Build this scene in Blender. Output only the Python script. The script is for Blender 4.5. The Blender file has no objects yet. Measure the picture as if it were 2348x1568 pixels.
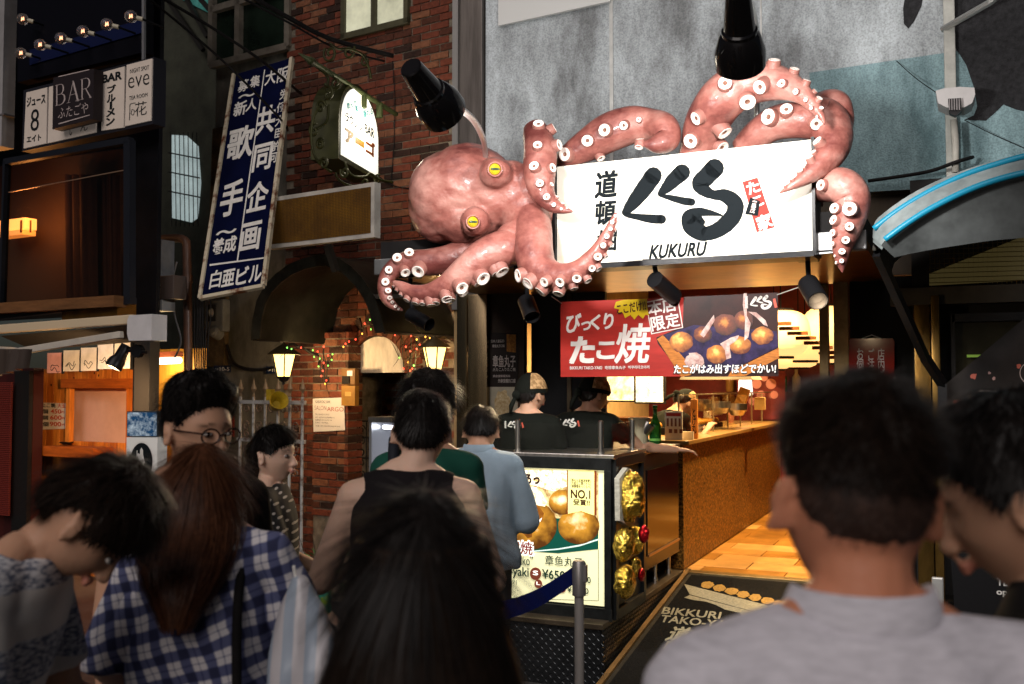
import bpy, bmesh, math, random
import numpy as np
from mathutils import Vector, Matrix, noise as mnoise
R = math.radians
random.seed(7); rng = np.random.default_rng(7)
scene = bpy.context.scene
COL = scene.collection
# ---------------------------------------------------------------- camera
YAW, PITCH, CAMZ = 24.0, 2.53, 1.69
camd = bpy.data.cameras.new('camera'); cam = bpy.data.objects.new('camera', camd); COL.objects.link(cam)
cam.location = (0, 0, CAMZ); cam.rotation_euler = (R(90 + PITCH), 0, R(YAW))
camd.lens = 35.0; camd.sensor_width = 36.0; camd.clip_start = 0.05; camd.clip_end = 300
camd.dof.use_dof = True; camd.dof.focus_distance = 6.1; camd.dof.aperture_fstop = 3.8
scene.camera = cam
# ---------------------------------------------------------------- night sky, faint street glow
world = bpy.data.worlds.new('World'); scene.world = world; world.use_nodes = True
wn = world.node_tree.nodes; wl = world.node_tree.links
bg = wn['Background']; sky = wn.new('ShaderNodeTexSky'); sky.sky_type = 'NISHITA'; sky.sun_disc = False
SUN_EL, SUN_ROT = R(36), R(180)
sky.sun_elevation = SUN_EL; sky.sun_rotation = SUN_ROT
wl.new(sky.outputs[0], bg.inputs[0]); bg.inputs[1].default_value = 0.006
sund = bpy.data.lights.new('street_glow_sun', 'SUN'); suno = bpy.data.objects.new('street_glow_sun', sund); COL.objects.link(suno)
sund.energy = 1.5; sund.angle = R(50); sund.color = (1.0, 0.90, 0.86)
_sd = Vector((math.sin(SUN_ROT) * math.cos(SUN_EL), math.cos(SUN_ROT) * math.cos(SUN_EL), math.sin(SUN_EL)))
suno.rotation_euler = _sd.to_track_quat('Z', 'Y').to_euler()
scene.view_settings.view_transform = 'Standard'; scene.view_settings.look = 'None'
scene.view_settings.exposure = 0.0; scene.view_settings.gamma = 1.0; scene.view_settings.use_curve_mapping = False
scene.cycles.use_denoising = True
scene.cycles.max_bounces = 6; scene.cycles.diffuse_bounces = 3; scene.cycles.glossy_bounces = 3
scene.cycles.transmission_bounces = 6; scene.cycles.transparent_max_bounces = 12
scene.cycles.sample_clamp_indirect = 4.0; scene.cycles.caustics_reflective = False; scene.cycles.caustics_refractive = False
# ---------------------------------------------------------------- picture measurements -> places
FPX = 2282.0
CAMM = Matrix.Rotation(R(YAW), 3, 'Z') @ Matrix.Rotation(R(90 + PITCH), 3, 'X')
CAMP = Vector((0, 0, CAMZ))
VR, VU, VF = CAMM @ Vector((1, 0, 0)), CAMM @ Vector((0, 1, 0)), CAMM @ Vector((0, 0, -1))
def ray(x, y): return CAMM @ Vector(((x - 1173.5) / FPX, (784.0 - y) / FPX, -1.0))
def P(x, y, k): d = ray(x, y); return CAMP + d * (k / d.y)          # on the plane Y = k (parallel to the shop front)
def V(x, y, X): d = ray(x, y); return CAMP + d * (X / d.x)          # on the plane X = const
def G(x, y, z): d = ray(x, y); return CAMP + d * ((z - CAMZ) / d.z)  # on a level plane
def Q(x, y, d): return CAMP + ray(x, y) * d                         # at a given distance
def dep(p): return (Vector(p) - CAMP).dot(VF)
# ---------------------------------------------------------------- materials
MATS = {}
def hexc(h):
    h = h.lstrip('#'); c = [int(h[i:i + 2], 16) / 255 for i in (0, 2, 4)]
    return tuple(x / 12.92 if x <= .04045 else ((x + .055) / 1.055) ** 2.4 for x in c)
def mat(name, col, rough=.6, metal=0., var=0., vscale=6., bump=0., bscale=30., emit=0., ecol=None, col2=None, spec=.3,
        trans=0., ior=1.45, stretch=(1, 1, 1), sss=0., alpha=1., coat=0., detail=4., thr=None):
    if name in MATS: return MATS[name]
    m = bpy.data.materials.new(name); m.use_nodes = True; MATS[name] = m
    nt = m.node_tree; n = nt.nodes; l = nt.links; b = n['Principled BSDF']
    if isinstance(col, str): col = hexc(col)
    if isinstance(col2, str): col2 = hexc(col2)
    b.inputs['Base Color'].default_value = (*col, 1); b.inputs['Roughness'].default_value = rough
    b.inputs['Metallic'].default_value = metal; b.inputs['Specular IOR Level'].default_value = spec
    b.inputs['IOR'].default_value = ior; b.inputs['Transmission Weight'].default_value = trans
    b.inputs['Alpha'].default_value = alpha; b.inputs['Coat Weight'].default_value = coat
    if sss: b.inputs['Subsurface Weight'].default_value = sss; b.inputs['Subsurface Radius'].default_value = (.012, .004, .002); b.inputs['Subsurface Scale'].default_value = 1.0
    tc = n.new('ShaderNodeTexCoord'); mp = n.new('ShaderNodeMapping'); mp.inputs['Scale'].default_value = stretch
    geo = n.new('ShaderNodeNewGeometry'); l.new(geo.outputs['Position'], mp.inputs[0])
    if var or col2:
        t = n.new('ShaderNodeTexNoise'); t.inputs['Scale'].default_value = vscale; t.inputs['Detail'].default_value = detail; t.inputs['Roughness'].default_value = .65
        l.new(mp.outputs[0], t.inputs[0])
        r = n.new('ShaderNodeValToRGB'); l.new(t.outputs[0], r.inputs[0])
        a, bb = thr or (.3, .7)
        r.color_ramp.elements[0].position = a; r.color_ramp.elements[1].position = bb
        c2 = col2 or tuple(min(1, c * (1 + var)) for c in col)
        c1 = col if col2 else tuple(c * (1 - var) for c in col)
        r.color_ramp.elements[0].color = (*c1, 1); r.color_ramp.elements[1].color = (*c2, 1)
        l.new(r.outputs[0], b.inputs['Base Color'])
        if emit and ecol is None: l.new(r.outputs[0], b.inputs['Emission Color'])
    if bump:
        t2 = n.new('ShaderNodeTexNoise'); t2.inputs['Scale'].default_value = bscale; t2.inputs['Detail'].default_value = 5.
        l.new(mp.outputs[0], t2.inputs[0])
        bp = n.new('ShaderNodeBump'); bp.inputs['Strength'].default_value = bump; bp.inputs['Distance'].default_value = .02
        l.new(t2.outputs[0], bp.inputs['Height']); l.new(bp.outputs[0], b.inputs['Normal'])
    if emit:
        b.inputs['Emission Strength'].default_value = emit
        if ecol is not None or not (var or col2):
            e = ecol if ecol is not None else col
            if isinstance(e, str): e = hexc(e)
            b.inputs['Emission Color'].default_value = (*e, 1)
    return m
def ball_print(name, edge, mid, hi, emit=0., vs=16.):
    if name in MATS: return MATS[name]
    m = bpy.data.materials.new(name); m.use_nodes = True; MATS[name] = m; nt = m.node_tree; n = nt.nodes; l = nt.links; b = n['Principled BSDF']; b.inputs['Roughness'].default_value = .4
    tc = n.new('ShaderNodeTexCoord'); mp = n.new('ShaderNodeMapping'); mp.inputs['Scale'].default_value = (1, 0, 1); l.new(tc.outputs['Generated'], mp.inputs[0])
    d = n.new('ShaderNodeVectorMath'); d.operation = 'DISTANCE'; d.inputs[1].default_value = (.42, 0, .62); l.new(mp.outputs[0], d.inputs[0]); t = n.new('ShaderNodeTexNoise'); t.inputs['Scale'].default_value = vs; t.inputs['Detail'].default_value = 7.; g = n.new('ShaderNodeNewGeometry'); l.new(g.outputs['Position'], t.inputs[0])
    q = n.new('ShaderNodeMath'); q.operation = 'MULTIPLY_ADD'; q.inputs[1].default_value = .75; l.new(t.outputs[0], q.inputs[0]); l.new(d.outputs['Value'], q.inputs[2]); r = n.new('ShaderNodeValToRGB'); l.new(q.outputs[0], r.inputs[0]); e = r.color_ramp.elements; e[0].position = .38; e[1].position = .98; e[0].color = (*hexc(hi), 1); e[1].color = (*hexc(edge), 1); x = e.new(.62); x.color = (*hexc(mid), 1)
    l.new(r.outputs[0], b.inputs['Base Color'])
    if emit: l.new(r.outputs[0], b.inputs['Emission Color']); b.inputs['Emission Strength'].default_value = emit
    return m
# ---------------------------------------------------------------- mesh building
class MB:
    def __init__(s): s.v = []; s.f = []; s.mi = []; s.cur = 0
    def add(s, vs, fs):
        o = len(s.v); s.v.extend([tuple(v) for v in vs]); s.f.extend([tuple(i + o for i in f) for f in fs]); s.mi.extend([s.cur] * len(fs)); return s
    def box(s, c, size, M=None, bev=0.):
        x, y, z = [a / 2 for a in size]; c = Vector(c)
        if bev <= 0:
            vs = [Vector((i, j, k)) for i in (-x, x) for j in (-y, y) for k in (-z, z)]
            fs = [(0, 1, 3, 2), (4, 6, 7, 5), (0, 4, 5, 1), (2, 3, 7, 6), (0, 2, 6, 4), (1, 5, 7, 3)]
        else:
            bm = bmesh.new(); bmesh.ops.create_cube(bm, size=1.0)
            for v in bm.verts: v.co = Vector((v.co.x * size[0], v.co.y * size[1], v.co.z * size[2]))
            bmesh.ops.bevel(bm, geom=bm.edges[:], offset=bev, segments=2, affect='EDGES', profile=.6)
            bm.verts.index_update(); vs = [v.co.copy() for v in bm.verts]; fs = [[v.index for v in f.verts] for f in bm.faces]; bm.free()
        if M is not None: vs = [M @ v for v in vs]
        return s.add([v + c for v in vs], fs)
    def bar(s, a, b, w, h, up=(0, 0, 1), bev=0.):
        a, b = Vector(a), Vector(b); d = b - a; L = d.length
        if L < 1e-6: return s
        z = d / L; u = Vector(up)
        if abs(z.dot(u)) > .98: u = Vector((1, 0, 0))
        x = u.cross(z).normalized(); y = z.cross(x)
        return s.box((a + b) / 2, (w, h, L), Matrix((x, y, z)).transposed(), bev)
    def tube(s, pts, r, n=8, cap=True, flat=None):
        pts = [Vector(p) for p in pts]; m = len(pts)
        rs = r if isinstance(r, (list, tuple, np.ndarray)) else [r] * m
        T = [(pts[min(i + 1, m - 1)] - pts[max(i - 1, 0)]).normalized() for i in range(m)]
        u = Vector((0, 0, 1)) if abs(T[0].z) < .9 else Vector((1, 0, 0))
        u = (u - T[0] * u.dot(T[0])).normalized(); vs = []; fs = []
        for i in range(m):
            u = (u - T[i] * u.dot(T[i])).normalized(); w = T[i].cross(u)
            for j in range(n):
                a = 2 * math.pi * j / n; vs.append(pts[i] + (u * math.cos(a) + w * math.sin(a)) * rs[i])
        for i in range(m - 1):
            for j in range(n):
                k = (j + 1) % n; fs.append((i * n + j, i * n + k, (i + 1) * n + k, (i + 1) * n + j))
        if cap: fs.append(tuple(range(n))[::-1]); fs.append(tuple(range((m - 1) * n, m * n)))
        return s.add(vs, fs)
    def lathe(s, prof, M=None, n=20, cap=True):
        M = M or Matrix(); vs = []; fs = []
        for (r, z) in prof:
            for j in range(n):
                a = 2 * math.pi * j / n; vs.append(M @ Vector((r * math.cos(a), r * math.sin(a), z)))
        m = len(prof)
        for i in range(m - 1):
            for j in range(n):
                k = (j + 1) % n; fs.append((i * n + j, i * n + k, (i + 1) * n + k, (i + 1) * n + j))
        if cap: fs.append(tuple(range(n))[::-1]); fs.append(tuple(range((m - 1) * n, m * n)))
        return s.add(vs, fs)
    def ell(s, c, rad, M=None, nu=20, nv=12):
        c = Vector(c); vs = [Vector((0, 0, -1))]; fs = []
        for i in range(1, nv):
            p = math.pi * i / nv
            for j in range(nu):
                a = 2 * math.pi * j / nu; vs.append(Vector((math.sin(p) * math.cos(a), math.sin(p) * math.sin(a), -math.cos(p))))
        vs.append(Vector((0, 0, 1)))
        for j in range(nu): fs.append((0, 1 + (j + 1) % nu, 1 + j))
        for i in range(nv - 2):
            for j in range(nu):
                k = (j + 1) % nu; a = 1 + i * nu; fs.append((a + j, a + k, a + nu + k, a + nu + j))
        a = 1 + (nv - 2) * nu; e = len(vs) - 1
        for j in range(nu): fs.append((a + j, a + (j + 1) % nu, e))
        out = []
        for v in vs:
            w = Vector((v.x * rad[0], v.y * rad[1], v.z * rad[2]))
            if M is not None: w = M @ w
            out.append(w + c)
        return s.add(out, fs)
    def prism(s, poly, d):      # poly: list of Vectors (planar, any winding), extruded by d
        n = len(poly); poly = [Vector(p) for p in poly]; d = Vector(d)
        vs = poly + [p + d for p in poly]
        fs = [tuple(range(n))[::-1], tuple(range(n, 2 * n))] + [(i, (i + 1) % n, n + (i + 1) % n, n + i) for i in range(n)]
        return s.add(vs, fs)
    def build(s, name, m, parent=None, smooth=False, fix=True):
        me = bpy.data.meshes.new(name); me.from_pydata(s.v, [], s.f); me.update()
        ms = m if isinstance(m, (list, tuple)) else [m]
        for x in ms: me.materials.append(x)
        if len(ms) > 1: me.polygons.foreach_set('material_index', s.mi)
        if fix:
            bm = bmesh.new(); bm.from_mesh(me); bmesh.ops.recalc_face_normals(bm, faces=bm.faces[:]); bm.to_mesh(me); bm.free()
        if smooth:
            me.polygons.foreach_set('use_smooth', [True] * len(me.polygons))
            if smooth == 'auto': me.set_sharp_from_angle(angle=R(35))
        return link(name, me, parent)
def link(name, me, parent=None):
    o = bpy.data.objects.new(name, me); COL.objects.link(o)
    if parent is not None: setpar(o, parent)
    return o
def setpar(o, parent):
    o.parent = parent
    if parent.get('_root'): o.matrix_parent_inverse = Matrix.Translation(-Vector(parent.location))
    elif parent.get('_base'): o.matrix_parent_inverse = Matrix.Translation(-Vector(parent['_base']))
def thing(name, label, cat, loc=(0, 0, 0), group=None):
    o = bpy.data.objects.new(name, None); COL.objects.link(o); o.location = loc; o.empty_display_size = .1
    o['label'] = label; o['category'] = cat; o['_root'] = 1
    if group: o['group'] = group
    return o
def tag(o, label, cat, group=None, rebase=True):
    o['label'] = label; o['category'] = cat
    if group: o['group'] = group
    if rebase and o.type == 'MESH' and not o.children: rebase_obj(o)
    return o
def rebase_obj(o):
    me = o.data; n = len(me.vertices); a = np.empty(n * 3); me.vertices.foreach_get('co', a); a = a.reshape(-1, 3)
    b = np.array([(a[:, 0].min() + a[:, 0].max()) / 2, (a[:, 1].min() + a[:, 1].max()) / 2, a[:, 2].min()])
    a -= b; me.vertices.foreach_set('co', a.ravel()); o.location = b; o['_base'] = [float(x) for x in b]; me.update()
def struct(o, kind='structure'): o['kind'] = kind; return o
# ---------------------------------------------------------------- flat frames (sign faces) measured from the picture
class Fr:
    """a plane with origin o, right ex, up ez; uv() maps a picture position onto it"""
    def __init__(s, o, ex=(1, 0, 0), ez=(0, 0, 1)):
        s.o = Vector(o); s.ex = Vector(ex).normalized(); s.ez = Vector(ez); s.ez = (s.ez - s.ex * s.ez.dot(s.ex)).normalized()
        s.n = s.ex.cross(s.ez)          # towards the viewer for ex = right
        if s.n.dot(CAMP - s.o) < 0: s.n = -s.n
    def hit(s, x, y): d = ray(x, y); return CAMP + d * ((s.o - CAMP).dot(s.n) / d.dot(s.n))
    def uv(s, x, y): p = s.hit(x, y) - s.o; return p.dot(s.ex), p.dot(s.ez)
    def pt(s, u, v, l=0.): return s.o + s.ex * u + s.ez * v + s.n * l
    def poly(s, mb, px, l, th=.002): mb.prism([s.hit(*p) + s.n * l for p in px], s.n * th)
    def upoly(s, mb, uvs, l, th=.002): mb.prism([s.pt(u, v, l) for u, v in uvs], s.n * th)
    def disc(s, mb, x, y, rx, ry, l, th=.002, n=24, jag=0., ang=0.):
        pts = []
        for i in range(n):
            a = 2 * math.pi * i / n; k = 1 + jag * random.uniform(-1, 1); c, d = math.cos(a) * rx * k, math.sin(a) * ry * k
            pts.append((x + c * math.cos(ang) - d * math.sin(ang), y + c * math.sin(ang) + d * math.cos(ang)))
        s.poly(mb, pts, l, th)
    def stroke(s, mb, pts, l, th=.002, rough=0.):    # brush stroke: pts (x, y, half width) in picture units
        sm = smooth_path(pts, 6); L = []; Rr = []
        for i, (x, y, w) in enumerate(sm):
            a = sm[max(i - 1, 0)]; b = sm[min(i + 1, len(sm) - 1)]; dx, dy = b[0] - a[0], b[1] - a[1]; q = math.hypot(dx, dy) or 1
            w1 = w * (1 + rough * random.uniform(-1, 1)); w2 = w * (1 + rough * random.uniform(-1, 1))
            L.append((x - dy / q * w1, y + dx / q * w1)); Rr.append((x + dy / q * w2, y - dx / q * w2))
        vs = [s.hit(*p) + s.n * (l + th) for p in L + Rr]; m = len(L)
        mb.add(vs, [(i, i + 1, m + i + 1, m + i) for i in range(m - 1)])
        for (x, y, w) in (sm[0], sm[-1]):
            if w > .4:
                n = 12; c = [s.hit(x + math.cos(2 * math.pi * i / n) * w, y + math.sin(2 * math.pi * i / n) * w) + s.n * (l + th) for i in range(n)]
                mb.add(c, [tuple(range(n))])
    def text(s, body, cx, cy, w, h, m, name='lettering', parent=None, l=.003, off=0., ang=0., slant=0., keep=False, into=None):
        """lettering fitted to a box of w x h picture units centred on (cx, cy); ang in degrees counter-clockwise on the plane"""
        bold = max(0., off - .008); vs, fs = text_mesh(body, min(off, .008))
        u0, v0 = s.uv(cx - w / 2, cy); u1, v1 = s.uv(cx + w / 2, cy); ut, vt = s.uv(cx, cy - h / 2); ub, vb = s.uv(cx, cy + h / 2); uc, vc = s.uv(cx, cy)
        W = abs(u1 - u0); H = abs(vt - vb)
        x0, x1 = vs[:, 0].min(), vs[:, 0].max(); y0, y1 = vs[:, 1].min(), vs[:, 1].max()
        sx = W / (x1 - x0); sy = H / (y1 - y0)
        if keep: sx = sy = min(sx, sy)
        X = (vs[:, 0] - (x0 + x1) / 2) * sx; Y = (vs[:, 1] - (y0 + y1) / 2) * sy; X = X + Y * slant
        c, d = math.cos(R(ang)), math.sin(R(ang)); U = uc + X * c - Y * d; Vv = vc + X * d + Y * c
        mb = into if into is not None else MB(); bd = [(0, 0)] if bold <= 0 else [(-1, -1), (1, -1), (-1, 1), (1, 1), (0, 0)]
        for i, (du, dv) in enumerate(bd): mb.add([s.pt(u + du * bold * sx * .8, v + dv * bold * sy * .8, l + i * .00025) for u, v in zip(U, Vv)], fs)
        if into is not None: return None
        o = mb.build(name, m, parent, fix=False); return o
_TX = {}
def text_mesh(body, off=0.):
    key = (body, off)
    if key in _TX: return _TX[key]
    c = bpy.data.curves.new('lettering', 'FONT'); c.body = body; c.size = 1.; c.offset = off; c.resolution_u = 3; c.align_x = 'CENTER'; c.space_line = .82
    o = bpy.data.objects.new('lettering', c); COL.objects.link(o)
    me = bpy.data.meshes.new_from_object(o); COL.objects.unlink(o); bpy.data.objects.remove(o); bpy.data.curves.remove(c)
    n = len(me.vertices); a = np.empty(n * 3); me.vertices.foreach_get('co', a); a = a.reshape(-1, 3)[:, :2].copy()
    fs = [tuple(p.vertices) for p in me.polygons]; bpy.data.meshes.remove(me); _TX[key] = (a, fs); return a, fs
def smooth_path(pts, k=6):
    a = np.array(pts, float); m = len(a)
    if m < 3: 
        return [tuple(a[0] + (a[-1] - a[0]) * t) for t in np.linspace(0, 1, k + 1)]
    out = []
    for i in range(m - 1):
        p0 = a[max(i - 1, 0)]; p1 = a[i]; p2 = a[i + 1]; p3 = a[min(i + 2, m - 1)]
        for t in np.linspace(0, 1, k, endpoint=False):
            out.append(.5 * ((2 * p1) + (-p0 + p2) * t + (2 * p0 - 5 * p1 + 4 * p2 - p3) * t * t + (-p0 + 3 * p1 - 3 * p2 + p3) * t ** 3))
    out.append(a[-1]); return [tuple(x) for x in out]
def copy_part(src, parent, loc=None, M=None):
    o = bpy.data.objects.new(src.name.split('.')[0], src.data); COL.objects.link(o); setpar(o, parent)
    if M is not None: o.matrix_basis = M
    elif loc is not None: o.location = loc
    return o
def remesh(mb, vox, smooth=2, fac=.5):
    me = bpy.data.meshes.new('tmp'); me.from_pydata(mb.v, [], mb.f); me.update()
    bm = bmesh.new(); bm.from_mesh(me); bmesh.ops.recalc_face_normals(bm, faces=bm.faces[:]); bm.to_mesh(me); bm.free()
    o = bpy.data.objects.new('tmp', me); COL.objects.link(o)
    md = o.modifiers.new('r', 'REMESH'); md.mode = 'VOXEL'; md.voxel_size = vox; md.use_smooth_shade = True
    if smooth: sm = o.modifiers.new('s', 'SMOOTH'); sm.iterations = smooth; sm.factor = fac
    dg = bpy.context.evaluated_depsgraph_get(); dg.update()
    out = bpy.data.meshes.new_from_object(o.evaluated_get(dg)); bpy.data.objects.remove(o); bpy.data.meshes.remove(me)
    out.polygons.foreach_set('use_smooth', [True] * len(out.polygons)); return out
def mesh_co(me): a = np.empty(len(me.vertices) * 3); me.vertices.foreach_get('co', a); return a.reshape(-1, 3)
def set_co(me, a): me.vertices.foreach_set('co', np.ascontiguousarray(a).ravel()); me.update()
# ================================================================ materials in common
M_black = mat('black_paint', (.008, .008, .009), .35, bump=.05, bscale=60, spec=.25)
M_blackmatte = mat('black_matte', (.009, .008, .008), .7, var=.3, spec=.15)
M_white = mat('white_print', (.72, .70, .66), .5)
M_ink = mat('ink_black', (.008, .011, .013), .9, spec=.15)
M_steel = mat('stainless', (.55, .52, .48), .28, 1., var=.25, vscale=3, stretch=(12, 12, .6), bump=.03, bscale=20)
M_steeldark = mat('steel_dark', (.16, .15, .15), .4, .9, var=.3)
M_concrete = mat('old_concrete', (.10, .092, .075), .85, var=.55, vscale=4, bump=.35, bscale=28, stretch=(1, 1, .5))
M_wood = mat('plank_wood', hexc('b5651f'), .5, var=.35, vscale=5, stretch=(9, 9, 1), bump=.08, bscale=14)
M_wooddark = mat('plank_wood_dark', hexc('5a3313'), .55, var=.35, vscale=5, stretch=(9, 9, 1), bump=.08)
M_mortar = mat('mortar', (.15, .125, .095), .9, var=.5, vscale=9, bump=.4, bscale=60)
BR = [mat('brick_a', hexc('663323'), .75, var=.35, vscale=22, bump=.35, bscale=55),
      mat('brick_b', hexc('4a281b'), .75, var=.45, vscale=25, bump=.35, bscale=55),
      mat('brick_c', hexc('744a34'), .75, var=.35, vscale=22, bump=.35, bscale=55),
      mat('brick_d', hexc('2e1c15'), .78, var=.5, vscale=25, bump=.4, bscale=55)]
# ================================================================ street and ground
mb = MB(); mb.add([(-60, -40, 0), (60, -40, 0), (60, 80, 0), (-60, 80, 0)], [(0, 1, 2, 3)])
struct(mb.build('street', mat('paving', (.055, .052, .05), .42, var=.35, vscale=2.5, bump=.12, bscale=40)))
# stone kerb strip in front of the bars at the right
mb = MB()
for i in range(6): mb.box((.30 + i * .61, 5.25, .06), (.60, .42, .12), bev=.008)
kb = mb.build('kerb', mat('kerb_stone', (.30, .29, .26), .7, var=.35, vscale=14, bump=.3, bscale=70)); struct(kb)
# ================================================================ brick building (turned a little further than the shop)
A_B = R(-8.5); EXB = Vector((math.cos(A_B), math.sin(A_B), 0)); B0 = Q(1045, 885, 9.0); B0.z = 0
FB = Fr(B0, EXB); NB = FB.n
def fbu(x, y=500): return FB.uv(x, y)[0]
brick_b = thing('brick_building', 'old brick building with barrel canopy between the bars and the octopus stall', 'building', B0)
uL, uR = fbu(655), fbu(1052)
zT = 6.4
mb = MB()
ARC_U, ARC_Z, ARC_R = fbu(862), FB.uv(868, 855)[1], .355      # doorway arch centre and radius
DW = .355
def in_door(u, z, m=0.):
    if abs(u - ARC_U) > DW + m: return False
    if z < ARC_Z: return True
    return (u - ARC_U) ** 2 + (z - ARC_Z) ** 2 < (ARC_R + m) ** 2
# mortar bed: wall sheet split round the doorway
def wallbox(u0, u1, z0, z1, th=.18, l=-.012):
    mb.prism([FB.pt(u0, z0, l), FB.pt(u1, z0, l), FB.pt(u1, z1, l), FB.pt(u0, z1, l)], -NB * th)
wallbox(uL, ARC_U - DW - .02, 0, ARC_Z + ARC_R + .05); wallbox(ARC_U + DW + .02, uR, 0, ARC_Z + ARC_R + .05); wallbox(uL, uR, ARC_Z + ARC_R + .05, zT)
for i in range(12):   # fill between the arch ring and the straight mortar sheets
    a0, a1 = math.pi * i / 12, math.pi * (i + 1) / 12
    q = [(ARC_U + math.cos(a) * (ARC_R + .02), ARC_Z + math.sin(a) * (ARC_R + .02)) for a in (a0, a1)]
    t = ARC_Z + ARC_R + .051
    mb.prism([FB.pt(q[0][0], q[0][1], -.013), FB.pt(q[1][0], q[1][1], -.013), FB.pt(q[1][0], t, -.013), FB.pt(q[0][0], t, -.013)], -NB * .17)
mb.build('wall', M_mortar, brick_b)
# bricks: running bond; window opening at the top
WU0, WU1, WZ0 = fbu(795, 60), fbu(930, 60), FB.uv(860, 62)[1]
bmesh_b = []
for m_ in BR:
    b = MB(); b.box((0, 0, 0), (.208, .05, .060), bev=.004); o = b.build('brick', m_); bmesh_b.append(o.data); bpy.data.objects.remove(o)
bmesh_h = []
for m_ in BR:
    b = MB(); b.box((0, 0, 0), (.099, .05, .060), bev=.004); o = b.build('brick', m_); bmesh_h.append(o.data); bpy.data.objects.remove(o)
RB = Matrix.Rotation(A_B, 4, 'Z')
def put_brick(u, z, half=False, l=0., rot=0., parent=None, fr=None):
    fr = fr or FB; k = random.choices(range(4), (4, 3, 2.2, 1.6))[0]
    me = (bmesh_h if half else bmesh_b)[k]
    o = bpy.data.objects.new('brick', me); COL.objects.link(o); setpar(o, parent or brick_b)
    p = fr.pt(u, z, l - .025 + random.uniform(-.004, .006))
    o.matrix_basis = Matrix.Translation(p) @ Matrix.Rotation(A_B + random.uniform(-.008, .008), 4, 'Z') @ Matrix.Rotation(rot + random.uniform(-.008, .008), 4, 'Y') @ Matrix.Diagonal((random.uniform(.97, 1.01), 1, random.uniform(.94, 1.02), 1))
    return o
slots = []
row = 0; z = .036
while z < zT:
    u = uL + (0 if row % 2 else -.109) + .104
    while u < uR + .1:
        if not (u - .1 < uL - .06 or u + .1 > uR + .06) and not in_door(u, z, .22) and not (WU0 - .03 < u < WU1 + .03 and z > WZ0 - .02):
            slots.append((u, z))
        u += .218
    z += .0715; row += 1
def vis(u, z):   # how large a brick shows: behind other things or outside the frame counts for little
    p = FB.pt(u, z); d = p - CAMP; c = CAMM.transposed() @ d
    x = 1173.5 + c.x / -c.z * FPX; y = 784 - c.y / -c.z * FPX
    if y < -10 or y > 1250: return 0
    if 590 < x < 880 and 600 < y < 780: return .1
    if 735 < x < 870 and 190 < y < 420: return .3
    if y > 560 and x > 900: return .2
    return 1 + random.random() * .01
slots.sort(key=lambda s: -vis(*s))
for (u, z) in slots[:190]: put_brick(u, z)
st = MB()
for (u, z) in slots[190:]:
    st.cur = random.choices(range(4), (4, 3, 2.2, 1.6))[0]
    st.box(FB.pt(u, z, -.025 + random.uniform(-.004, .006)), (.208, .05, .060), Matrix.Rotation(A_B, 3, 'Z'), bev=.0)
o = st.build('brick_courses', BR, brick_b); o['kind'] = 'stuff'
# voussoirs of the doorway: two rings
for rr, n in ((ARC_R + .055, 19), (ARC_R + .165, 23)):
    for i in range(n):
        a = math.pi * (i + .5) / n
        put_brick(ARC_U + math.cos(a) * rr, ARC_Z + math.sin(a) * rr, True, .01, -a, None)
# jamb bricks of the doorway
z = .036; row = 0
while z < ARC_Z - .02:
    for sgn in (-1, 1):
        if z > .75: put_brick(ARC_U + sgn * (DW + .11 - (.0 if row % 2 else .055)), z, row % 2 == 0, .004)
    z += .0715; row += 1
# porch pier to the left of the doorway carrying the karaoke bill
PU0, PU1 = FB.uv(716, 1000)[0] + .12, FB.uv(792, 1000)[0] + .0
pier = MB(); PL = .13
PF = Fr(FB.pt(0, 0, PL), EXB)
PU0, PU1 = PF.uv(716, 1000)[0], PF.uv(797, 1000)[0]; PZ = PF.uv(750, 765)[1]
pier.prism([PF.pt(PU0 + .01, 0, -.012), PF.pt(PU1 - .01, 0, -.012), PF.pt(PU1 - .01, PZ, -.012), PF.pt(PU0 + .01, PZ, -.012)], -NB * (PL - .0))
pier.build('pier', M_mortar, brick_b)
z = .036; row = 0; W = PU1 - PU0
while z < PZ:
    if z > .40:
        u = PU0
        lens = []
        x = .109 if row % 2 else .0
        if row % 2: lens.append((PU0 + .05, True))
        while x + .208 <= W + .02: lens.append((PU0 + x + .104, False)); x += .218
        if W - x > .08: lens.append((PU0 + x + .05, True))
        for (uu, hf) in lens: put_brick(uu, z, hf, PL)
        for j in range(1):     # side of the pier
            o = put_brick(0, z, False, 0); p = FB.pt(PU1 - .024, z, PL - .104); o.matrix_basis = Matrix.Translation(p) @ Matrix.Rotation(A_B + R(90), 4, 'Z')
    z += .0715; row += 1
# upper window with frosted panes
win = MB()
wz1 = zT
for (a, b, c, d) in ((WU0 - .05, WU0, WZ0 - .05, wz1), (WU1, WU1 + .05, WZ0 - .05, wz1), ((WU0 + WU1) / 2 - .03, (WU0 + WU1) / 2 + .03, WZ0, wz1), (WU0 - .05, WU1 + .05, WZ0 - .06, WZ0)):
    win.prism([FB.pt(a, c, -.01), FB.pt(b, c, -.01), FB.pt(b, d, -.01), FB.pt(a, d, -.01)], NB * .05)
wo = win.build('window', mat('window_frame_olive', (.06, .055, .03), .6, var=.3), brick_b)
mp_ = mat('frosted_pane', (.5, .5, .36), .35, var=.35, vscale=2.2, emit=.55)
for (a, b) in ((WU0, (WU0 + WU1) / 2 - .03), ((WU0 + WU1) / 2 + .03, WU1)):
    w2 = MB(); w2.prism([FB.pt(a, WZ0, .01), FB.pt(b, WZ0, .01), FB.pt(b, wz1, .01), FB.pt(a, wz1, .01)], -NB * .006); w2.build('pane', mp_, wo)
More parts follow.
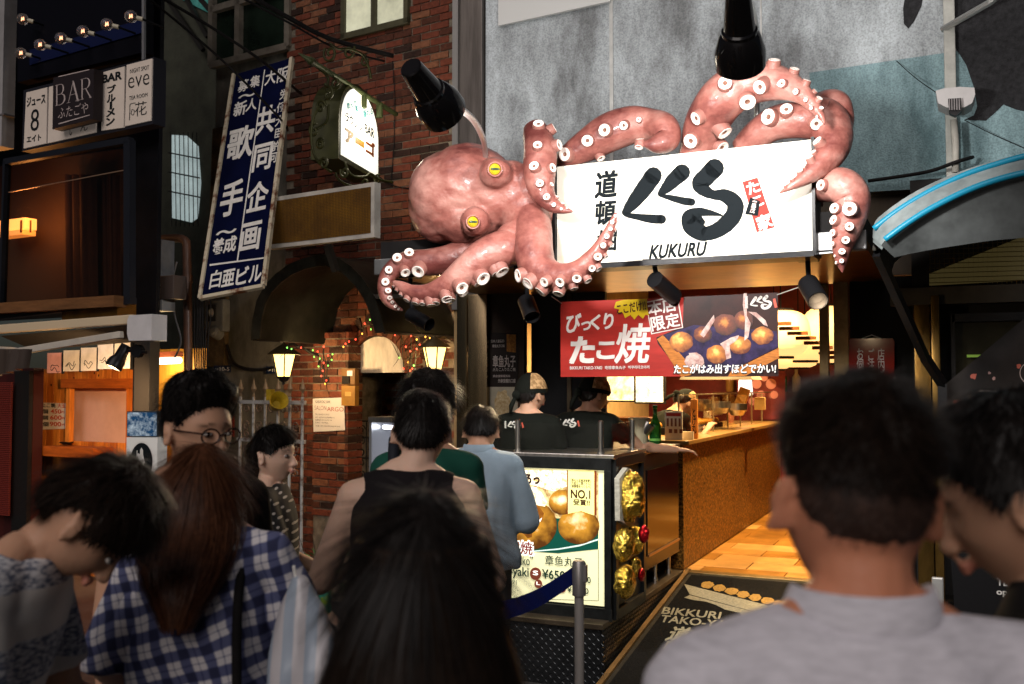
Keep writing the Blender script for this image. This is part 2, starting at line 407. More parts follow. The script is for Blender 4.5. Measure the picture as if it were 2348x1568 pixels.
# inside of the porch: back wall, teal door, cloth lunette
IN = Fr(FB.pt(0, 0, -.9), EXB)
mb = MB(); mb.prism([IN.pt(ARC_U - .9, 0), IN.pt(ARC_U + .9, 0), IN.pt(ARC_U + .9, 3), IN.pt(ARC_U - .9, 3)], -NB * .05)
mb.build('porch_back', M_mortar, brick_b)
mb = MB()
for sg in (-1, 1): mb.prism([FB.pt(ARC_U + sg * .62, 0, -.2), FB.pt(ARC_U + sg * .62, 0, -.9), FB.pt(ARC_U + sg * .62, 2.8, -.9), FB.pt(ARC_U + sg * .62, 2.8, -.2)], EXB * .05 * sg)
mb.prism([FB.pt(ARC_U - .62, 2.75, -.2), FB.pt(ARC_U + .62, 2.75, -.2), FB.pt(ARC_U + .62, 2.75, -.9), FB.pt(ARC_U - .62, 2.75, -.9)], Vector((0, 0, .05)))
mb.build('porch_side', M_mortar, brick_b)
st = MB(); z = .036; row = 0
dc, dz, dr = IN.uv(838, 930)[0], IN.uv(838, 960)[1], .17
while z < 2.75:
    u = ARC_U - .7 + (.109 if row % 2 else 0)
    while u < ARC_U + .75:
        if not (abs(u - dc) < dr + .17 and (z < dz or math.hypot(u - dc, z - dz) < dr + .2)):
            st.cur = random.choices(range(4), (4, 2, 3, 1))[0]; st.box(IN.pt(u, z, .02), (.208, .05, .060), Matrix.Rotation(A_B, 3, 'Z'))
        u += .218
    z += .0715; row += 1
for i in range(15):
    a = math.pi * (i + .5) / 15; st.cur = i % 3
    st.box(IN.pt(dc + math.cos(a) * (dr + .11), dz + math.sin(a) * (dr + .11), .03), (.16, .05, .055), Matrix.Rotation(A_B, 3, 'Z') @ Matrix.Rotation(-a, 3, 'Y'))
o = st.build('inner_brick_courses', BR, brick_b); o['kind'] = 'stuff'
door = MB()
pts = [(dc - dr, 0), (dc + dr, 0)] + [(dc + math.cos(math.pi * i / 12) * dr, dz + math.sin(math.pi * i / 12) * dr) for i in range(13)]
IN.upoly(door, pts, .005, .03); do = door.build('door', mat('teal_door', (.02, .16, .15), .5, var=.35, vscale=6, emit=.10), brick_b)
mb = MB()
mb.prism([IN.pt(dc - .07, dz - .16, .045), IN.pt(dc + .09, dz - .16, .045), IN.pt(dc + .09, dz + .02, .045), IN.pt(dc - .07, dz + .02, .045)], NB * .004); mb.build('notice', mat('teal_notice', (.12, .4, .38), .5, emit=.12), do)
lun = MB(); LF = Fr(FB.pt(0, 0, -.06), EXB)
lr = ARC_R - .005; zb = ARC_Z + .004
a0 = math.asin(max(-1, min(1, (zb - ARC_Z) / lr)))
pts = [(ARC_U + math.cos(a0 + (math.pi - 2 * a0) * i / 20) * lr, ARC_Z + math.sin(a0 + (math.pi - 2 * a0) * i / 20) * lr) for i in range(21)]
LF.upoly(lun, pts, 0, .012); lun.build('lunette', mat('lunette_plaster', (.72, .67, .60), .8, var=.18, vscale=5, bump=.15, stretch=(3, 3, 1)), brick_b)
# scrolled iron gate
M_iron = mat('wrought_iron', (.02, .018, .016), .5, .4)
gate = MB(); GF = Fr(FB.pt(0, 0, -.15), EXB)
def scroll(mb, fr, u, v, r, turns, a0, rad=.007, hand=1, l=0.):
    n = int(14 * turns); pts = []
    for i in range(n + 1):
        t = i / n; a = a0 + hand * t * turns * 2 * math.pi; q = r * (1 - .8 * t); pts.append(fr.pt(u + math.cos(a) * q, v + math.sin(a) * q, l))
    mb.tube(pts, rad, 5)
gz = GF.uv(820, 965)[1]; gu0, gu1 = GF.uv(797, 1000)[0], GF.uv(862, 1000)[0]
for i in range(4): 
    u = gu0 + (gu1 - gu0) * i / 3; gate.tube([GF.pt(u, .2), GF.pt(u, gz)], .008, 6)
for zz in (.3, gz - .16, gz - .36, gz): gate.tube([GF.pt(gu0, zz), GF.pt(gu1, zz)], .008, 6)
for i in range(3):
    for j in range(8): scroll(gate, GF, gu0 + (gu1 - gu0) * (i + .5) / 3, gz - .08 - j * .11, .045, 1.3, j * 1.3, .006, 1 if (i + j) % 2 else -1)
go = gate.build('scroll_gate', M_iron); tag(go, 'black scrolled iron gate inside the brick archway', 'gate')
# barrel canopy
can = thing('barrel_canopy', 'dark metal barrel canopy above the brick archway', 'awning', FB.pt(ARC_U, 2.6, .6))
FRN = Fr(FB.pt(0, 0, 1.05), EXB)
prof = [FRN.uv(*p) for p in ((577, 778), (580, 735), (590, 690), (608, 655), (632, 630), (662, 608), (695, 594), (725, 587), (751, 585), (777, 594), (803, 612), (827, 636), (846, 664), (861, 694), (873, 728), (881, 762))]
mb = MB(); n = len(prof); cu = sum(p[0] for p in prof) / n; cz = prof[0][1]
def ring(l, s): return [FB.pt(cu + (u - cu) * s, cz + (v - cz) * s, l) for u, v in prof]
for (la, lb, s0, s1) in ((1.05, .02, 1.0, .975),):
    A, B_, C, D = ring(la, s0), ring(lb, s0), ring(la, s1), ring(lb, s1)
    for X, Y in ((A, B_), (C, D), (A, C), (B_, D)): mb.add(X + Y, [(i, i + 1, n + i + 1, n + i) for i in range(n - 1)])
M_can = mat('canopy_metal', (.014, .015, .012), .42, .5, var=.5, vscale=5, bump=.12, bscale=12)
mb.build('shell', M_can, can, smooth='auto')
mb = MB(); A, B_ = ring(1.053, 1.012), ring(1.053, .87); C, D = ring(1.035, 1.012), ring(1.035, .87)
for X, Y in ((A, B_), (C, D), (A, C), (B_, D)): mb.add(X + Y, [(i, i + 1, n + i + 1, n + i) for i in range(n - 1)])
mb.build('front_rim', mat('canopy_rim', (.026, .025, .019), .4, .5, var=.6, vscale=7), can)
for (u, v) in (prof[0], prof[-1]): mb = MB(); mb.tube([FB.pt(u, v, 1.05), FB.pt(u, v, .02)], .012, 6); mb.build('edge_bar', M_iron, can)
mb = MB(); mb.bar(FB.pt(prof[-1][0] - .16, prof[-1][1] + .30, 1.0), FB.pt(prof[-1][0] + .45, prof[-1][1] + .32, .5), .10, .035); mb.build('bracket', mat('bracket_brown', (.05, .04, .03), .6), can)
# ---------------------------------------------------------------- concrete building left of the bricks
conc = thing('concrete_building', 'stained concrete building behind the slanted blue sign', 'building', FB.pt(uL - .6, 0, -.1))
mb = MB(); cl, cr = fbu(478, 700), uL - .01
mb.prism([FB.pt(cl, 0, -.06), FB.pt(cr, 0, -.06), FB.pt(cr, 7, -.06), FB.pt(cl, 7, -.06)], -NB * .4)
mb.build('wall', M_concrete, conc)
mb = MB(); cu0, cu1 = fbu(480, 300), fbu(520, 300)
mb.prism([FB.pt(cu0, 1.9, .0), FB.pt(cu1, 1.9, .0), FB.pt(cu1, 4.5, .0), FB.pt(cu0 + .05, 4.5, .0), FB.pt(cu0 + .02, 3.6, .0), FB.pt(cu0 - .03, 3.2, 0)], -NB * .2)
mb.build('pilaster', mat('rusty_concrete', hexc('4a3a24'), .85, var=.6, vscale=6, bump=.5, bscale=20), conc)
# wooden window above the blue sign
M_wframe = mat('window_frame_brown', (.15, .13, .105), .6, var=.3)
wz = FB.uv(570, 130)[1]; a, b = fbu(487, 60), fbu(662, 60)
fr_ = MB()
for (p, q) in (((a, wz), (b, wz)), ((a, wz + .62), (b, wz + .62)), ((a, wz), (a, wz + 1.6)), ((a + .42, wz), (a + .42, wz + 1.6)), ((b, wz), (b, wz + 1.6))):
    fr_.bar(FB.pt(p[0], p[1], .0), FB.pt(q[0], q[1], .0), .07, .07, up=NB)
wo = fr_.build('window', M_wframe, conc)
mb = MB(); mb.prism([FB.pt(a, wz, -.03), FB.pt(b, wz, -.03), FB.pt(b, wz + 1.6, -.03), FB.pt(a, wz + 1.6, -.03)], -NB * .01)
mb.build('pane', mat('dark_green_pane', (.012, .02, .014), .12, var=.5, vscale=1.5), wo)
# alley end wall with a lit arched window behind bars, seen between the buildings
AW = Fr(FB.pt(0, 0, -1.3), EXB)
mb = MB(); a, b = AW.uv(330, 500)[0], AW.uv(520, 500)[0]
mb.prism([AW.pt(a - .6, 0), AW.pt(b + .4, 0), AW.pt(b + .4, 8), AW.pt(a - .6, 8)], -NB * .2)
alley = thing('alley_building', 'pale green house at the end of the alley between the signs', 'building', AW.pt((a + b) / 2, 0, -.1))
mb.build('wall', mat('alley_wall', (.04, .042, .03), .85, var=.35, vscale=3, bump=.2), alley)
px = [(396, 508), (456, 548), (458, 440), (460, 345), (445, 318), (420, 308), (400, 312), (397, 400)]
px = [(397, 310), (430, 312), (456, 336), (462, 420), (455, 500), (440, 510), (397, 500)]
mb = MB(); AW.poly(mb, px, .005, .02); wo = mb.build('window', mat('lit_window_blue', (.42, .52, .52), .4, var=.18, vscale=4, emit=.6), alley)
mb = MB()
for i in range(7): x = 398 + i * 10; mb.tube([AW.hit(x, 306) + NB * .05, AW.hit(x + 3, 520) + NB * .05], .006, 5)
for y in (352, 396, 440): mb.tube([AW.hit(394, y) + NB * .06, AW.hit(466, y + 14) + NB * .06], .010, 5)
mb.build('window_bar', M_iron, wo)
mb = MB(); AW.poly(mb, [(420, 0), (530, 0), (535, 60), (500, 40)], .005, .02); mb.build('skylight_pane', mat('teal_glass', (.04, .16, .14), .3, var=.4, vscale=12, emit=.30), alley)
mb = MB()
for q in (((395, 0), (480, 120)), ((440, 0), (490, 90)), ((470, 0), (530, 70))): mb.bar(AW.hit(*q[0]) + NB * .1, AW.hit(*q[1]) + NB * .1, .05, .05)
mb.build('roof_strut', M_iron, alley)
# ================================================================ the octopus stall's building
KW = 7.15                                  # plane of the grey wall
gray = thing('grey_building', 'grey roughcast building wall with blue band behind the octopus', 'building', P(1700, 885, KW))
gx0 = P(1113, 300, KW).x; gz0 = P(2050, 432, KW).z; gx1 = 3.2
m = bpy.data.materials.new('roughcast'); m.use_nodes = True; nt = m.node_tree; n = nt.nodes; l = nt.links; b = n['Principled BSDF']; b.inputs['Roughness'].default_value = .9
g = n.new('ShaderNodeNewGeometry'); mp = n.new('ShaderNodeMapping'); mp.inputs['Scale'].default_value = (1, 1, .35); l.new(g.outputs['Position'], mp.inputs[0])
t = n.new('ShaderNodeTexNoise'); t.inputs['Scale'].default_value = 2.6; t.inputs['Detail'].default_value = 8; t.inputs['Roughness'].default_value = .7; l.new(mp.outputs[0], t.inputs[0])
r = n.new('ShaderNodeValToRGB'); l.new(t.outputs[0], r.inputs[0]); r.color_ramp.elements[0].position = .36; r.color_ramp.elements[1].position = .62
r.color_ramp.elements[0].color = (.19, .20, .205, 1); r.color_ramp.elements[1].color = (.56, .61, .635, 1)
t2 = n.new('ShaderNodeTexNoise'); t2.inputs['Scale'].default_value = 90; t2.inputs['Detail'].default_value = 3; l.new(g.outputs['Position'], t2.inputs[0])
mx = n.new('ShaderNodeMix'); mx.data_type = 'RGBA'; mx.blend_type = 'MULTIPLY'; mx.inputs[0].default_value = .55
r2 = n.new('ShaderNodeValToRGB'); l.new(t2.outputs[0], r2.inputs[0]); r2.color_ramp.elements[0].position = .36; r2.color_ramp.elements[1].position = .58; r2.color_ramp.elements[0].color = (.45, .45, .45, 1)
l.new(r.outputs[0], mx.inputs[6]); l.new(r2.outputs[0], mx.inputs[7]); l.new(mx.outputs[2], b.inputs['Base Color'])
bp = n.new('ShaderNodeBump'); bp.inputs['Strength'].default_value = .55; bp.inputs['Distance'].default_value = .012; l.new(t2.outputs[0], bp.inputs['Height']); l.new(bp.outputs[0], b.inputs['Normal'])
M_rough = m
m2 = m.copy(); m2.name = 'roughcast_blue'; rr = [x for x in m2.node_tree.nodes if x.type == 'VALTORGB'][0]
for x in m2.node_tree.nodes:
    if x.type == 'VALTORGB' and abs(x.color_ramp.elements[1].position - .62) < .01:
        x.color_ramp.elements[0].color = (.10, .17, .185, 1); x.color_ramp.elements[1].color = (.30, .45, .48, 1)
M_roughblue = m2
GW = Fr((0, KW, 0))
mb = MB(); mb.box(((gx0 + gx1) / 2, KW + .2, (gz0 + 6.6) / 2), (gx1 - gx0, .4, 6.6 - gz0)); mb.build('wall', M_rough, gray)
# painted band and black painted silhouette on the wall
mb = MB(); GW.poly(mb, [(1855, 167), (2190, 118), (2347, 95), (2500, 72), (2500, 400), (2347, 420), (1990, 440), (1880, 420)], .001, .002); mb.build('painted_band', M_roughblue, gray)
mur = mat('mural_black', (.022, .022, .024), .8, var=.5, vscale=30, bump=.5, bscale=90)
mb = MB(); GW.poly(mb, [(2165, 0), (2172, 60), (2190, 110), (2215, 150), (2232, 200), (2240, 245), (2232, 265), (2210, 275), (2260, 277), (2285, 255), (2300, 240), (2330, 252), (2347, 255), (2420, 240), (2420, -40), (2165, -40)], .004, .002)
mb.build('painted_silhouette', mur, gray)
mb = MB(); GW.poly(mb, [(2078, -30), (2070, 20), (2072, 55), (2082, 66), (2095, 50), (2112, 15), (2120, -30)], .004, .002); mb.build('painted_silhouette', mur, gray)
# white joints and top panel
mwj = mat('joint_white', (.5, .5, .48), .6, var=.2)
mb = MB(); p = P(1402, 150, KW); mb.box((p.x, KW - .006, 4.9), (.028, .012, 3.8)); mb.build('joint_strip', mwj, gray)
mb = MB(); p = P(1745, 80, KW); mb.box((p.x, KW - .005, 5.2), (.012, .010, 3.)); mb.build('joint_strip', mwj, gray)
mb = MB(); GW.poly(mb, [(1146, 62), (1402, 6), (1402, -60), (1146, -60)], .004, .03); mb.build('white_panel', mat('white_panel', (.62, .62, .6), .5), gray)
# steel mullion where the buildings meet
mb = MB(); a, c = P(1050, 200, KW).x, P(1113, 200, KW).x
mb.box(((a + c) / 2 + .005, KW + .05, 4.6), (c - a - .03, .20, 4.6), bev=.006)
mb.build('corner_mullion', mat('mullion_brown', (.11, .095, .085), .4, .6, var=.35, vscale=3, stretch=(6, 6, .5)), gray)
mb = MB(); mb.box((a + .012, KW + .04, 4.6), (.05, .24, 4.6)); mb.build('mullion_edge', mat('mullion_edge', (.22, .21, .20), .4, .6), gray)
# rain pipe, on the wall at the right
mb = MB(); a, c = P(2166, 0, KW - .08), P(2182, 385, KW - .08)
mb.bar((c.x, KW - .05, 2.9), (c.x, KW - .05, 6.4), .085, .07, bev=.008); o = mb.build('rain_pipe', mat('pipe_pale', (.42, .42, .38), .5, var=.25)); tag(o, 'pale square rain pipe running down the grey wall', 'pipe')
mb = MB(); mb.tube([P(2350, -60, 6.7), P(2270, 5, 6.85), P(2160, 68, 7.08)], .022, 8); o = mb.build('stay_rod', mat('galvanised', (.5, .5, .48), .35, .8)); tag(o, 'galvanised stay rod slanting to the rain pipe at top right', 'rod')
# ---------------------------------------------------------------- the takoyaki stall
ZF = .36                                    # stall floor
XC, XR, XL = -1.83, -.73, -3.42             # counter side, right jamb, left jamb
stall = thing('takoyaki_stall', 'lit takoyaki stall with gold soffit under the octopus sign', 'stall', (-2.1, 7.3, 0))
zs = 2.40
M_soffit = mat('brass_soffit', hexc('8a5a1c'), .30, .75, var=.55, vscale=2.5, bump=.05, bscale=8)
mb = MB(); sx0, sx1 = P(1010, 660, 6.3).x, P(1990, 590, 5.5).x
mb.box(((sx0 + sx1) / 2, (5.46 + 7.2) / 2, zs + .02), (sx1 - sx0, 7.2 - 5.46, .04)); mb.build('soffit', M_soffit, stall)
mb = MB(); mb.box(((sx0 + sx1) / 2, 5.43, zs + .045), (sx1 - sx0, .06, .10), bev=.006); mb.build('fascia', mat('fascia_steel', (.20, .20, .20), .4, .8, var=.3), stall)
mb = MB(); mb.box(((sx0 + sx1) / 2, 6.3, zs + .13), (sx1 - sx0 - .04, 1.7, .16)); mb.build('canopy_roof', M_blackmatte, stall)
mb = MB(); mb.box(((gx0 + gx1) / 2, KW + .25, (zs + .04 + gz0) / 2), (gx1 - gx0, .3, gz0 - zs - .05)); mb.build('upper_fascia', mat('fascia_brown', (.05, .035, .02), .6, var=.4), stall)
# platform of the stall with tread plate
mb = MB(); mb.box(((XL + XC) / 2 - .15, (5.33 + 6.1) / 2, ZF / 2 - .012), (XC - XL + .3, 6.1 - 5.33, ZF - .024)); mb.box((XC - .3, (6.1 + 12) / 2, ZF / 2 - .013), (.6, 12 - 6.1, ZF - .026)); mb.build('platform', M_blackmatte, stall)
M_tread = mat('tread_plate', (.05, .052, .055), .32, .85, var=.25, vscale=10)
tr = MB()
def lug(mb, c, ex, ez, nn, a, s=1.):
    e1 = (ex * math.cos(a) + ez * math.sin(a)) * .017 * s; e2 = (ez * math.cos(a) - ex * math.sin(a)) * .0045 * s
    mb.add([c - e1, c + e2, c + e1, c - e2, c + nn * .003], [(0, 1, 4), (1, 2, 4), (2, 3, 4), (3, 0, 4)])
ex, ez, nn = Vector((1, 0, 0)), Vector((0, 0, 1)), Vector((0, -1, 0))
mb = MB(); mb.box((-2.65, 5.32, .168), (1.64, .012, .335)); mb.build('tread_front', M_tread, stall)
mb = MB(); mb.box((XC + .006, 6.2, .168), (.012, 1.76, .335)); mb.build('tread_side', M_tread, stall)
i = 0
for a in range(64):
    for c in range(13):
        lug(tr, Vector((-3.45 + a * .026, 5.3135, .015 + c * .026)), ex, ez, nn, R(45) if (a + c) % 2 else R(-45))
for a in range(66):
    for c in range(13):
        lug(tr, Vector((XC + .0125, 5.34 + a * .026, .015 + c * .026)), Vector((0, 1, 0)), ez, Vector((1, 0, 0)), R(45) if (a + c) % 2 else R(-45))
o = tr.build('tread_lugs', M_tread, stall, fix=False); o['kind'] = 'stuff'
mb = MB(); mb.box((-2.66, 5.36, ZF - .008), (1.70, .12, .03), bev=.004); mb.box((XC - .05, 6.25, ZF - .007), (.14, 1.7, .03), bev=.004); mb.build('platform_edge', mat('edge_bronze', (.10, .075, .05), .4, .7, var=.4), stall)
# ramp
mb = MB(); RY0, RY1 = 4.75, 7.12; rz0, rz1 = .015, ZF
mb.add([(XC + .02, RY0, 0), (.3, RY0, 0), (.3, RY1, 0), (XC + .02, RY1, 0), (XC + .02, RY0, rz0), (.3, RY0, rz0), (.3, RY1, rz1), (XC + .02, RY1, rz1)],
       [(0, 1, 2, 3), (4, 5, 6, 7), (0, 1, 5, 4), (1, 2, 6, 5), (2, 3, 7, 6), (3, 0, 4, 7)])
struct(mb.build('ramp', mat('ramp_dark', (.015, .014, .012), .6, var=.4, bump=.2, spec=.2)))
mb = MB(); mb.bar((XC + .05, RY0, rz0 + .012), (XC + .05, RY1, rz1 + .012), .03, .015); mb.build('ramp_edge', mat('ramp_edge', (.22, .13, .05), .45, .5, var=.4), stall)
# tiled floor inside: each tile a piece
tile = [mat('tile_a', hexc('c08a45'), .3, var=.25, vscale=6, bump=.03), mat('tile_b', hexc('a9742f'), .3, var=.25, vscale=6, bump=.03), mat('tile_c', hexc('cf9c58'), .3, var=.2, vscale=6, bump=.03)]
tms = []
for q in tile: b = MB(); b.box((0, 0, 0), (.594, .294, .02), bev=.003); o = b.build('tile', q); tms.append(o.data); bpy.data.objects.remove(o)
mb = MB(); mb.box(((XC + XR) / 2 + .3, (RY1 + 13) / 2, ZF / 2 - .02), (XR - XC + .9, 13 - RY1, ZF - .04)); fl = mb.build('shop_floor', mat('grout', (.12, .08, .04), .8)); struct(fl)
row = 0; y = RY1 + .16
while y < 12:
    x = XC - .2 + (.3 if row % 2 else 0)
    while x < XR + .75:
        o = bpy.data.objects.new('tile', random.choice(tms)); COL.objects.link(o); setpar(o, fl); o.location = (x, y, ZF - .022 + random.uniform(-.001, .001)); x += .6
    y += .3; row += 1
mb = MB(); mb.box(((XC + XR) / 2 + .02, RY1 + .0, ZF - .012), (XR - XC - .05, .10, .03), bev=.003); mb.build('threshold', mat('threshold_brass', (.35, .24, .10), .35, .8, var=.3), stall)
# interior shell
M_int = mat('interior_dark', (.035, .022, .014), .6, var=.3); M_redwall = mat('red_wall', (.13, .014, .012), .5, var=.3)
mb = MB(); mb.box((-2.0, 12.6, 1.7), (5, .1, 3.2)); mb.build('back_wall', M_redwall, stall)
mb = MB(); mb.box((XL - .2, 9.7, 1.7), (.1, 5.2, 3.2)); mb.build('side_wall', mat('warm_wall', (.42, .28, .13), .6, var=.2), stall)
mb = MB(); mb.box((.55, 9.9, 1.7), (.1, 5.2, 3.2)); mb.build('side_wall', M_int, stall)
mb = MB(); mb.box((-1.5, 9.9, 3.05), (4.6, 5.3, .1)); mb.build('ceiling', mat('ceiling_brown', (.22, .15, .08), .7), stall)
# shop front left: steel pier, poster board, dark sliding panel
pl = P(1046, 800, 6.9).x; pr = P(1116, 800, 6.9).x
M_pier = mat('brushed_brass_steel', (.22, .16, .09), .22, 1., var=.35, vscale=2, stretch=(10, 10, .5), bump=.03)
mb = MB(); mb.box(((pl + pr) / 2, 7.0, 1.3), (pr - pl, .2, 2.2), bev=.012); mb.box((pl + .09, 6.895, 1.3), (.012, .014, 2.15)); mb.build('steel_pier', M_pier, stall, smooth='auto')
mb = MB(); a, c = P(1117, 800, 6.95).x, P(1200, 800, 6.95).x; mb.box(((a + c) / 2, 6.99, 1.3), (c - a, .06, 2.2)); mb.build('poster_board', mat('board_brown', (.05, .03, .018), .45, var=.3), stall)
mb = MB(); c2 = P(1285, 800, 6.95).x; mb.box(((c + c2) / 2 + .15, 7.12, 1.3), (c2 - c + .3, .04, 2.2)); mb.build('dark_door', M_black, stall)
mb = MB(); mb.box((c + .32, 7.09, 1.32), (.03, .03, 2.15)); mb.build('door_stile', mat('stile_brown', (.10, .07, .04), .5), stall)
# right jamb, dark front panel, steel columns
mb = MB(); mb.box((XR + .02, 7.2, 1.4), (.10, .12, 2.05), bev=.006); mb.box((XR - .10, 7.22, 1.4), (.06, .08, 2.05), bev=.004); mb.build('right_jamb', mat('jamb_bronze', (.16, .11, .05), .4, .7, var=.4), stall)
mb = MB(); q = P(2095, 800, 6.9).x; mb.box(((XR + .08 + q) / 2, 7.15, 1.4), (q - XR - .08, .06, 2.05)); mb.build('front_panel', mat('front_black', (.003, .003, .003), .5, spec=.1), stall)
# lanterns under the ceiling inside and wooden beams
M_lant = mat('lantern_paper', (.85, .62, .28), .8, emit=1.0, ecol=(1., .70, .27), var=.1, vscale=20)
def lantern(c, r, h, label):
    th = thing('paper_lantern', label, 'lantern', c, 'paper lanterns in the stall')
    nr = 14; prof = []
    for i in range(nr * 2 + 1):
        t = i / (nr * 2); a = math.pi * (.08 + .84 * t); prof.append((r * (math.sin(a) ** .6) * (1 if i % 2 else .975), -h / 2 * math.cos(a)))
    mb = MB(); mb.lathe(prof, Matrix.Translation(c), 20); mb.build('shade', M_lant, th, smooth=True)
    mb = MB()
    for zz in (-1, 1): mb.lathe([(r * .42, -.02), (r * .42, .02)], Matrix.Translation(Vector(c) + Vector((0, 0, zz * h * .485))), 16)
    mb.build('rim', M_blackmatte, th)
    mb = MB(); mb.tube([Vector(c) + Vector((0, 0, h / 2)), (c[0], c[1], 3.0)], .006, 5); mb.build('cord', M_blackmatte, th)
names = ['nearest the right jamb', 'second from the right jamb', 'behind the banner edge', 'deep in the back row by the jamb', 'deep in the back row in the middle', 'deepest one near the red wall']
for (x, y, d, r), nm in zip(((1905, 755, 8.6, .26), (1845, 775, 9.1, .27), (1790, 765, 8.6, .26), (1895, 790, 10.6, .26), (1830, 800, 11.0, .27), (1775, 805, 11.4, .27)), names):
    c = Q(x, y, d); lantern((c.x, c.y, c.z), r, r * 1.55, 'lit yellow paper lantern inside the stall, ' + nm)
mb = MB()
for i in range(9):
    p = Q(1790 + i * 19, 742 + i * 11, 8.1 + i * .03); mb.box(p, (.16, .05, .028))
o = mb.build('beam', M_wooddark, stall)
# ceiling downlights inside
def downlight(x, y, z, e, col, label):
    th = thing('downlight', label, 'lamp', (x, y, z), 'downlights in the stall')
    mb = MB(); mb.lathe([(.06, 0), (.06, .12), (.045, .13)], Matrix.Translation((x, y, z)), 16); mb.build('can', M_black, th)
    mb = MB(); mb.lathe([(.0, -.004), (.048, -.004), (.048, .0)], Matrix.Translation((x, y, z)), 16, cap=False); mb.build('lens', mat('lamp_lens', (1, .8, .5), .4, emit=8, ecol=(1, .72, .36)), th)
    ld = bpy.data.lights.new('downlight_bulb', 'SPOT'); ld.energy = e; ld.color = col; ld.spot_size = R(150); ld.spot_blend = .6; ld.shadow_soft_size = .06
    lo = bpy.data.objects.new('downlight_bulb', ld); COL.objects.link(lo); setpar(lo, th); lo.location = (x, y, z - .03)
WARM = (1.0, .66, .30)
for (x, y, e, nm) in ((-2.75, 7.7, 250, 'above the two workers'), (-2.35, 8.6, 320, 'above the worker at the griddle'), (-1.25, 8.0, 380, 'above the aisle by the entrance'), (-1.4, 10.2, 420, 'above the rear of the aisle'), (-2.6, 10.4, 380, 'above the kitchen at the back')):
    downlight(x, y, 2.78, e, WARM, 'round black ceiling downlight ' + nm)
# ================================================================ sign board and octopus
def C1(x, y): return ((1100 + x / 1.845) / 1.3084, (150 + y / 1.845) / 1.3084)
def C2(x, y): return ((1600 + x / 2.0909) / 1.3084, (150 + y / 2.0909) / 1.3084)
def C3(x, y): return ((1480 + x / 3.075) / 1.3084, (1350 + y / 3.075) / 1.3084)
BL = P(1277, 611, 5.40); BRp = G(1862, 577, BL.z)
SF = Fr(BL, (BRp - BL), (0, 0, 1)); SW = (BRp - BL).length; SH = .588
sign = thing('shop_sign', 'white brush-lettered signboard gripped by the octopus', 'sign', (BL + BRp) / 2)
mb = MB(); mb.prism([SF.pt(0, 0, 0), SF.pt(SW, 0, 0), SF.pt(SW, SH, 0), SF.pt(0, SH, 0)], -SF.n * .16)
mb.build('panel', mat('sign_white', (.80, .77, .66), .45, col2=(.80, .72, .48), vscale=1.6, stretch=(.6, 1, 5), thr=(.55, .75), emit=.10, ecol=(1, .97, .88)), sign)
mb = MB()
for (a, b) in (((-.012, -.012), (SW + .012, -.012)),): mb.bar(SF.pt(*a, -.07), SF.pt(*b, -.07), .03, .20, up=SF.n)
mb.bar(SF.pt(-.012, -.02, -.07), SF.pt(-.012, SH + .01, -.07), .016, .18, up=SF.n); mb.bar(SF.pt(SW + .012, -.02, -.07), SF.pt(SW + .012, SH + .01, -.07), .016, .18, up=SF.n)
mb.build('frame', M_black, sign)
mb = MB(); c2 = lambda L: [(*C2(x, y), w / 2.0909 / 1.3084) for x, y, w in L]
KU1 = [(752, 788, 54), (700, 862, 52), (640, 940, 44), (590, 1000, 30), (566, 1022, 12), (590, 1036, 15), (650, 1046, 20), (730, 1058, 27), (804, 1062, 29)]
KU2 = [(932, 768, 52), (880, 815, 46), (830, 868, 34), (792, 903, 14), (815, 916, 13), (880, 932, 20), (945, 948, 24), (992, 954, 24)]
RU = [(1136, 742, 60), (1090, 790, 56), (1046, 838, 54), (1075, 882, 40), (1130, 908, 30), (1200, 915, 42), (1262, 960, 52), (1258, 1030, 52), (1205, 1095, 52), (1130, 1140, 46), (1050, 1152, 44), (990, 1110, 50), (980, 1050, 48), (1030, 1018, 30), (1090, 1020, 22), (1150, 1030, 12), (1185, 1040, 5)]
for st_ in (KU1, KU2, RU): SF.stroke(mb, c2(st_), .001, .002, .03)
for st_ in ([(985, 1060, 34), (1030, 1110, 38), (1080, 1142, 30)], [(1020, 1040, 28), (1060, 1080, 18)]): SF.stroke(mb, c2(st_), .0035, .001, .08)
mb.build('brush_lettering', M_ink, sign, fix=False)
for ch, x, y, w, h in (('道', 458, 842, 135, 165), ('頓', 452, 1020, 125, 150), ('堀', 460, 1195, 120, 130)):
    SF.text(ch, *C2(x, y), w / 2.736, h / 2.736, M_ink, 'lettering', sign, .003, .034, slant=.08)
SF.text('KUKURU', *C2(905, 1257), 345 / 2.736, 84 / 2.736, M_ink, 'lettering', sign, .003, .034, slant=.22)
mb = MB(); SF.poly(mb, [C2(*p) for p in ((1310, 828), (1405, 800), (1512, 1112), (1400, 1143))], .001, .002); seal = mb.build('red_seal', mat('seal_deep', hexc('8a2f26'), .7), sign)
for ch, x, y, s in (('た', 1378, 862, 75), ('こ', 1408, 950, 62), ('家', 1448, 1078, 92)): SF.text(ch, *C2(x, y), s / 2.736, s / 2.736, M_white, 'lettering', seal, .0045, .03, ang=17)
mb = MB(); SF.poly(mb, [C2(*p) for p in ((1362, 925), (1422, 950), (1408, 1040), (1328, 1030))], .006, .002); stk = mb.build('sticker', M_ink, sign)
SF.text('竈\n茂', *C2(1382, 985), 30 / 2.736, 80 / 2.736, mat('sticker_print', (.6, .45, .42), .5), 'lettering', stk, .010, .02, ang=-14)
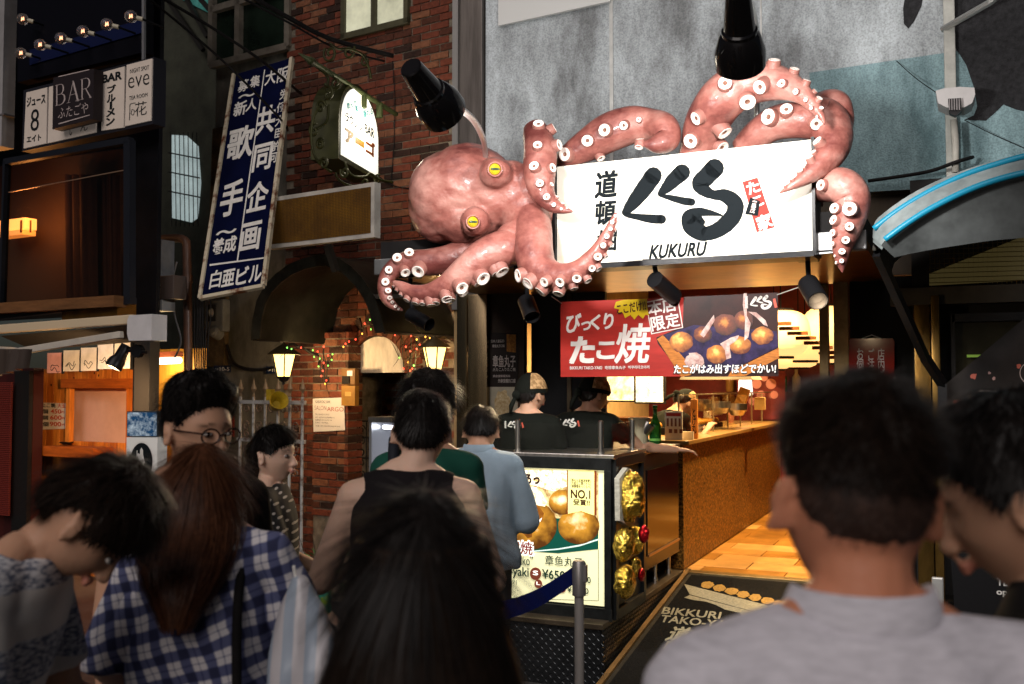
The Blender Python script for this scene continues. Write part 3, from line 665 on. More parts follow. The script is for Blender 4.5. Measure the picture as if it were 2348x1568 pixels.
# ---------------------------------------------------------------- octopus
octo = thing('octopus_figure', 'giant pink octopus sculpture wrapping its arms around the signboard', 'sculpture', (BL + BRp) / 2 + Vector((-.5, 0, 0)))
m = mat('octopus_skin', hexc('7e3d31'), .42, col2=hexc('b88474'), vscale=2.6, bump=.6, bscale=13, coat=.12, spec=.5, detail=9., stretch=(1, 1, 1.3))
r_ = [x for x in m.node_tree.nodes if x.type == 'VALTORGB'][0].color_ramp; r_.elements[0].position = .38; r_.elements[1].position = .66; r_.elements[0].color = (.115, .028, .024, 1); r_.elements[1].color = (.40, .195, .16, 1); x_ = r_.elements.new(.51); x_.color = (.255, .088, .07, 1)
M_oct = m
M_suck = mat('sucker_white', (.74, .66, .60), .4, var=.12, vscale=40, bump=.1)
M_suckin = mat('sucker_brown', hexc('6d4a3c'), .5, var=.3, vscale=40); M_suckskin = mat('sucker_skin', (.25, .105, .085), .45, bump=.2)
def d_at(x, y, k): return dep(P(x, y, k))
# shared sucker: a skin coloured collar, a white rim and a brown cup
sk = MB()
sk.cur = 0; sk.lathe([(1.25, -1.3), (1.10, -.2), (1.04, .32), (.98, .36)], None, 18, cap=False)
sk.cur = 1; sk.lathe([(.98, .36), (.92, .44), (.80, .42), (.55, .26), (.34, .20)], None, 18, cap=False)
sk.cur = 2; sk.lathe([(.34, .20), (.26, .10), (.10, .06), (.0, .06)], None, 18, cap=False)
so = sk.build('sucker', [M_suckskin, M_suck, M_suckin], smooth=True, fix=False); SUCK = so.data; bpy.data.objects.remove(so)
for mm in SUCK.materials: pass
def arm(pts, sucks, conv, k, cut=False, nm='tentacle'):
    """pts: (x, y, r[, dk]) in crop units; sucks: (x, y, size)"""
    path = []
    for p in pts:
        x, y = conv(p[0], p[1]); x1, y1 = conv(p[0] + p[2], p[1]); path.append((x, y, abs(x1 - x), p[3] if len(p) > 3 else 0.))
    sm = smooth_path(path, 8); P3 = []; RR = []
    for (x, y, r, dk) in sm:
        q = P(x, y, k + dk); P3.append(q); RR.append(max(.004, r * dep(q) / FPX))
    if not cut:
        d = (P3[-1] - P3[-2]).normalized(); P3.append(P3[-1] + d * RR[-1] * .8); RR.append(.0015)
    mb = MB(); mb.tube(P3, RR, 22); o = mb.build(nm, M_oct, octo, smooth=True)
    A = np.array([(a[0], a[1]) for a in sm]); 
    for s_ in sucks:
        x, y = conv(s_[0], s_[1]); rs = abs(conv(s_[0] + s_[2], s_[1])[0] - x)
        i = int(np.argmin(((A - (x, y)) ** 2).sum(1))); c = P3[i]; rr = RR[i]; q = CAMP + ray(x, y) * dep(c); off = q - c
        tg_ = (P3[min(i + 1, len(P3) - 1)] - P3[max(i - 1, 0)]).normalized(); al = off.dot(tg_); off = off - tg_ * al; vp = (-VF + tg_ * VF.dot(tg_)).normalized(); off = off - vp * off.dot(vp); dl = off.length; lim = rr * .93
        if dl > lim: off = off * (lim / dl); dl = lim
        nrm = (off + vp * math.sqrt(max(rr * rr - dl * dl, 0))).normalized(); pos = c + tg_ * max(-.5 * rr, min(.5 * rr, al)) + nrm * rr * 1.02; sz = rs * dep(pos) / FPX * random.uniform(.84, 1.0)
        so = bpy.data.objects.new('sucker', SUCK); COL.objects.link(so); so.parent = o
        T = Matrix.Rotation(random.uniform(-.16, .16), 4, 'X') @ Matrix.Rotation(random.uniform(-.16, .16), 4, 'Y')
        so.matrix_basis = Matrix.Translation(pos + nrm * sz * .42) @ nrm.to_track_quat('Z', 'Y').to_matrix().to_4x4() @ T @ Matrix.Diagonal((sz, sz * random.uniform(.92, 1.06), sz * random.uniform(.85, 1.15), 1))
    return o
KO = 5.22
def scale_s(L, w=34, taper=None): return [(x, y, s) for x, y, s in L]
# body: mantle, face and arm roots blended into one skin
bd = MB()
def blob(x, y, rx, ry, rz, k, conv=C1, roll=0.):
    a, b = conv(x, y); q = P(a, b, k); s = dep(q) / FPX / (1.845 * 1.3084)
    M = CAMM @ Matrix.Rotation(R(roll), 3, 'Z'); bd.ell(q, (rx * s, ry * s, rz * s), M, 28, 18)
blob(480, 800, 250, 250, 245, KO + .1, roll=-10); blob(560, 760, 260, 245, 235, KO + .1); blob(420, 880, 190, 195, 210, KO + .12); blob(690, 790, 180, 200, 185, KO + .08)
blob(800, 800, 150, 190, 165, KO + .1); blob(880, 880, 150, 190, 150, KO + .1); blob(900, 1000, 115, 170, 130, KO + .05); blob(930, 760, 110, 150, 110, KO + .08)
blob(560, 960, 190, 120, 180, KO + .08); blob(820, 1060, 120, 110, 120, KO)
blob(712, 680, 92, 90, 130, KO - .13); blob(600, 950, 86, 88, 130, KO - .15)
me = remesh(bd, .014, 6, .6); a = mesh_co(me)
nn_ = np.empty(len(a) * 3); me.vertices.foreach_get('normal', nn_); nn_ = nn_.reshape(-1, 3)
dd = np.array([mnoise.noise(Vector(v) * 5) * .010 + mnoise.noise(Vector((v[0] * 14, v[1] * 14, v[2] * 22))) * .006 for v in a]); set_co(me, a + nn_ * dd[:, None])
me.materials.append(M_oct); link('mantle', me, octo)
# eyes
M_eye = mat('eye_yellow', hexc('a8951c'), .15, var=.15, vscale=60, coat=.6); M_pup = mat('eye_pupil', (.03, .05, .03), .2)
for (x, y, r) in ((708, 660, 33), (586, 952, 31)):
    px, py = C1(x, y); k = KO - (.256 if x > 650 else .282); q = P(px, py, k); s = dep(q) / FPX / 2.414
    nv = (CAMP - q).normalized(); nv = (nv + Vector((.12, 0, .05))).normalized(); Mq = nv.to_track_quat('Z', 'Y').to_matrix().to_4x4()
    mb = MB(); mb.lathe([(r * 1.28 * s, -.07), (r * 1.34 * s, -.01), (r * 1.30 * s, .012), (r * 1.12 * s, .018), (r * 1.0 * s, .004)], Matrix.Translation(q) @ Mq, 26, cap=False); mb.build('eyelid', M_oct, octo, smooth=True)
    mb = MB(); mb.ell(q, (r * s, r * s, r * s * .7), Mq.to_3x3(), 24, 14); eo = mb.build('eye', M_eye, octo, smooth=True)
    up = nv.cross(VR).normalized(); rgt = up.cross(nv); mb = MB(); mb.ell(q + nv * (.62 * r * s), (r * .80 * s, r * .24 * s, .14 * r * s), Matrix((rgt, up, nv)).transposed(), 20, 12); mb.build('pupil', M_pup, eo, smooth=True)
# arms
arm([(925, 430, 62, .02), (940, 470, 78), (960, 560, 92, -.06), (955, 680, 90, -.10), (970, 780, 72, -.12), (1020, 850, 46, -.12), (1080, 882, 26, -.12), (1135, 893, 7, -.12)],
    [(958, 485, 32), (1042, 455, 30), (1042, 560, 37), (943, 585, 30), (930, 690, 30), (1015, 688, 28), (963, 776, 24), (1020, 768, 17), (1005, 836, 22), (1053, 822, 13), (1048, 870, 15), (1085, 858, 11), (1085, 886, 9), (1112, 880, 8)], C1, KO + .08, cut=False)
mb = MB()   # cut upper stump of the first arm
q = P(*C1(930, 445), KO + .06); s = dep(q) / FPX / 2.414
mb.lathe([(52 * s, -60 * s), (50 * s, 0), (44 * s, 14 * s), (40 * s, 8 * s)], Matrix.Translation(q) @ Matrix.Rotation(R(14), 4, 'Y'), 8); mb.build('cut_stump', M_oct, octo)
arm([(150, 730, 40, .1), (230, 660, 75), (350, 590, 105), (480, 515, 122), (620, 470, 118), (740, 470, 100), (820, 490, 92, -.06), (840, 560, 78, -.10), (770, 590, 60, -.14), (700, 590, 22, -.16), (670, 588, 7, -.16)],
    [(245, 645, 46), (370, 572, 44), (487, 512, 42), (428, 670, 30), (552, 630, 30), (606, 490, 32), (650, 572, 28), (688, 468, 20)], C2, KO + .22)
arm([(1010, 690, 105, .20), (1052, 570, 128, .18), (1098, 435, 140, .10), (1190, 300, 146), (1315, 218, 142), (1450, 198, 124), (1580, 220, 96, -.04), (1690, 280, 62, -.08), (1765, 360, 40, -.10), (1808, 420, 22, -.11), (1824, 465, 6, -.11)],
    [(1075, 338, 45), (1212, 228, 48), (1370, 150, 48), (1538, 128, 42), (1640, 163, 34), (1712, 236, 27), (1758, 277, 20), (1782, 330, 22), (1798, 386, 15), (998, 502, 50), (1208, 436, 50), (1330, 322, 53), (1483, 270, 45), (1588, 264, 28), (1660, 305, 19), (1708, 340, 15), (1744, 382, 13), (1772, 428, 10), (1155, 558, 48)], C2, KO + .05)
arm([(1300, 620, 70, .2), (1400, 530, 92, .15), (1530, 455, 108, .11), (1690, 435, 118, .09), (1810, 440, 140, .14), (1872, 520, 128, .10), (1870, 620, 108, .02), (1800, 720, 82, -.05), (1710, 795, 52, -.10), (1620, 852, 28, -.13), (1545, 895, 6, -.14)],
    [(1528, 432, 50), (1622, 408, 46), (1720, 482, 40), (1748, 586, 36), (1712, 682, 30), (1646, 738, 24), (1602, 786, 17), (1568, 832, 13), (1690, 610, 16), (1640, 680, 13)], C2, KO + .12)
arm([(1800, 330, 70, .3), (1880, 360, 110, .22), (1930, 430, 80, .2), (1935, 520, 60, .2)], [], C2, KO + .12)
arm([(1740, 900, 60, .25), (1830, 860, 95, .1), (1930, 850, 112), (1995, 920, 112), (1990, 1020, 106), (1962, 1130, 88), (1935, 1240, 62), (1932, 1330, 36), (1936, 1392, 6)],
    [(1800, 848, 42), (1797, 955, 44), (1905, 898, 44), (1860, 995, 40), (1952, 1010, 46), (1876, 1070, 36), (1950, 1114, 32), (1878, 1152, 28), (1932, 1196, 30), (1870, 1220, 18), (1917, 1272, 22), (1921, 1328, 15), (1888, 1335, 11), (1872, 1294, 9)], C2, KO + .10)
arm([(900, 900, 110, .1), (922, 1000, 104), (925, 1120, 108, -.06), (960, 1215, 100, -.1), (1060, 1255, 78, -.14), (1170, 1225, 64, -.16), (1260, 1140, 50, -.17), (1320, 1045, 36, -.17), (1356, 965, 24, -.17), (1378, 905, 9, -.17)],
    [(855, 1278, 42), (942, 1302, 40), (1036, 1290, 34), (1110, 1275, 28), (1184, 1246, 30), (1250, 1194, 24), (1280, 1134, 24), (1306, 1078, 18), (1327, 1030, 17), (1346, 990, 12), (1357, 953, 12), (1374, 918, 10), (890, 1345, 36), (985, 1362, 38), (1085, 1352, 36), (1165, 1330, 28), (1245, 1288, 28), (1302, 1222, 26), (1335, 1150, 18), (1362, 1085, 15), (1382, 1000, 11), (1388, 955, 9)], C1, KO - .02)
arm([(840, 1080, 100, .08), (740, 1105, 104, -.02), (640, 1150, 98, -.08), (540, 1230, 84, -.12), (440, 1305, 66, -.14), (340, 1345, 52, -.15), (250, 1340, 42, -.16), (190, 1308, 30, -.16), (150, 1285, 12, -.16)],
    [(736, 1228, 46), (630, 1252, 42), (528, 1302, 42), (450, 1356, 38), (362, 1396, 32), (278, 1404, 26), (230, 1388, 20), (196, 1358, 14), (170, 1334, 12), (150, 1310, 9), (748, 1302, 36), (640, 1315, 30), (566, 1376, 30), (488, 1416, 34), (400, 1428, 28), (316, 1438, 22)], C1, KO - .08)
arm([(620, 1090, 90, .14), (480, 1150, 82, .08), (350, 1175, 76, .04), (220, 1175, 62, 0), (135, 1225, 50, -.04), (100, 1300, 42, -.07), (108, 1370, 34, -.09), (150, 1418, 22, -.1), (196, 1440, 7, -.1)],
    [(250, 1136, 30), (178, 1162, 27), (306, 1216, 38), (214, 1222, 30), (125, 1230, 25), (106, 1302, 26), (122, 1352, 19), (138, 1388, 16), (152, 1406, 12), (168, 1424, 11), (184, 1436, 8)], C1, KO + .0)
# silvery torn edge where arms meet the board
# ---------------------------------------------------------------- two black hooded spot lamps on goosenecks
def hood_lamp(A, B, aim, arm_pts, e, label):
    th = thing('hood_lamp', label, 'lamp', B, 'hooded lamps lighting the octopus')
    A, B = Vector(A), Vector(B); L = (B - A).length; ax = (B - A) / L; Mq = Matrix.Translation(A) @ ax.to_track_quat('Z', 'Y').to_matrix().to_4x4()
    r = .100
    prof = [(.0, 0), (r * .40, 0), (r * .46, L * .02), (r * .62, L * .50), (r * .70, L * .52), (r * .70, L * .56), (r * .80, L * .60), (r * 1.0, L * .80), (r * 1.0, L), (r * .96, L), (r * .96, L * .8), (r * .5, L * .58), (0, L * .58)]
    mb = MB(); mb.lathe(prof, Mq, 28, cap=False); mb.build('hood', mat('hood_gloss', (.012, .011, .012), .18, coat=.4), th, smooth='auto')
    mb = MB(); mb.ell(A + ax * L * .80, (r * .6, r * .6, r * .45), Mq.to_3x3(), 16, 10); mb.build('bulb', mat('bulb_white', (1, 1, 1), .4, emit=6), th, smooth=True)
    mb = MB(); mb.tube([Vector(q[:3]) for q in smooth_path([tuple(p) for p in arm_pts], 6)], .016, 10); mb.build('gooseneck', mat('galvanised', (.5, .5, .48), .35, .8), th, smooth=True)
    ld = bpy.data.lights.new('hood_lamp_bulb', 'SPOT'); ld.energy = e; ld.color = (1., .965, .93); ld.spot_size = R(128); ld.spot_blend = .45; ld.shadow_soft_size = .09
    lo = bpy.data.objects.new('hood_lamp_bulb', ld); COL.objects.link(lo); setpar(lo, th); p = B + ax * .01
    lo.matrix_basis = Matrix.Translation(p) @ (-(Vector(aim) - p)).to_track_quat('Z', 'Y').to_matrix().to_4x4()
hood_lamp(Q(940, 153, 3.95), Q(1018, 258, 4.2), P(1290, 480, 5.4), [Q(1040, 238, 4.24), Q(1082, 272, 4.7), Q(1104, 310, 5.2), Q(1112, 345, 5.75), Q(1114, 420, 5.95)], 200, 'black hooded lamp pointing at the octopus head')
hood_lamp(Q(1692, -25, 3.75), Q(1697, 150, 4.0), P(1600, 470, 5.4), [Q(1702, 60, 4.02), Q(1712, 0, 4.5), Q(1732, 60, 5.2), Q(1735, 180, 5.75), Q(1735, 330, 5.85)], 220, 'black hooded lamp hanging above the curled right arm')
# ---------------------------------------------------------------- small black spot lamps under the soffit
def soffit_spot(p, q, r, label, lit=0., aim=None):
    th = thing('soffit_spot', label, 'lamp', p, 'black spot lamps under the soffit')
    p, q = Vector(p), Vector(q); ax = (q - p).normalized(); L = (q - p).length
    mb = MB(); mb.lathe([(0, 0), (r, 0), (r, L), (r * .9, L), (r * .9, L * .7), (0, L * .7)], Matrix.Translation(p) @ ax.to_track_quat('Z', 'Y').to_matrix().to_4x4(), 18, cap=False); mb.build('can', M_black, th, smooth='auto')
    mb = MB(); mb.box((p.x, p.y, zs - .02), (.11, .11, .04), bev=.006); mb.tube([(p.x, p.y, zs - .03), p + Vector((0, .02, .05)), p + ax * L * .35], .014, 8); mb.build('mount', M_black, th)
    if lit:
        ld = bpy.data.lights.new('soffit_spot_bulb', 'SPOT'); ld.energy = lit; ld.color = (1., .72, .42); ld.spot_size = R(100); ld.spot_blend = .6; ld.shadow_soft_size = .04
        lo = bpy.data.objects.new('soffit_spot_bulb', ld); COL.objects.link(lo); setpar(lo, th); lo.matrix_basis = Matrix.Translation(q + ax * .01) @ (-(Vector(aim) - q)).to_track_quat('Z', 'Y').to_matrix().to_4x4()
soffit_spot(Q(1852, 650, 5.35), Q(1875, 690, 5.2), .055, 'black spot lamp under the soffit by the banner right corner', 26, P(1985, 850, 7.05))
soffit_spot(Q(1500, 640, 5.6), Q(1545, 680, 5.75), .05, 'black spot lamp under the soffit middle above the banner', 0)
soffit_spot(Q(1205, 688, 5.9), Q(1220, 728, 5.8), .05, 'black spot lamp under the soffit by the banner left corner', 75, Q(760, 1120, 4.2))
soffit_spot(Q(940, 720, 6.2), Q(985, 745, 6.1), .045, 'black spot lamp hanging below the leftmost octopus arm', 0)
# ---------------------------------------------------------------- red banner
KB = 5.64
BF = Fr(P(1285, 864, KB)); bw = BF.uv(1783, 770)[0]; bh = BF.uv(1285, 692)[1]
def CB(x, y): return ((1350 + x / 2.1345) / 1.3084, (750 + y / 2.1345) / 1.3084)
ban = thing('banner', 'red banner with white brush lettering and grilled dumplings picture', 'banner', BF.pt(bw / 2, 0))
mb = MB(); BF.upoly(mb, [(0, 0), (bw, 0), (bw, bh), (0, bh)], -.006, .006); mb.build('sheet', mat('banner_red', hexc('96261f'), .4, var=.35, vscale=1.6, stretch=(1, 1, 4)), ban)
def bpoly(pts, l, m, nm='print'):
    mb = MB(); BF.poly(mb, [CB(*p) for p in pts], l, .0012); return mb.build(nm, m, ban)
bpoly([(1495, 300), (2098, 272), (2103, 808), (1500, 812), (1330, 600), (1320, 560), (1490, 490)], .001, mat('print_dark_brown', hexc('2c120e'), .4, var=.5, vscale=8))
bpoly([(1325, 570), (1362, 545), (1575, 760), (1540, 800), (1480, 812)], .0025, mat('print_wood', hexc('a8662a'), .4, var=.4, vscale=20, stretch=(1, 1, 6)), 'print')
bpoly([(1800, 775), (2104, 625), (2106, 690), (1890, 806), (1780, 808)], .0025, mat('print_wood', hexc('a8662a'), .4), 'print')
bpoly([(1370, 545), (1560, 480), (2090, 520), (2100, 620), (1800, 770), (1560, 760)], .0035, mat('print_tray', hexc('2a2140'), .35, var=.7, vscale=14), 'print')
mg = ball_print('print_dumpling', '5a2408', 'b8702a', 'f0c868', 0, 30); mg2 = ball_print('print_dumpling_dark', '2a0c06', '6a2c10', 'c07830', 0, 30); mo = mat('print_octopus', hexc('8a5a52'), .4, col2=hexc('d8c2b8'), vscale=20)
for (x, y, rx, ry, mm) in ((1765, 478, 78, 68, mg2), (1880, 450, 62, 60, mg2), (1480, 588, 76, 66, mg), (1620, 540, 60, 52, mg2), (1710, 668, 70, 60, mg), (1858, 610, 70, 58, mg), (2000, 548, 70, 58, mg), (1565, 712, 62, 50, mo)):
    mb = MB(); a, b = CB(x, y); BF.disc(mb, a, b, rx / 2.793, ry / 2.793, .005 + random.uniform(0, .001), .001, 26, .05); mb.build('print', mm, ban)
for pts in ([(1600, 540), (1650, 470), (1690, 415), (1695, 450), (1660, 510), (1625, 560)], [(1730, 600), (1800, 560), (1850, 545), (1840, 575), (1790, 610), (1800, 690), (1770, 700), (1760, 640)], [(1880, 280), (1900, 275), (1900, 420), (1925, 470), (1910, 560), (1885, 580), (1890, 450), (1875, 350)], [(1910, 395), (1960, 400), (2020, 450), (2035, 490), (2010, 480), (1960, 430)], [(1530, 660), (1580, 655), (1620, 690), (1610, 740), (1540, 735)]):
    bpoly(pts, .0065, mo)
bpoly([(1062, 332), (1110, 318), (1260, 312), (1268, 370), (1290, 420), (1250, 415), (1235, 440), (1205, 415), (1180, 445), (1155, 415), (1120, 436), (1105, 400), (1070, 408), (1085, 380), (1050, 372)], .002, mat('print_yellow', hexc('b89a14'), .4), 'print')
BF.text('ここだけ!!', *CB(1160, 368), 185 / 2.793, 62 / 2.793, mat('print_maroon', hexc('3a1008'), .5), 'lettering', ban, .004, .03, ang=7)
mb = MB(); BF.poly(mb, [CB(*p) for p in ((1252, 332), (1458, 292), (1492, 498), (1288, 540))], .002, .001); mb.build('print', mat('print_white', (.62, .56, .52), .45), ban)
bpoly([(1259, 338), (1453, 300), (1485, 494), (1293, 532)], .0035, mat('print_maroon2', hexc('6a1a14'), .45))
MW = mat('print_white', (.62, .56, .52), .45)
for ch, x, y in (('本', 1312, 372), ('店', 1402, 352), ('限', 1332, 470), ('定', 1425, 450)): BF.text(ch, *CB(x, y), 88 / 2.793, 90 / 2.793, MW, 'lettering', ban, .006, .022, ang=9)
for ch, x, y, w, h in (('び', 790, 468, 92, 120), ('っ', 870, 486, 60, 55), ('く', 930, 462, 60, 95), ('り', 1015, 455, 60, 100)): BF.text(ch, *CB(x, y), w / 2.793, h / 2.793, MW, 'lettering', ban, .003, .03, slant=.12)
for ch, x, y, w, h in (('た', 848, 640, 150, 165), ('こ', 998, 642, 110, 105), ('焼', 1172, 598, 215, 250)): BF.text(ch, *CB(x, y), w / 2.793, h / 2.793, MW, 'lettering', ban, .003, .022 if ch == '焼' else .045, slant=.12)
BF.text('BIKKURI TAKO-YAKI', *CB(870, 754), 205 / 2.793, 20 / 2.793, MW, 'lettering', ban, .003, .02)
BF.text('吃惊章鱼丸子', *CB(1058, 752), 132 / 2.793, 22 / 2.793, MW, 'lettering', ban, .003, .015)
BF.text('빅쿠리타코야끼', *CB(1208, 750), 135 / 2.793, 22 / 2.793, MW, 'lettering', ban, .003, .015)
BF.text('たこがはみ出すほどでかい!', *CB(1755, 760), 658 / 2.793, 66 / 2.793, M_ink, 'lettering', ban, .008, .05, slant=.08)
BF.text('たこがはみ出すほどでかい!', *CB(1755, 760), 650 / 2.793, 60 / 2.793, mat('print_white2', (.75, .72, .68), .45), 'lettering', ban, .010, .03, slant=.08)
def kukuru_logo(fr, cx, cy, w, m, parent, l, red=None, white=None):
    mb = MB(); s = w / 760.
    cv = lambda L: [(cx + (x - 930) * s, cy + (y - 940) * s, q * s) for x, y, q in L]
    for st_ in (KU1, KU2, RU): fr.stroke(mb, cv(st_), l, .0006)
    mb.build('logo', m, parent, fix=False)
    fr.text('道\n頓\n堀', cx - 500 * s, cy, 110 * s, 430 * s, m, 'logo', parent, l, .03)
    if red:
        mb = MB(); fr.poly(mb, [(cx + (x - 930) * s, cy + (y - 940) * s) for x, y in ((1350, 828), (1435, 800), (1512, 1112), (1420, 1143))], l, .0006); mb.build('logo_seal', red, parent)
lx, ly = CB(1990, 335); mb = MB(); BF.disc(mb, lx - 2, ly, 30, 15, .004, .001); 
kukuru_logo(BF, lx, ly, 50, MW, ban, .009, mat('seal_red', hexc('b8503f'), .5))
mb = MB()
for (a, b) in (((1287, 695), (1265, 680)), ((1781, 676), (1855, 650))): mb.tube([BF.hit(*a), Q(b[0], b[1], 5.4) if b[0] > 1500 else Q(b[0], b[1], 5.8)], .003, 5)
mb.build('tie', mat('tie_string', (.4, .36, .3), .7), ban)
# ================================================================ counter box with lit menu
XB0 = P(1135, 1200, 5.44).x - .35; XB1 = -1.80; yb0, yb1 = 5.44, 6.05; zb0, zb1 = ZF, P(1400, 1050, 5.44).z
box = thing('counter_box', 'black counter box with backlit dumpling menu panel', 'counter', ((XB0 + XB1) / 2, 5.75, ZF))
mb = MB(); mb.box(((XB0 + XB1) / 2, (yb0 + yb1) / 2 + .004, (zb0 + zb1) / 2), (XB1 - XB0, yb1 - yb0 - .01, zb1 - zb0 - .02)); mb.build('body', mat('box_black', (.014, .014, .015), .45, var=.5, vscale=12), box)
mb = MB()
zc = zb1 - .035
mb.box(((XB0 + XB1) / 2, yb0 - .012, zc), (XB1 - XB0 + .01, .03, .07), bev=.004); mb.box(((XB0 + XB1) / 2, yb0 - .012, zb0 + .035), (XB1 - XB0 + .01, .03, .07), bev=.004)
for x in (XB1 - .018, XB0 + .02): mb.box((x, yb0 - .0125, (zb0 + zb1) / 2), (.042, .029, zb1 - zb0 - .14), bev=.004)
for y in (yb0 + .03, yb1 - .03): mb.box((XB1 + .008, y, (zb0 + zb1) / 2), (.03, .05, zb1 - zb0 - .01), bev=.004)
mb.box((XB1 + .008, (yb0 + yb1) / 2, zb0 + .03), (.03, yb1 - yb0 - .10, .06), bev=.004); mb.box((XB1 + .008, (yb0 + yb1) / 2, zb1 - .03), (.03, yb1 - yb0 - .10, .06), bev=.004)
mb.build('frame', mat('frame_black', (.012, .013, .013), .35, .3, var=.5, vscale=15), box)
mb = MB(); mb.box(((XB0 + XB1) / 2, (yb0 + yb1) / 2, zb1 + .006), (XB1 - XB0 + .04, yb1 - yb0 + .04, .025), bev=.004); mb.build('countertop', M_steel, box)
MF = Fr((0, yb0 - .003, 0)); a, t_ = MF.uv(*C3(1020, 150)); _, bz = MF.uv(*C3(1015, 1440)); a0 = XB0 + .05
E1 = 1.0
mb = MB(); MF.upoly(mb, [(a0, bz), (a, bz), (a, t_), (a0, t_)], 0, .004); lit = mb.build('menu_panel', mat('menu_cream', hexc('e9e4b4'), .4, var=.1, vscale=2, emit=.66), box)
def mpoly(pts, l, m, nm='print'): mb = MB(); MF.poly(mb, [C3(*p) for p in pts], l, .0006); return mb.build(nm, m, lit)
mph = mat('menu_photo', hexc('8a5a22'), .4, col2=hexc('f0dfa0'), vscale=26, thr=(.35, .62), emit=.62, detail=8)
mpoly([(-230, 185), (970, 185), (970, 910), (380, 940), (-230, 920)], .0050, mph)
mpoly([(-230, 600), (970, 640), (970, 912), (600, 950), (-230, 900)], .0062, mat('menu_plate', hexc('0c4a3c'), .4, emit=.5))
mpoly([(380, 925), (600, 905), (800, 870), (970, 815), (970, 830), (800, 885), (600, 918), (380, 936)], .0074, mat('menu_rim', hexc('c8dcd0'), .4, emit=.8))
mgold = ball_print('menu_dumpling', '4a2806', 'b07a24', 'fff0b8', .95, 14)
for (x, y, rx, ry, l) in ((790, 700, 190, 165, .0078), (640, 480, 125, 115, .0080), (350, 690, 240, 225, .0086), (-80, 760, 150, 160, .0082)):
    mb = MB(); p = C3(x, y); MF.disc(mb, *p, rx / 4.02, ry / 4.02, l, .0005, 40, .012); mb.build('print', mgold, lit)
mpoly([(285, 520), (420, 510), (470, 580), (455, 660), (400, 640), (370, 700), (360, 800), (320, 810), (275, 760)], .0096, mat('menu_sauce', hexc('5a2e0a'), .4, col2=hexc('a86a24'), vscale=14, emit=.6))
mpoly([(365, 720), (380, 660), (430, 640), (455, 620), (440, 655), (395, 690), (372, 740)], .0104, mat('menu_gloss', (1, .97, .85), .4, emit=1.0))
mfl = mat('menu_flakes', hexc('c9a050'), .4, col2=hexc('fff6d8'), vscale=40, thr=(.35, .55), emit=1.0, detail=8)
mpoly([(250, 480), (290, 380), (340, 330), (400, 340), (450, 390), (500, 480), (480, 520), (380, 500), (280, 520)], .0100, mfl)
mpoly([(-230, 185), (690, 185), (690, 330), (560, 380), (400, 330), (200, 300), (-230, 340)], .0090, mfl)
rb = mpoly([(693, 185), (935, 190), (935, 600), (815, 560), (693, 585)], .0112, mat('menu_ribbon', hexc('f0e890'), .4, var=.15, vscale=3, emit=.9))
mpoly([(682, 185), (693, 185), (693, 585), (682, 590)], .0112, mat('menu_brown', hexc('7a3418'), .4, emit=.5)); mpoly([(935, 190), (955, 190), (955, 600), (935, 600)], .0112, MATS['menu_brown'])
mbr = mat('menu_text_brown', hexc('4a2a18'), .5); mgn = mat('menu_text_green', hexc('0e3a2a'), .5); mrd = mat('menu_text_red', hexc('8a2a20'), .5, emit=.2)
def mt(s, x, y, w, h, m, off=.02, **k): return MF.text(s, *C3(x, y), w / 4.02, h / 4.02, m, 'lettering', lit, .0128, off, **k)
mt('「粉もん王座決定戦」', 812, 278, 185, 28, mbr, .02); mt('「大阪たこ焼バトル」', 812, 305, 185, 28, mbr, .02); mt('「道頓堀食べくらべ」', 812, 333, 185, 28, mbr, .02)
mt('NO.1', 810, 405, 178, 78, mbr, .035); mt('受賞!!', 818, 480, 150, 55, mbr, .03)
mt('とろっ', 330, 262, 200, 90, mat('menu_text_dark', hexc('30180c'), .5), .05); mt('とろっ', -20, 240, 200, 90, MATS['menu_text_dark'], .05)
for ch, x, y in (('た', -20, 905), ('こ', 195, 905), ('焼', 312, 902)):
    MF.text(ch, *C3(x, y), 128 / 4.02, 140 / 4.02, mat('menu_halo', (1, .97, .9), .4, emit=.9), 'lettering', lit, .0120, .06); mt(ch, x, y, 112, 118, mrd, .02 if ch == '焼' else .05)
mt('こ', 100, 905, 100, 90, mrd, .05)
mt('Giant “Tako”', 185, 1005, 370, 88, mgn, .004); mt('章鱼丸子', 655, 1022, 350, 92, mgn, .004); mt('Tako-yaki', 145, 1120, 370, 110, mgn, .015); mt('타코야키', 120, 1208, 200, 42, mgn, 0)
for t, x, y, r in (('S', 395, 1137, 52), ('M', 720, 1180, 36), ('L', 420, 1230, 36), ('XL', 640, 1272, 36)):
    mb = MB(); MF.disc(mb, *C3(x, y), r / 4.02, r * 1.12 / 4.02, .0120, .0006); mb.build('print', mat('menu_dot', hexc('7a3a28'), .5, emit=.3), lit)
    MF.text(t, *C3(x, y - r * .15), r * .9 / 4.02, r * .8 / 4.02, mat('menu_halo', (1, .97, .9), .4, emit=.9), 'lettering', lit, .0134, .02)
mt('¥650', 560, 1145, 210, 85, mgn, .02); mt('¥850', 835, 1190, 135, 60, mgn, .015); mt('¥680', 520, 1272, 130, 55, mgn, .015); mt('¥1,280', 785, 1292, 195, 62, mgn, .015)
mpoly([(-230, 1350), (968, 1385), (968, 1388), (-230, 1354)], .0060, mgn); mpoly([(968, 915), (972, 915), (972, 1388), (968, 1388)], .0060, mgn)
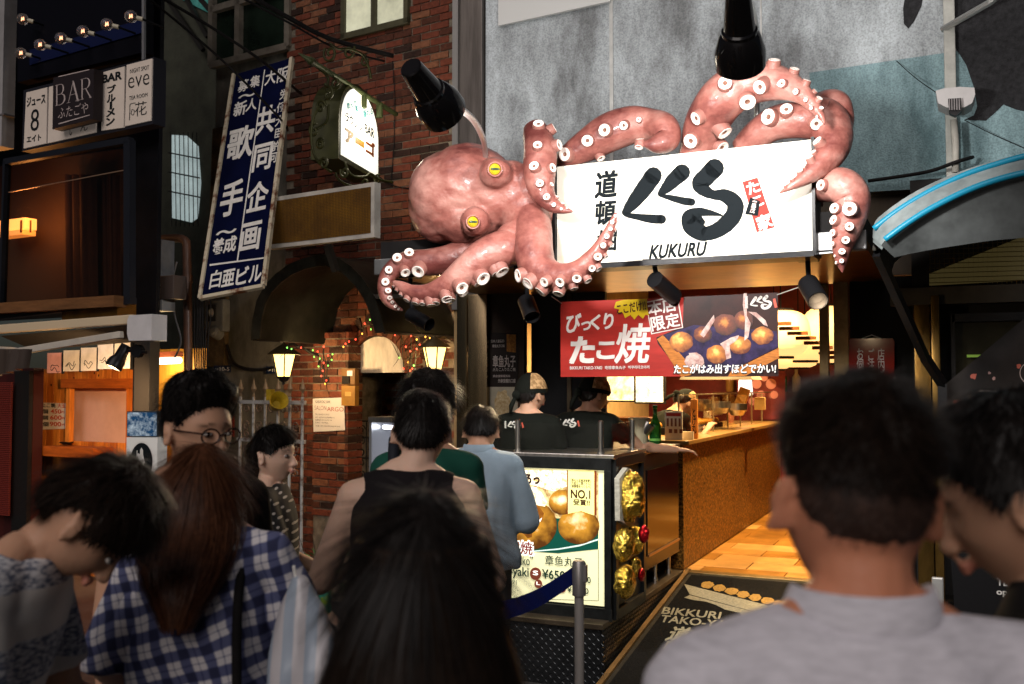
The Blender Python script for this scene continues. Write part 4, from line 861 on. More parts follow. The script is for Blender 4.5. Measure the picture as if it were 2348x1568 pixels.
# gold foil dumpling models on the side of the box
def foil(x, y, rx, ry, dy, m, nm, label, dx=.05, seed=0):
    p = V(*C3(x, y), XB1 + .03 + dx); s = dep(p) / FPX / 4.02
    mb = MB(); mb.ell((0, 0, 0), (ry * s * .60, rx * s * 1.9 * .8 + dy, ry * s), None, 36, 24); me_ = bpy.data.meshes.new(nm)
    o = mb.build(nm, m, smooth=True); a = mesh_co(o.data); out = []
    for v in a:
        V_ = Vector(v); k = 1 + .16 * mnoise.noise(V_ * 16 + Vector((seed, 0, 0))) + .14 * mnoise.noise(V_ * 40 + Vector((seed, 1, 0))) + .07 * mnoise.noise(V_ * 80); out.append(V_ * k + p)
    set_co(o.data, np.array(out)); return tag(o, label, 'food model')
M_foil = mat('gold_foil', hexc('f0d060'), .22, 1., col2=hexc('d8b040'), vscale=12, bump=1.0, bscale=42); M_foilr = mat('red_foil', hexc('a81a20'), .2, .8, bump=.6, bscale=40); M_pale = mat('silver_tape', (.45, .43, .35), .45, .2, bump=.5, bscale=30)
foil(1260, 430, 105, 225, .0, M_foil, 'dumpling_model', 'largest gold foil dumpling model at the top of the counter box side', seed=3)
foil(1200, 870, 88, 150, .0, M_foil, 'dumpling_model', 'middle round gold foil dumpling model on the counter box side', seed=5)
foil(1305, 830, 60, 140, .0, M_foil, 'dumpling_model', 'narrow gold foil dumpling model behind the middle one', .0, seed=9)
foil(1215, 1215, 108, 150, .0, M_foil, 'dumpling_model', 'lowest round gold foil dumpling model on the counter box side', seed=7)
foil(1300, 1080, 55, 95, .0, M_foil, 'dumpling_model', 'small gold foil dumpling model above the lowest one', .0, seed=11)
foil(1390, 770, 34, 85, .0, M_foilr, 'tentacle_model', 'red foil tentacle tip beside the middle gold dumpling', .12, seed=1)
foil(1362, 1150, 36, 60, .0, M_foilr, 'tentacle_model', 'red foil tentacle tip beside the lowest gold dumpling', .10, seed=2)
mb = MB(); q = [V(*C3(*p), XB1 + .03) for p in ((1115, 260), (1190, 160), (1240, 180), (1200, 330), (1150, 640), (1185, 690), (1120, 650))]; mb.prism(q, Vector((.03, 0, 0))); mb.build('tape', M_pale, box)
# glass guard on the box
def glass_fac(nt):
    w = nt.nodes.new('ShaderNodeLayerWeight'); w.inputs[0].default_value = .5; q = nt.nodes.new('ShaderNodeMath'); q.operation = 'POWER'; q.inputs[1].default_value = 5.; nt.links.new(w.outputs['Facing'], q.inputs[0]); r = nt.nodes.new('ShaderNodeMath'); r.operation = 'MULTIPLY_ADD'; r.inputs[1].default_value = .85; r.inputs[2].default_value = .022; nt.links.new(q.outputs[0], r.inputs[0]); return r
M_glass = bpy.data.materials.new('guard_glass'); M_glass.use_nodes = True; nt = M_glass.node_tree; nt.nodes.clear(); o_ = nt.nodes.new('ShaderNodeOutputMaterial'); g1 = nt.nodes.new('ShaderNodeBsdfTransparent'); g2 = nt.nodes.new('ShaderNodeBsdfGlossy'); g2.inputs['Roughness'].default_value = .04; mx_ = nt.nodes.new('ShaderNodeMixShader'); fz = glass_fac(nt)
g1.inputs[0].default_value = (.93, .93, .90, 1); nt.links.new(fz.outputs[0], mx_.inputs[0]); nt.links.new(g1.outputs[0], mx_.inputs[1]); nt.links.new(g2.outputs[0], mx_.inputs[2]); nt.links.new(mx_.outputs[0], o_.inputs[0])
guard = thing('glass_guard', 'low glass guard with steel posts on the counter box', 'glass screen', ((XB0 + XB1) / 2, yb0 + .03, zb1))
gz1 = P(1370, 972, yb0 + .04).z; gy = yb0 + .05
for px in (1187, 1377): 
    x = P(px, 1000, gy).x; mb = MB(); mb.lathe([(.016, zb1 + .018), (.016, gz1 + .015), (.010, gz1 + .02)], Matrix.Translation((x, gy, 0)), 14); mb.lathe([(.024, zb1 + .018), (.024, zb1 + .03)], Matrix.Translation((x, gy, 0)), 14); mb.build('post', M_steel, guard, smooth='auto')
px_ = V(1437, 1000, XB1 - .03); mb = MB(); mb.lathe([(.014, zb1 + .018), (.014, gz1 + .01)], Matrix.Translation((XB1 - .04, yb1 - .08, 0)), 14); mb.build('post', M_steel, guard, smooth='auto')
xg0, xg1, xg2 = XB0 + .02, P(1187, 1000, gy).x, P(1377, 1000, gy).x
for (a, c) in ((xg0, xg1 - .018), (xg1 + .018, xg2 - .018)): mb = MB(); mb.box(((a + c) / 2, gy, (zb1 + .03 + gz1) / 2), (c - a, .006, gz1 - zb1 - .03)); mb.build('pane', M_glass, guard)
mb = MB(); mb.box((XB1 - .04, (gy + yb1) / 2, (zb1 + .03 + gz1) / 2), (.006, yb1 - gy - .15, gz1 - zb1 - .03)); mb.build('pane', M_glass, guard)
# black cabinet on legs behind the box
cab = thing('black_cabinet', 'black cabinet on short steel legs beside the counter box', 'cabinet', (XC - .3, 6.6, ZF))
zc1 = zb1 - .03
mb = MB(); mb.box((XC - .30, 6.60, (ZF + .14 + zc1) / 2), (.58, .98, zc1 - ZF - .14), bev=.006); mb.build('carcass', mat('cab_black', (.010, .009, .009), .3), cab)
mb = MB(); mb.box((XC + .004, 6.60, (ZF + .14 + zc1) / 2), (.02, .78, zc1 - ZF - .34), bev=.004); mb.build('door', mat('cab_door', (.004, .004, .004), .12), cab)
mb = MB(); mb.box((XC + .018, 6.60, ZF + .245), (.012, .78, .014)); mb.build('handle_strip', mat('strip_copper', (.35, .2, .1), .35, .8), cab)
mb = MB(); mb.box((XC - .30, 6.60, zc1 + .012), (.60, 1.0, .024), bev=.004); mb.build('top', M_steeldark, cab)
for y in (6.25, 6.6, 6.95): mb = MB(); mb.lathe([(.022, ZF), (.022, ZF + .03), (.014, ZF + .04), (.014, ZF + .15)], Matrix.Translation((XC - .05, y, 0)), 12); mb.build('leg', M_steel, cab)
# long speckled counter
lc = thing('long_counter', 'long speckled gold stone counter running into the stall', 'counter', (XC - .3, 9.2, ZF))
ly0, ly1 = 7.18, 11.6; lz = ZF + .90
mspk = mat('gold_speckle', hexc('3c260a'), .42, .35, col2=hexc('b07c34'), vscale=55, thr=(.42, .66), bump=.15, bscale=90, detail=8)
mb = MB(); mb.box((XC - .3, (ly0 + ly1) / 2, (ZF + lz) / 2), (.6, ly1 - ly0, lz - ZF)); mb.build('face', mspk, lc)
mb = MB(); mb.box((XC - .28, (ly0 + ly1) / 2, lz + .015), (.66, ly1 - ly0 + .04, .03), bev=.004); mb.build('top', mat('counter_top', hexc('8a6a3a'), .3, var=.2), lc)
gl = thing('counter_glass', 'row of glass panes along the long counter', 'glass screen', (XC - .1, 9.2, lz))
for i in range(7):
    y0 = ly0 + .35 + i * .6; mb = MB(); mb.box((XC - .12, y0 + .29, lz + .03 + .16), (.006, .57, .32)); mb.build('pane', M_glass, gl)
    mb = MB(); mb.box((XC - .12, y0, lz + .03 + .16), (.012, .010, .33)); mb.build('post', mat('post_brass', (.30, .24, .14), .35, .8), gl)
mb = MB(); mb.box((XC - .12, ly0 + .35 + 2.1, lz + .36), (.014, 4.2, .010)); mb.build('rail', MATS['post_brass'], gl)
# things on the counters
def bottle(p, h, r, m, label):
    mb = MB(); mb.lathe([(r * .9, 0), (r, .01), (r, h * .52), (r * .8, h * .62), (r * .38, h * .74), (r * .34, h * .93), (r * .42, h * .94), (r * .42, h), (0, h)], Matrix.Translation(p), 18, cap=True); o = mb.build('bottle', m, smooth='auto'); return o
pb = P(1502, 1052, 6.35); pb.z = zc1 + .024
b1 = thing('glass_bottle', 'green glass bottle standing on the black cabinet', 'bottle', pb)
o = bottle(pb, .29, .038, mat('green_glass', (.02, .16, .03), .08, trans=.5, ior=1.3), ''); o.name = 'body'; setpar(o, b1)
mb = MB(); mb.lathe([(.0392, .06), (.0392, .075)], Matrix.Translation(pb), 18, cap=False); mb.build('label_band', mat('band_green', (.2, .5, .1), .4), b1)
pc = P(1465, 1052, 6.3); pc.z = zc1 + .024
mb = MB(); mb.lathe([(.055, 0), (.068, .20), (.071, .20), (.071, .21), (.064, .21), (.052, .01), (0, .01)], Matrix.Translation(pc), 22, cap=False); o = mb.build('container', mat('cloudy_plastic', (.62, .55, .36), .35, trans=.15), smooth='auto'); tag(o, 'cloudy plastic container left of the green bottle', 'container')
p = P(1548, 990, 7.05); p.z = lz + .03
mc = thing('menu_card', 'white menu card with red heading on the long counter end', 'menu', p)
CF = Fr((p.x, 7.28, p.z)); mb = MB(); a = CF.uv(1525, 990)[0]; b = CF.uv(1565, 990)[0]; CF.upoly(mb, [(a, 0), (b, 0), (b, .21), (a, .21)], 0, .012); mb.build('card', mat('card_white', (.72, .66, .55), .5), mc)
mb = MB(); CF.upoly(mb, [(a + .01, .175), (b - .01, .175), (b - .01, .2), (a + .01, .2)], .0125, .001); mb.build('heading', mat('card_red', hexc('a02418'), .5), mc)
mb = MB()
for i in range(4): CF.upoly(mb, [(a + .015 + i * .03, .10), (a + .03 + i * .03, .10), (a + .03 + i * .03, .16), (a + .015 + i * .03, .16)], .0125, .001)
for i in range(3): CF.upoly(mb, [(a + .03 + i * .04, .05), (a + .055 + i * .04, .05), (a + .055 + i * .04, .08), (a + .03 + i * .04, .08)], .0125, .001)
mb.build('print', mat('card_print', hexc('7a4a3a'), .5), mc)
p = P(1592, 1000, 7.5); p.z = lz + .03
mb = MB(); mb.box((p.x, 7.5, p.z + .15), (.05, .03, .30), bev=.004); o = mb.build('wooden_tag', mat('tag_wood', hexc('c07a30'), .5, var=.25, stretch=(8, 8, 1)), None)
tg = thing('wooden_marker', 'upright wooden marker with brush characters on the long counter', 'sign', (p.x, 7.5, p.z)); o.name = 'board'; setpar(o, tg); o.location = (0, 0, 0)
TF = Fr((p.x, 7.484, p.z)); c = TF
mb = MB(); vs, fs = text_mesh('と\nけ\n丸', .02); 
TF2 = TF; ptsx = [TF2.pt((v[0]) * .035, .14 + (v[1] + .4) * .075, .001) for v in vs]; mb.add(ptsx, fs); mb.build('lettering', M_ink, tg, fix=False)
mb = MB(); q = P(1570, 1000, 7.35); mb.box((q.x, 7.35, lz + .06), (.13, .02, .06)); o = mb.build('notice_card', mat('card_white2', (.7, .62, .48), .5)); tag(o, 'small white notice card beside the wooden marker', 'card')
# stainless cups, griddle pans on the counter rear
gr = thing('griddle', 'takoyaki griddle behind the counter glass', 'griddle', (XC - .32, 8.6, lz + .03))
mb = MB(); mb.box((XC - .36, 8.7, lz + .06), (.34, 1.5, .06), bev=.005); mb.build('plate', M_blackmatte, gr)
dm = MB(); dm.ell((0, 0, 0), (.026, .026, .026), None, 10, 7); o = dm.build('dumpling', mat('dumpling_skin', hexc('b07828'), .4, var=.3, vscale=40), smooth=True); dmd = o.data; bpy.data.objects.remove(o)
for i in range(20):
    for j in range(4):
        o = bpy.data.objects.new('dumpling', dmd); COL.objects.link(o); setpar(o, gr); o.location = (XC - .49 + j * .085, 8.0 + i * .073, lz + .105)
# back kitchen: lit menu boards, paper strips, hood, shelf clutter
def lit_board(x0, x1, y0, y1, k, m, label):
    F_ = Fr((0, k, 0)); a, t = F_.uv(x0, y0); b, bt = F_.uv(x1, y1); th = thing('picture_board', label, 'menu', ((a + b) / 2, k, bt), 'lit picture boards in the stall')
    mb = MB(); F_.upoly(mb, [(a, bt), (b, bt), (b, t), (a, t)], 0, .004); mb.build('sheet', m, th)
    mb = MB(); mb.box(((a + b) / 2, k + .03, (t + bt) / 2), (b - a + .03, .05, t - bt + .03)); mb.build('case', M_blackmatte, th)
mlb = mat('lit_photo', hexc('a88a4a'), .4, col2=hexc('fdf3d8'), vscale=9, thr=(.32, .6), emit=.85, detail=7); mlb2 = mat('lit_photo_cool', hexc('7a8a78'), .4, col2=hexc('f4f8f0'), vscale=10, thr=(.32, .6), emit=.95, detail=7)
lit_board(1386, 1453, 790, 918, 9.0, mlb, 'lit yellow picture board behind the middle worker')
lit_board(1457, 1520, 790, 922, 9.0, mlb2, 'lit pale picture board right of the yellow one')
ps = MB(); F_ = Fr((0, 8.6, 0)); a, t = F_.uv(1285, 860); b, bt = F_.uv(1345, 955); F_.upoly(ps, [(a, bt), (b, bt), (b, t), (a, t)], 0, .01); o = ps.build('paper_menu', mat('paper_menu', (.66, .55, .38), .6)); tag(o, 'cream paper price list on the wall between the two workers', 'menu')
mb = MB()
for i in range(5):
    x = 1293 + i * 11; F_.text('たこ焼', x, 880 + (i % 2) * 4, 5, 26, M_ink, into=mb, l=.012); F_.text('百円', x, 925, 5, 18, M_ink, into=mb, l=.012)
o2 = mb.build('lettering', M_ink, o, fix=False)
mb = MB(); mb.box((-2.75, 8.2, ZF + .45), (.9, .6, .9), bev=.01); o = mb.build('kitchen_bench', mat('bench_steel', (.32, .29, .24), .35, .8)); tag(o, 'steel kitchen bench behind the workers', 'bench')
mb = MB(); q = P(1640, 870, 9.4); mb.prism([q + Vector((-.35, 0, 0)), q + Vector((.35, 0, 0)), q + Vector((.2, 0, .22)), q + Vector((-.2, 0, .22))], Vector((0, .5, 0))); o = mb.build('range_hood', mat('hood_steel', (.62, .56, .46), .35, .7)); tag(o, 'pale steel range hood above the bent worker', 'hood')
F_ = Fr((0, 11.9, 0))
rp = thing('mural_panel', 'red wall panel with pale sucker circles at the back of the stall', 'panel', F_.hit(1735, 930))
mb = MB(); F_.poly(mb, [(1690, 840), (1800, 835), (1800, 960), (1690, 965)], 0, .02); mb.build('board', M_redwall, rp)
mb = MB()
for (x, y, r) in ((1735, 880, 11), (1752, 865, 9), (1768, 880, 12), (1745, 905, 10), (1775, 905, 9), (1725, 920, 9)): F_.disc(mb, x, y, r, r, .021, .002)
mb.build('print', mat('print_pink', (.5, .2, .17), .5), rp)
mb = MB(); F_.poly(mb, [(1695, 850), (1722, 850), (1727, 905), (1693, 915)], .024, .01); mb.build('screen', mat('white_screen', (.8, .85, 1), .4, emit=.8), rp)
clutter = [('wooden_board', 1700, 915, 'pale wooden board leaning on the rear counter', hexc('c79a58')), ('paper_box', 1742, 925, 'cream paper box on the rear counter', hexc('d8b878'))]
for (nm, x, y, lab, cc) in clutter:
    q = Q(x, y, 9.6); mb = MB(); mb.box(q, (.10, .06, .22 if 'board' in nm else .12), Matrix.Rotation(R(20 if 'board' in nm else 0), 3, 'Y'), bev=.006); tag(mb.build(nm, mat(nm + '_m', cc, .6, var=.2)), lab, 'board' if 'board' in nm else 'box')
for i, (x, y, r) in enumerate(((1650, 935, .10), (1690, 940, .09), (1610, 930, .08))):
    q = Q(x, y, 9.2); mb = MB(); mb.lathe([(r * .6, -.05), (r, .0), (r, .06), (r * .96, .06), (r * .9, .0), (0, -.03)], Matrix.Translation(q), 18, cap=False); tag(mb.build('cooking_pan', M_steel, smooth='auto'), ['steel pan on the rear shelf nearest the mural', 'steel pan on the rear shelf next to the paper box', 'steel pan on the rear shelf beside the bent worker'][i], 'pan')
# shelf that carries them
q = Q(1670, 950, 9.5); q.x = XC - 1.1; mb = MB(); mb.box((q.x, q.y, q.z - .06), (.9, .5, .04)); mb.box((q.x, q.y, (q.z - .08 + .1) / 2), (.8, .4, q.z - .08 - .1)); o = mb.build('rear_counter', M_wooddark); tag(o, 'dark wooden rear counter behind the glass panes', 'counter')
# poster on the board by the steel pier
PFm = Fr((0, 6.955, 0)); po = thing('wall_poster', 'black dumpling poster with white characters beside the steel pier', 'poster', PFm.hit(1155, 985))
def ppoly(px, l, m): mb = MB(); PFm.poly(mb, px, l, .0015); return mb.build('print', m, po)
ppoly([(1123, 762), (1187, 764), (1187, 886), (1123, 886)], .002, mat('poster_black', (.02, .012, .010), .4)); ppoly([(1123, 887), (1187, 887), (1187, 1010), (1123, 1010)], .002, mat('poster_cream', (.45, .40, .30), .5, var=.2, vscale=8))
ppoly([(1162, 766), (1183, 767), (1183, 808), (1162, 806)], .004, mat('poster_photo', hexc('8a4a18'), .4, col2=hexc('e0a040'), vscale=50))
disc = MB(); PFm.disc(disc, 1152, 925, 18, 30, .004, .001, 24, .12); disc.build('print', mat('poster_food', hexc('b08a50'), .4, col2=hexc('e8d8b0'), vscale=40), po)
for s_, x, y, w, h in (('章鱼丸子', 1156, 828, 52, 28), ('大たこ入りたこ焼', 1156, 847, 52, 8), ('日本人最爱的', 1141, 782, 30, 7), ('章鱼丸子口味', 1143, 793, 28, 7), ('来自道顿堀美味', 1150, 862, 40, 6), ('外酥里糯的口感', 1162, 873, 40, 9)): PFm.text(s_, x, y, w, h, MW, 'lettering', po, .004, .02)
# red notice on the dark front
RF = Fr((0, 7.05, 0)); rn = thing('red_notice', 'glossy red hanging notice with white vertical characters', 'sign', RF.hit(1998, 900))
mb = MB(); RF.poly(mb, [(1946, 782), (1950, 776), (2046, 776), (2050, 782), (2050, 905), (1946, 905)], 0, .008); mb.build('board', mat('notice_red', hexc('7a1810'), .15), rn)
for s_, x in (('店\n内\nで\nの', 2020), ('ご\n注\n文\nは', 1997), ('お\n伺\nい\n致', 1972)): RF.text(s_, x, 848, 16, 98, MW, 'lettering', rn, .011, .01)
mb = MB(); mb.tube([RF.hit(1965, 780), RF.hit(1998, 768), RF.hit(2030, 780)], .003, 5); mb.build('string', M_white, rn)
# floor mat
ramp_n = Vector((0, RY1 - RY0, rz1 - rz0)).normalized()
MT = Fr((XC, RY0, rz0 + .008), (1, 0, 0), ramp_n)
tm = thing('floor_mat', 'black printed doormat on the ramp into the stall', 'mat', MT.hit(1620, 1450))
a = MT.uv(1560, 1318)[1]; x0, x1 = .10, 1.55
mb = MB(); MT.upoly(mb, [(x0, .15), (x1, .15), (x1, a), (x0, a)], 0, .008); mb.build('sheet', mat('mat_black', (.008, .008, .008), .9, spec=.05, var=.5, vscale=60, bump=.3, bscale=120), tm)
mpr = mat('mat_print', hexc('8f8a74'), .85, var=.35, vscale=70)
def CM(x, y): return ((1450 + x / 2.085) / 1.3084, (1300 + y / 2.085) / 1.3084)
mb = MB(); MT.poly(mb, [CM(*p) for p in ((1255, 1035), (1290, 1020), (1780, 1150), (1945, 1100), (1990, 1110), (1960, 1160), (1850, 1190), (1800, 1240), (1720, 1200), (1640, 1180), (1600, 1130), (1510, 1110), (1450, 1080), (1390, 1060), (1310, 1050))], .009, .001); mb.build('print', mpr, tm)
mb = MB(); MT.poly(mb, [CM(*p) for p in ((1255, 950), (1780, 1085), (1780, 1148), (1290, 1015))], .009, .001); MT.poly(mb, [CM(*p) for p in ((1786, 1085), (2000, 1060), (2000, 1090), (1786, 1148))], .009, .001); mb.build('print', mpr, tm)
mb = MB()
for i in range(7):
    x, y = 1400 + i * 75, 955 + i * 20; MT.disc(mb, *CM(x, y), 15, 8, .009, .001, 20, .12)
mb.build('print', mat('mat_print_gold', hexc('9c7838'), .85, var=.4, vscale=70), tm)
MT.text('BIKKURI', *CM(1300, 1133), 385 / 2.728, 44 / 2.728, mpr, 'lettering', tm, .0105, .02, slant=-.1); MT.text('TAKO-YAKI', *CM(1350, 1190), 520 / 2.728, 46 / 2.728, mpr, 'lettering', tm, .0105, .02, slant=-.1)
mb = MB()
for st_ in ([(1465, 1275, 40), (1400, 1300, 34), (1330, 1340, 26), (1275, 1365, 14), (1300, 1390, 14), (1400, 1400, 22)], [(1620, 1290, 38), (1560, 1315, 30), (1500, 1345, 16), (1560, 1365, 14), (1650, 1375, 22)], [(1790, 1315, 40), (1730, 1345, 40), (1700, 1370, 36)]): MT.stroke(mb, [(*CM(x, y), w / 2.728) for x, y, w in st_], .009, .001)
mb.build('brush_lettering', mpr, tm, fix=False)
for ch, x, y in (('道', 1225, 1265), ('頓', 1190, 1350), ('堀', 1150, 1435)): MT.text(ch, *CM(x, y), 130 / 2.728, 95 / 2.728, mpr, 'lettering', tm, .0105, .03)
# stanchion with blue belt
sp = Q(1327, 1285, 4.2); 
stn = thing('stanchion', 'steel queue stanchion with blue belt in front of the menu', 'stanchion', (sp.x, sp.y, 0))
mb = MB(); mb.lathe([(.16, 0), (.16, .02), (.05, .04), (.02, .06), (.02, sp.z - .14)], Matrix.Translation((sp.x, sp.y, 0)), 24); mb.build('post', mat('post_steel', (.5, .47, .44), .35, .25), stn, smooth='auto')
mb = MB(); mb.lathe([(.029, sp.z - .145), (.029, sp.z - .01), (.022, sp.z)], Matrix.Translation((sp.x, sp.y, 0)), 24); mb.box((sp.x + .03, sp.y - .005, sp.z - .05), (.014, .02, .07)); mb.build('belt_head', mat('head_steel', (.42, .40, .38), .4, .6), stn, smooth='auto')
e = Q(1100, 1400, 3.55); mb = MB(); A = Vector((sp.x - .03, sp.y, sp.z - .03)); A2 = A - Vector((0, 0, .075)); e.z = sp.z - .045; e2 = e - Vector((0, 0, .07)); d = Vector((.0, -.002, 0)); n_ = 10; vs = []
for i in range(n_ + 1):
    t = i / n_; sag = Vector((0, 0, -.03 * math.sin(math.pi * t))); vs += [A.lerp(e, t) + sag, A2.lerp(e2, t) + sag]
mb.add(vs, [(2 * i, 2 * i + 1, 2 * i + 3, 2 * i + 2) for i in range(n_)]); mb.build('belt', mat('belt_blue', hexc('12309a'), .55, var=.15, vscale=30, bump=.2, bscale=200), stn, fix=False)
st2 = thing('stanchion', 'steel queue stanchion hidden behind the long-haired woman', 'stanchion', (e.x, e.y, 0))
mb = MB(); mb.lathe([(.16, 0), (.16, .02), (.05, .04), (.02, .06), (.02, sp.z - .14)], Matrix.Translation((e.x, e.y, 0)), 24); mb.build('post', mat('post_steel', (.5, .47, .44), .35, .25), st2, smooth='auto')
mb = MB(); mb.lathe([(.029, sp.z - .145), (.029, sp.z - .01), (.022, sp.z)], Matrix.Translation((e.x, e.y, 0)), 24); mb.build('belt_head', MATS['head_steel'], st2, smooth='auto')
# ================================================================ bar building on the far left
A_L = R(-5.5); EXL = Vector((math.cos(A_L), math.sin(A_L), 0)); L0 = Q(345, 885, 8.0); L0.z = 0
FL = Fr(L0, EXL); NL = FL.n
def FLl(l): return Fr(FL.pt(0, 0, l), EXL)
bar = thing('bar_building', 'dark narrow building with stacked bar signs at the left edge', 'building', FL.pt(-.8, 0, -.1))
def lpoly(fr, px, l, th, m, nm, parent): mb = MB(); fr.poly(mb, px, l, th); return mb.build(nm, m, parent)
M_dark = mat('facade_black', (.006, .006, .008), .5, var=.4, spec=.15)
def lrect(fr, x0, x1, y0, y1, l, th, m, nm, parent, bev=0.):
    u0, _ = fr.uv(x0, (y0 + y1) / 2); u1, _ = fr.uv(x1, (y0 + y1) / 2); _, v1 = fr.uv((x0 + x1) / 2, y0); _, v0 = fr.uv((x0 + x1) / 2, y1)
    mb = MB(); mb.box(fr.pt((u0 + u1) / 2, (v0 + v1) / 2, l + th / 2), (u1 - u0, th, v1 - v0), Matrix.Rotation(math.atan2(fr.ex.y, fr.ex.x), 3, 'Z'), bev); return mb.build(nm, m, parent)
# upper wall
u0, u1 = FL.uv(-330, 500)[0], FL.uv(360, 500)[0]
u1b = FLl(-.6).uv(356, 500)[0]
mb = MB(); mb.prism([FL.pt(u0, 2.35, -.5), FL.pt(u1b, 2.35, -.5), FL.pt(u1b, 7, -.5), FL.pt(u0, 7, -.5)], -NL * .1)
mb.prism([FL.pt(u1 - .28, 0, -.02), FL.pt(u1 - .02, 0, -.02), FL.pt(u1 - .02, 7, -.02), FL.pt(u1 - .28, 7, -.02)], -NL * .04)
mb.build('wall', M_dark, bar)
lrect(FL, -160, 60, -80, 366, .10, .12, mat('pale_cladding', (.30, .29, .29), .6, var=.25, vscale=2, bump=.05), 'pale_cladding', bar)
lrect(FL, -160, 62, 296, 300, .12, .105, mat('cladding_joint', (.12, .11, .11), .6), 'cladding_joint', bar)
lrect(FL, -160, 9, -80, 366, .22, .03, mat('cladding_blue', (.30, .42, .55), .5), 'cladding_edge', bar)
M_blueblack = mat('marquee_blue', (.004, .008, .045), .45, spec=.2)
mqx = lpoly(FLl(.10), [(64, -30), (352, -90), (352, 128), (64, 196)], 0, .10, mat('marquee_black', (.003, .003, .006), .5, spec=.1), 'marquee', bar)
lpoly(FLl(.203), [(70, 150), (330, 75), (330, 45), (70, 115)], 0, .01, M_blueblack, 'marquee_band', bar)
lpoly(FLl(.1), [(355, 0), (360, 0), (360, 200), (355, 200)], .11, .02, mat('edge_pale', (.25, .25, .26), .4, .5), 'corner_trim', bar)
# filament bulbs, each a thing
M_bglass = mat('bulb_clear', (.9, .85, .8), .03, trans=.92, ior=1.25); M_fil = mat('filament', (1, .6, .3), .5, emit=3.0, ecol=(1, .45, .25)); M_cream = mat('socket_cream', (.55, .50, .38), .5)
bl = [(52, 44), (48, 122), (92, 103), (140, 88), (190, 72), (245, 56), (300, 38)]
for i, (x, y) in enumerate(bl):
    fr = FLl(.42 if i > 1 else .34); c = fr.hit(x, y)
    lab = ['clear round bulb at the top of the pale wall strip', 'clear round bulb lower on the pale wall strip', 'clear round bulb on the black marquee, first from the left', 'clear round bulb on the black marquee, second from the left', 'clear round bulb on the black marquee, middle of five', 'clear round bulb on the black marquee, fourth from the left', 'clear round bulb on the black marquee, fifth and rightmost'][i]
    th = thing('filament_bulb', lab, 'bulb', c, 'round bulbs on the bar front')
    mb = MB(); mb.ell(c, (.048, .048, .048), None, 18, 12); mb.build('globe', M_bglass, th, smooth=True)
    mb = MB(); mb.tube([c + Vector((-.012, 0, -.01)), c + Vector((-.008, 0, .014)), c + Vector((0, 0, -.006)), c + Vector((.008, 0, .014)), c + Vector((.012, 0, -.01))], .003, 5); mb.build('filament', M_fil, th)
    b = c + EXL * .075 - Vector((0, 0, .02)) - NL * .05; ax = (b - c).normalized()
    mb = MB(); mb.tube([c + ax * .035, b], .018, 12); mb.build('socket', M_cream, th, smooth='auto')
    mb = MB(); mb.tube([b, b - NL * (.20 if i > 1 else .12)], .009, 8); mb.build('stem', M_black, th)
# sign strip
M_signcream = mat('sign_cream', (.62, .53, .45), .5, var=.06, emit=.06, ecol=(.9, .75, .66))
S1 = FLl(.24)
fb = lpoly(S1, [(54, 207), (353, 130), (351, 284), (50, 347)], -.12, .12, mat('sign_case', (.012, .012, .018), .5), 'sign_case', bar)
def bsign(px, label, l=.0):
    th = thing('bar_sign', label, 'sign', S1.hit(*px[3]), 'bar signs in a row'); lpoly(S1, px, l, .012, M_signcream, 'panel', th); return th
s = bsign([(63, 213), (111, 201), (109, 329), (57, 341)], 'cream bar sign with a large 8 at the left end of the row')
St = S1
for t, x, y, w, h in (('ジュース', 86, 231, 42, 21), ('8', 83, 276, 19, 50), ('エイト', 81, 318, 32, 14)): St.text(t, x, y, w, h, M_ink, 'lettering', s, .0145, .035 if t != '8' else .0)
s = bsign([(115, 200), (224, 173), (222, 304), (112, 329)], 'cream bar sign mostly hidden behind the dark projecting sign')
St.text('ん', 196, 292, 17, 18, M_ink, 'lettering', s, .0145, .0); St.text('し', 166, 300, 5, 22, M_ink, 'lettering', s, .0145, .01)
s = bsign([(237, 167), (288, 153), (286, 293), (235, 300)], 'cream vertical bar sign third in the row, BAR on top')
St.text('BAR', 260, 178, 44, 18, M_ink, 'lettering', s, .0145, .04)
for ch, y in (('ブ', 205), ('ル', 226), ('｜', 243), ('メ', 259), ('ン', 279)): St.text(ch, 259 - (y - 205) * .04, y, 3 if ch == '｜' else 19, 17, M_ink, 'lettering', s, .0145, .04)
s = bsign([(293, 150), (351, 135), (348, 277), (289, 290)], 'cream night spot sign at the right end of the row')
for t, x, y, w, h, o_ in (('NIGHT SPOT', 323, 160, 43, 10, .0), ('eve', 321, 187, 48, 25, -.01), ('TEA ROOM', 320, 222, 42, 9, .0), ('花', 326, 250, 27, 32, -.005)): St.text(t, x, y, w, h, M_ink, 'lettering', s, .0145, o_)
mb = MB(); St.stroke(mb, [(300, 276, .7), (301, 255, .7), (302, 240, .7), (314, 237, .7)], .0145, .0006); St.stroke(mb, [(306, 252, .6), (304, 262, .6), (309, 264, .6), (311, 254, .6), (306, 252, .6)], .0145, .0006); mb.build('lettering', M_ink, s, fix=False)
S2 = FLl(.36); s = thing('bar_sign', 'dark projecting box sign with pale BAR lettering over the cream row', 'sign', S2.hit(122, 295), 'bar signs in a row')
lpoly(S2, [(122, 178), (215, 157), (213, 273), (120, 296)], -.09, .09, mat('sign_darkbox', (.018, .012, .014), .5), 'case', s)
mpale = mat('lettering_pale', (.48, .40, .38), .5)
